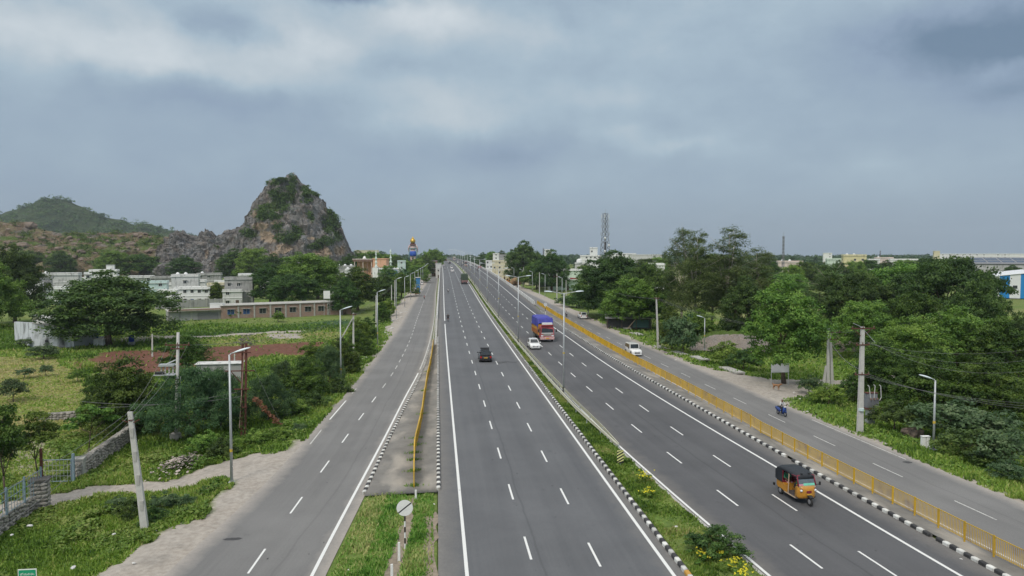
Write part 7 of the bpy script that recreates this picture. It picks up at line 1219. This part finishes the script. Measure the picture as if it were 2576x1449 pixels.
# litter and stones on the verges
LIT = mat('litter_white', (.6, .59, .57), .7, .1, 9, bump=.3); lm_ = boulder(60, 2, .5); lm_.materials.append(LIT)
for x, y, z, s, lb in ((287, 1343, -.3, .16, 'white litter bag on the grass left of the leaning pole foot'), (184, 1427, -.3, .22, 'white litter bag on the near left verge'), (30, 1345, -.4, .16, 'white scrap beside the stone wall'), (75, 1322, -.4, .25, 'pale rubbish clump below the stone wall'), (392, 1334, -.2, .15, 'white litter right of the leaning pole foot'), (336, 1416, 0, .13, 'white scrap on the sandy shoulder'), (530, 1227, -.2, .35, 'pale rock on the grass tip by the nearest lamp'), (573, 1206, -.2, .3, 'small pale stone beside the nearest lamp'), (680, 1137, -.2, .28, 'white stone on the grass edge of the left road'), (743, 1022, -.1, .22, 'white litter on the left bank edge'), (865, 990, -.1, .3, 'white litter by the second left lamp'), (1663, 1254, .1, .14, 'white litter in the median right of the yellow shrubs'), (1700, 1325, .1, .2, 'torn white plastic bag in the median'), (1690, 1348, .1, .13, 'small white scrap in the near median'), (1092, 1268, .05, .12, 'white scrap on the grass island right corner'), (878, 1433, .05, .13, 'white scrap on the grass island left side'), (2083, 1150, .05, .1, 'white scrap by the right yellow fence foot'), (2012, 1003, 0, .18, 'white litter on the sandy right junction edge'), (1998, 987, 0, .2, 'white litter pile near the dog'), (2032, 1035, 0, .2, 'white litter on the weeds ahead of the blue scooter'), (2022, 1037, 0, .16, 'second scrap on the weeds ahead of the blue scooter'), (2143, 1088, 0, .14, 'white scrap at the transformer pole foot'), (2392, 1173, 0, .2, 'blue plastic scrap at the right verge'), (2503, 1205, 0, .2, 'pale stone on the right verge edge'), (2418, 1406, 0, .1, 'white scrap on the right carriageway edge'), (1700, 905, 0, .25, 'white litter by the drain slabs'), (1660, 870, 0, .4, 'pale rubble beside the tall roadside pole'), (1630, 856, 0, .35, 'pale rubble left of the tall roadside pole'), (2078, 1044, 0, .12, 'tiny white scrap at the road edge behind the scooter')):
    s *= .62; o = link('litter' if 'stone' not in lb and 'rock' not in lb else 'stone', lm_, None, G(x, y, z)); o.scale = (s*1.3, s*.9, s*.8); o.rotation_euler = (0, 0, x); tag(o, lb, 'litter' if 'stone' not in lb and 'rock' not in lb else 'stone')
r_ = random.Random(33)
for i, (x, y) in enumerate([(950+r_.uniform(-14, 22), 0) for k in range(26)]):
    Y = r_.uniform(110, 215); o = link('litter', lm_, None, (float(fA(Y))-r_.uniform(1., 3.6), Y, 0)); s = r_.uniform(.12, .35); o.scale = (s*1.4, s, s*.8); tag(o, 'white litter strewn on the sandy edge of the left service road', 'litter', 'litter on the left sandy edge')
for i in range(30):
    Y = r_.uniform(95, 190); o = link('litter', r_.choice(rbm), None, (float(fSR1(Y))+r_.uniform(1.2, 4.), Y, -.05)); s = r_.uniform(.12, .35); o.scale = (s*1.4, s, s*.8); tag(o, 'pale rubble and litter strewn along the right drain', 'litter', 'litter along the right drain')
# drain slabs at the right roadside
for i, (x, y, L, a) in enumerate([(1862, 938, 5.2, 0), (1775, 905, 4., .05), (1720, 892, 4., 0), (1668, 876, 3.6, .03), (1610, 842, 3.6, 0), (1580, 826, 3.6, 0)]):
    P = G(x, y, .0); P[2] = -.17; t = thing('drain_slab', f'{ordn(i)} concrete drain slab beside the right service road, counting from the sandy junction', 'slab', P, .05+a); MB().box(-.75, .75, 0, L, .05, .25).build('slab', CONC, t, bevel=.02); MB().box(-.7, -.5, 0, L, -.4, .048).box(.5, .7, 0, L, -.4, .048).build('drain_wall', CONC, t)
# rubble bank behind
bankm = rockmat('bank_rubble', [(.2, .18, .165), (.33, .3, .275), (.24, .2, .17), (.34, .29, .25), (.32, .25, .2), (.42, .35, .29)], [(.06, .1, .02), (.12, .18, .04)], 1.2)
P = G(1850, 882, -.2); V = []; nu_, nv_ = 46, 18
for j in range(nv_):
    for i in range(nu_):
        u, v = i/(nu_-1)*2-1, j/(nv_-1); h = 2.6*(1-abs(u)**3)*min(1, v*3.2)*(1 if v < .6 else 1); q = noise.noise(Vector((u*9, v*5, 0)))*.35+noise.noise(Vector((u*25, v*14, 3)))*.12; V.append((u*7.5, v*9+q*.5, h+q*(v > .05)-.15))
F = [(j*nu_+i, j*nu_+i+1, (j+1)*nu_+i+1, (j+1)*nu_+i) for j in range(nv_-1) for i in range(nu_-1)]; vg = [1. if q[1] > 3.2 else .1 for q in V]
tag(link('rubble_bank', mesh_np('rubble_bank', V, F, [bankm], attrs=dict(veg=('POINT', vg), ochre=('POINT', [.2]*len(V)))), None, P, -.3), 'stony earth bank with a grassy top beyond the right road', 'bank')
for x, y, s, m_, lb in ((2133, 878, 2.6, mat('pale_boulder', (.34, .27, .23), .95, .2, 2, bump=.5, bscale=4.), 'big rounded pale boulder behind the transformer pole'), (2298, 1092, .75, BROCK, 'brown boulder in the weeds left of the right street lamp')):
    q = boulder(int(x), 4, .85); q.materials.append(m_); o = link('boulder', q, None, G(x, y, -.2)); o.scale = (s*1.25, s, s); tag(o, lb, 'boulder')
P = G(2322, 1120, -.1); t = thing('junction_box', 'pair of small white concrete boxes at the right verge', 'box', P)
for s in (0, .38): MB().taper(s-.16, s+.16, -.15, .15, -.2, .75, .02).build('box', WC['white'], t); MB().box(s-.18, s+.18, -.17, .17, .75, .8).build('lid', WC['white'], t)
# roadside shack
P = G(1560, 826, 0); t = thing('shack', 'dark roadside shack under the trees with a leaning plank', 'shack', (P[0]-2.5, P[1]+1.5, -.1), -.2); DK = mat('shack_dark', (.06, .06, .06), .9, .3, 2); w = 9.5
MB().box(0, w, .3, 4.5, 0, 2.3).build('walls', DK, t); MB().hexa([(-.5, -.9, 2.2), (w+.4, -.9, 2.2), (w+.4, 5, 2.8), (-.5, 5, 2.8), (-.5, -.9, 2.26), (w+.4, -.9, 2.26), (w+.4, 5, 2.86), (-.5, 5, 2.86)]).build('roof', mat('asbestos', (.22, .22, .22), .9, .2, 2), t); MB().box(w*.6, w*.95, .27, .299, .2, 1.9).build('painted_board', mat('teal_board', (.06, .13, .13), .7, .2), t)
for x in (0., w*.33, w*.66, w): MB().bar((x, -.7, -.1), (x, -.7, 2.25), .06).build('post', WOODD, t)
MB().bar((w*.45, -1.2, 0), (w*.72, -.9, 3.), .06).build('leaning_plank', mat('pale_wood', (.4, .3, .22), .8), t)
# ---------------------------------------------------------------- right-hand houses
t = house('two-storey white and pale green house with balcony', 1392, 1466, 677, 330, 'mint', zb=-.5, nw=3, storeys=2, dd=10, band='white', rz=.12)
H = At(1430, 677, 330)[2]+.5; w = 74*330/FPX
MB().box(-w/2-1.9, w/2+.3, -1.6, -.36, H*.5-.12, H*.5+.1).build('balcony_slab', WC['white'], t); MB().box(-w/2-1.9, w/2+.3, -1.62, -1.5, H*.5+.1, H*.5+1.0).build('balcony_wall', WC['white'], t); MB().box(w*.05, w*.3, -1.68, -1.63, H*.5+.3, H*.5+.9).build('red_cloth', mat('red_cloth', (.4, .06, .08), .9), t)
MB().box(-w/2-1.9, -w/2-.26, -1.5, 6, -.5, H*.5-.14).build('porch', WC['white'], t); MB().box(-w/2-1.9, -w/2-.26, -1.5, 6, H*.5+.12, H-.9).build('stair_tower', WC['white'], t)
for z in (.4, H*.5+1.0): MB().lathe([(.6, 0), (.6, .02)], 16, (-w/2-1.05, -1.53, z+1.3), 'y').box(-w/2-1.65, -w/2-.45, -1.53, -1.51, z, z+1.3).build('arched_opening', WINDARK, t)
for x in (-w*.3, w*.05, w*.3): MB().box(x-.25, x+.25, 1, 1.5, H-.75, H+1.5).build('roof_pillar', CONC, t)
tank(Vector(At(1457, 664, 336)), 'big white cylindrical tank right of the roof pillars', TANKW, 1.3, 2.4)
for a_ in [('cream flat-roofed shop building beyond the hay trailer', 1238, 1288, 655, 470, 'cream', dict(nw=4, dd=9)), ('grey upper house behind the cream shop building', 1255, 1274, 640, 520, 'grey', dict(nw=2)), ('small white block at the far right roadside', 1240, 1256, 637, 620, 'white', dict(nw=1)), ('grey three-storey house behind the green and white house', 1447, 1478, 660, 380, 'lgrey', dict(nw=2, storeys=3)), ('white house stepped behind the dark trees', 1474, 1500, 652, 400, 'white', dict(nw=2)), ('long white hall left of the telecom tower', 1460, 1512, 642, 480, 'white', dict(nw=5)), ('white watch-tower-like block beside the telecom tower', 1484, 1503, 622, 500, 'white', dict(nw=2, storeys=4)), ('white penthouse above the dark tree', 1370, 1388, 627, 560, 'white', dict(nw=1)), ('long white factory behind the telecom tower', 1530, 1600, 637, 640, 'white', dict(nw=8, dd=30)), ('wide white factory roof right of the tower', 1585, 1665, 640, 600, 'lgrey', dict(nw=6, dd=30)), ('white wall patch between dark tree and eucalyptuses', 1632, 1672, 662, 260, 'white', dict(nw=2, door=False)), ('pinkish house with tanks by the thin mast', 1960, 2018, 656, 330, 'pink', dict(nw=5, tanks=2)), ('low pink house left below the thin mast', 1945, 1985, 672, 300, 'pink', dict(nw=3)), ('greenish house between mast and yellow house', 2082, 2122, 650, 430, 'mint', dict(nw=3)), ('yellow three-storey house above the wood', 2124, 2177, 640, 400, 'yellow', dict(nw=3, storeys=3, tanks=2)), ('pinkish row house right of the yellow house', 2205, 2245, 647, 470, 'pink', dict(nw=3, tanks=1)), ('white row house left part behind the wood', 2186, 2212, 651, 450, 'white', dict(nw=2)), ('white row house right part behind the wood', 2243, 2305, 651, 460, 'white', dict(nw=5)), ('square cream water tower house on the horizon', 2350, 2363, 631, 640, 'cream', dict(nw=1, storeys=4)), ('long white wall building on the right horizon', 2382, 2620, 638, 800, 'white', dict(nw=16, dd=20, door=False)), ('long pale institute on the horizon right of the rock hill', 893, 952, 629, 1100, 'cream', dict(nw=10, dd=20, storeys=3)), ('white far block left of the yellow house', 2072, 2092, 636, 800, 'white', dict(nw=2)), ('dark teal hall behind the mosque', 1000, 1020, 655, 460, 'aqua', dict(nw=1)), ('white house on the far right roadside left of the shop', 1222, 1240, 655, 500, 'white', dict(nw=2))]:
    lb, x0, x1, yt, dp, cl, kw = a_; house(lb, x0, x1, yt, dp, cl, zb=-.6, **kw)
for i, (x, yt, w, dp) in enumerate([(1945, 662, 60, 270), (1990, 668, 60, 260), (2030, 660, 70, 280), (2110, 656, 50, 350), (2150, 658, 60, 350), (2190, 655, 60, 380), (2230, 656, 60, 400), (2275, 655, 70, 400), (2320, 652, 60, 420), (2400, 646, 90, 380), (1470, 668, 50, 340), (1620, 652, 70, 420), (1560, 650, 60, 420), (1650, 648, 60, 480)]):
    tree(['dense', 'denseb', 'umbrella'][i % 3], x, 690, yt, w, f'{ordn(i)} tree half hiding the houses on the right horizon', z=-.6, depth=dp, group='trees before the right horizon houses')
# shops by the far left roadside
for lb, x0, x1, yt, dp, cl in (('reddish roofed roadside shop at the far left road edge', 1086, 1100, 655, 520, 'brown'), ('grey sheet-roofed stall at the far left roadside', 1096, 1110, 662, 480, 'lgrey'), ('small blue kiosk on the left sandy roadside', 1046, 1056, 698, 300, 'blue')): house(lb, x0, x1, yt, dp, cl, zb=0, nw=1, parapet=False, dd=4, side=False, name='shop', cat='shop')
r_ = random.Random(6)
for i in range(7):
    Y = 345+i*26; house(f'{ordn(i)} small shop front along the far right service road', 1288, 1289, 600, 300, 'white') if False else None
    P = (float(fSR1(Y))+9+r_.uniform(0, 3), Y, -.1); t = thing('shop', f'{ordn(i)} low roadside stall along the far right service road', 'shop', P, .1); w = r_.uniform(5, 9); h = r_.uniform(2.6, 3.6); MB().box(0, w, 0, 6, 0, h).build('walls', WC[r_.choice(['lgrey', 'white', 'cream', 'grey', 'blue'])], t); MB().box(-.6, w+.3, -1.6, 6.2, h, h+.12).build('roof_sheet', CONC, t); MB().box(w*.1, w*.9, -.03, -.001, .1, h*.75).build('shutter', mat('grey_shutter', (.2, .2, .2)), t); MB().box(w*.05, w*.95, -1.62, -1.58, h-.6, h-.02).build('name_board', WC[r_.choice(['white', 'blue', 'yellow', 'orange'])], t)
# blue and white striped shed
BL = mat('sheet_blue', (.015, .22, .55), .5, .06); WS = mat('sheet_white', (.72, .73, .74), .5, .05); dp = 268; P = At(2472, 742, dp); t = thing('striped_shed', 'large gabled shed with blue and white vertical stripes', 'shed', P, -YAW-.5); sx = dp/FPX*1.12
zt = lambda x: At(2472+x, 698-min(x, 104)*.142 if x < 104 else 683+(x-104)*.142, dp)[2]-P[2]
ed = [0, 14, 31, 49.5, 69, 86, 104, 122, 139, 157, 175, 193, 208]
for i in range(12):
    x0, x1 = ed[i], ed[i+1]; MB().hexa([(x0*sx, 0, -1), (x1*sx, 0, -1), (x1*sx, .15, -1), (x0*sx, .15, -1), (x0*sx, 0, zt(x0)), (x1*sx, 0, zt(x1)), (x1*sx, .15, zt(x1)), (x0*sx, .15, zt(x0))]).build('cladding_stripe', BL if i % 2 == 0 else WS, t)
    if i % 2: MB().box((x0+x1)/2*sx-.7, (x0+x1)/2*sx+.7, -.05, -.002, 2.6, 3.8).build('window', WINDARK, t)
for a0, a1 in ((0, 104), (104, 208)): MB().hexa([(a0*sx-.5*(a0 == 0), -.4, zt(a0)), (a1*sx, -.4, zt(a1)), (a1*sx, 45, zt(a1)), (a0*sx-.5*(a0 == 0), 45, zt(a0)), (a0*sx-.5*(a0 == 0), -.4, zt(a0)+.15), (a1*sx, -.4, zt(a1)+.15), (a1*sx, 45, zt(a1)+.15), (a0*sx-.5*(a0 == 0), 45, zt(a0)+.15)]).build('roof_slope', WS, t)
MB().box(-.1, .0, .16, 44, -1, zt(0)-.05).build('side_wall', WS, t)
# warehouse with solar panels
dp = 400; P = At(2449, 682, dp); t = thing('warehouse', 'long warehouse with rows of solar panels on its roof', 'warehouse', (P[0], P[1], -.5), -YAW-.45); zz = At(2449, 664, dp)[2]+.5; zr_ = At(2449, 648, dp+25)[2]+.5; Lw = 62
MB().box(0, Lw, 0, 28, 0, zz).build('walls', mat('old_white_wall', (.5, .5, .49), .9, .1, .6, dirt=((.28, .28, .28), .5)), t); MB().hexa([(-.5, -.6, zz), (Lw, -.6, zz), (Lw, 28, zr_), (-.5, 28, zr_), (-.5, -.6, zz+.2), (Lw, -.6, zz+.2), (Lw, 28, zr_+.2), (-.5, 28, zr_+.2)]).build('roof', mat('roof_sheet_grey', (.2, .2, .21), .6), t); SOL = mat('solar_panel', (.05, .055, .075), .2, .15, 3)
for k in range(9):
    for j in range(2): f0, f1 = .12+j*.4, .46+j*.4; zf = lambda f: zz+.26+(zr_-zz)*f; x0, x1 = 1+k*6.8, 1+k*6.8+6.1; MB().add([(x0, f0*28, zf(f0)), (x1, f0*28, zf(f0)), (x1, f1*28, zf(f1)), (x0, f1*28, zf(f1))], [(0, 1, 2, 3)]).build('solar_panel', SOL, t)
for k in range(10): MB().box(k*6.8-.1, k*6.8+.1, -.12, -.002, 0, zz-.05).build('pilaster', CONC, t)
# ---------------------------------------------------------------- hall, mosque, statue
dp = 430; P = At(890, 676, dp); t = thing('temple_hall', 'orange and brown open hall behind the mosque', 'hall', (P[0], P[1], -.6), -YAW); sx = dp/FPX; z0 = 0; H = At(930, 650, dp)[2]+.6; w = 82*sx
MB().box(w*.58, w, 0, 9, -.5, H-.6).build('orange_block', WC['orange'], t); MB().box(w*.57, w+.3, -.3, 9.3, H-.6, H).build('orange_parapet', WC['orange'], t); MB().box(-.3, w*.565, -1, 9, H-1.9, H-.7).build('brown_fascia', WC['brown'], t); MB().box(-.6, w*.566, -1.3, 9.3, H-.69, H-.3).build('roof_slab', WC['pink'], t); MB().box(w*.05, w*.56, 5, 5.2, -.5, H-2).build('back_wall', WC['orange'], t)
for k in range(5): x = w*.03+k*w*.13; MB().box(x-.2, x+.2, -.6, -.2, -.5, H-1.9).build('column', WC['brown'] if k % 2 else WC['pink'], t)
MB().lathe([(1.1, 0), (1.2, .4), (.7, .9), (.5, 1.5), (0, 1.8)], 12, (w*.3, 3, H-.29)).build('small_dome', WC['white'], t, True)
dp = 400; sx = dp/FPX; P = At(938, 690, dp); t = thing('mosque', 'white mosque with scalloped parapet and two tall minarets', 'mosque', (P[0], P[1], -.6), -YAW); H = At(960, 674, dp)[2]+.6; w = 64*sx; MIN = wallmat('minaret', (.66, .74, .68), .1)
MB().box(0, w, 0, 12, -.5, H-.7).build('prayer_hall', WC['white'], t); MB().box(-.3, w+.3, -.4, 12.3, H-.7, H-.4).build('cornice', WC['white'], t)
for k in range(10): MB().lathe([(.62, 0), (.62, .14)], 14, (.7+k*(w-1.4)/9, -.3, H-.39), 'y', sc=(1, 1)).build('parapet_scallop', WC['white'], t)
MB().box(.0, 3.2, -1.5, -.41, -.5, H+.2).build('gate_block', WC['white'], t); MB().box(w-6, w-.4, -1.2, -.41, -.5, H-1.4).build('blue_porch', WC['blue'], t)
for k in range(4): MB().box(4.5+k*2.2-.4, 4.5+k*2.2+.4, -.03, -.002, .6, 2.6).build('window', WINDARK, t)
for px, yt in ((942, 628), (979, 625)):
    x = (px-938)*sx; z1 = At(px, yt, dp)[2]+.6; h_ = z1-H+1; pr = []
    for k in range(4): b_ = k*h_*.2; r = .75-.12*k; pr += [(r*.85, b_), (r*.75, b_+h_*.12), (r*1.35, b_+h_*.15), (r*1.35, b_+h_*.175), (r*.8, b_+h_*.19)]
    pr += [(.42, h_*.8), (.55, h_*.85), (.3, h_*.92), (.08, h_*.96), (.05, h_), (0, h_)]; MB().lathe(pr, 12, (x+.6, 2, H-1)).build('minaret', MIN, t, True)
for x in (w*.55, w*.66): tank(Vector((P[0], P[1], -.6))+Vector((x, 5, H-.4)), 'white roof tank of the mosque, '+('left' if x < w*.6 else 'right')+' one', TANKW, .8, 1.6)
# painted statue, seen from behind
dp = 520; P = At(1039, 655, dp); zb = -.6; ztop = At(1039, 595, dp)[2]; t = thing('statue', 'towering painted statue of a standing figure with a golden crown, seen from behind', 'statue', (P[0], P[1], zb), PI-YAW); Hs_ = ztop-zb; base = At(1039, 664, dp)[2]-zb; S = (Hs_-base)/17.
J = [(0, 0, 7.2), (0, 0, 9.), (0, 0, 10.8), (0, 0, 11.8), (0, 0, 12.4), (0, 0, 13.3)]; R = [(1.6, 1.3), (1.4, 1.1), (2., 1.3), (1.3, 1.), .75, (.95, 1.)]; E_ = [(i, i+1) for i in range(5)]; reg = [0]*6
for s in (-1, 1):
    b = len(J); J += [(s*2.2, 0, 11.3), (s*2.8, -.3, 9.2), (s*2.5, -.9, 7.6), (s*2.4, -1., 7.)]; R += [.7, .55, .45, .4]; E_ += [(3, b), (b, b+1), (b+1, b+2), (b+2, b+3)]; b = len(J); J += [(s*.9, 0, 6.4), (s*1., -.1, 3.6), (s*1.05, 0, 1.), (s*1.1, -.7, .3)]; R += [.95, .75, .55, .5]; E_ += [(0, b), (b, b+1), (b+1, b+2), (b+2, b+3)]; reg += [0]*8
sk = mat('statue_pink', (.66, .5, .48), .5, .06); me = person_mesh(J, E_, R, reg, [sk], 'statue_body'); o = link('body', me, t, (0, 0, base)); o.scale = (S,)*3
def sp(nm, mb, m): o = mb.build(nm, m, t, True, loc=(0, 0, base)); o.scale = (S,)*3
sp('hair', MB().lathe([(2.1, 11.5), (1.9, 12.1), (1.3, 12.8), (1.15, 13.6)], 14, sc=(1, .75)), mat('statue_brown', (.14, .06, .05), .6)); sp('crown', MB().lathe([(1.25, 13.2), (1.6, 13.8), (1.5, 14.6), (1.0, 15.4), (.6, 15.9), (.65, 16.1), (.3, 16.5), (.12, 17.)], 16), mat('statue_gold', (.65, .42, .08), .35, .05, metal=.4)); sp('halo_disc', MB().lathe([(1.5, 0), (1.5, .2)], 20, (0, 1.2, 14.3), 'y'), mat('statue_gold', (.65, .42, .08)))
sp('waist_cloth', MB().lathe([(1.7, 7.9), (2., 7.2), (2.1, 6.2), (2., 5.2), (1.7, 4.9)], 16, sc=(1, .85)), mat('statue_blue', (.03, .1, .45), .5)); sp('sash', MB().lathe([(2.3, 9.2), (2.75, 9.35), (2.75, 9.7), (2.3, 9.8)], 18, sc=(1, .6)), mat('statue_green', (.12, .22, .2), .6))
for s in (-1, 1): sp('hanging_scarf', MB().taper(s*2.4-.3, s*2.4+.3, -.3, .1, 1.4, 8.8, .05), mat('statue_scarf', (.18, .3, .3), .6))
MB().box(-2.6, 2.6, -2., 2., 0, max(1., base)).build('pedestal', WC['grey'], t)
# ---------------------------------------------------------------- towers and masts
TWR = mat('tower_steel', (.2, .2, .21), .6, .1)
def lattice(label, x, yt, dp, w0, w1, ant=True, n=11, r=.09, name='telecom_tower'):
    P = At(x, 660, dp); P[2] = -.6; H = At(x, yt, dp)[2]+.6; t = thing(name, label, 'tower', P, .4); W_ = lambda z: (w0+(w1-w0)*min(1, z/(H*.75)))/2; C4 = [(-1, -1), (1, -1), (1, 1), (-1, 1)]; zs = np.linspace(0, H*.94, n+1)
    for cx0, cy0 in C4:
        mb = MB(); mb.path([(cx0*W_(z), cy0*W_(z), z) for z in zs], r*1.5, 5); mb.build('leg', TWR, t)
    for k in range(n):
        mb = MB(); a, c = zs[k], zs[k+1]
        for i in range(4):
            p_, q_ = C4[i], C4[(i+1) % 4]; A_ = (p_[0]*W_(a), p_[1]*W_(a), a); B_ = (q_[0]*W_(a), q_[1]*W_(a), a); C_ = (p_[0]*W_(c), p_[1]*W_(c), c); D_ = (q_[0]*W_(c), q_[1]*W_(c), c); mb.bar(A_, D_, r, None, 4).bar(B_, C_, r, None, 4).bar(C_, D_, r, None, 4)
        mb.build('bracing', TWR, t)
    MB().bar((0, 0, H*.93), (0, 0, H), .08).build('spike', GALV, t)
    if ant:
        for k, z in enumerate((.9, .84, .76, .66)):
            for i in range(4): cx0, cy0 = C4[i]; w = W_(H*z)+.45; MB().box(cx0*w-.16, cx0*w+.16, cy0*w-.1, cy0*w+.1, H*z-1.1, H*z+1.1).build('antenna', WHITE if k < 1 else GALV, t)
        for z, s in ((.6, -1), (.5, 1), (.42, -1)): MB().lathe([(.1, 0), (.7, .15), (.75, .35)], 14, (s*W_(H*z)*.8, -W_(H*z)-.4, H*z), 'y').build('microwave_dish', WHITE, t, True)
        MB().box(-.4, .4, -.4, .4, 0, H*.55).build('cable_ladder', LGREY, t)
lattice('tall lattice telecom tower with antennas right of the road', 1522, 526, 430, 6.6, 2.2, True, 13, .085); lattice('slim lattice mast with small dishes above the right houses', 1970, 585, 300, 1.1, .55, False, 16, .045, 'radio_mast')
for i, (x, y, dp) in enumerate(((1844, 567, 420), )): lattice('small antenna tower top seen over the eucalyptuses', x, y, dp, 3.5, 1.4, True, 12, .06)
for x, y, dp, lb in ((1367, 629, 700, 'thin far mast left of the white penthouse'), (918, 0, 0, ''), (2214, 628, 900, 'thin far pylon above the right wood')):
    if dp: lattice(lb, x, y-(8 if x < 1400 else 0), dp, 2.2, .8, False, 9, .07, 'radio_mast')
for y_, lb in (((1368, 640), 'x'),): pass
# flag on the summit
i = int(np.argmin((pxA-738)**2+(pyA-447)**2)); t = thing('flag_pole', 'thin flag pole on the summit of the rock hill', 'pole', oA[i]); MB().bar((0, 0, -1), (-.5, 0, 4.), .07, None, 5).build('pole', LGREY, t); MB().add([(-.5, 0, 4.), (.2, 0, 3.8), (.2, 0, 3.3), (-.42, 0, 3.4)], [(0, 1, 2, 3)]).build('flag', mat('flag_orange', (.5, .2, .05), .8), t)
# palms by the mosque
for x, yb, yt, w, lb in ((1022, 735, 668, 34, 'palm with ragged fronds right of the mosque'), (1008, 730, 672, 30, 'palm beside the ragged palm right of the mosque'), (968, 728, 678, 26, 'small palm in front of the mosque')): tree('palm', x, yb, yt, w, lb)
# ---------------------------------------------------------------- thin haze in the air
vm = bpy.data.materials.new('haze'); vm.use_nodes = True; nt = vm.node_tree; nt.nodes.clear(); pv = nt.nodes.new('ShaderNodeVolumePrincipled'); pv.inputs['Color'].default_value = (.80, .88, .96, 1); pv.inputs['Density'].default_value = 1.1e-4; pv.inputs['Anisotropy'].default_value = .2
oo = nt.nodes.new('ShaderNodeOutputMaterial'); nt.links.new(pv.outputs[0], oo.inputs['Volume'])
hz = MB().box(-3400, 3400, -80, 4400, -4.5, 175).build('haze', vm); hz['kind'] = 'stuff'; hz['label'] = 'thin pale haze in the air over the whole place'
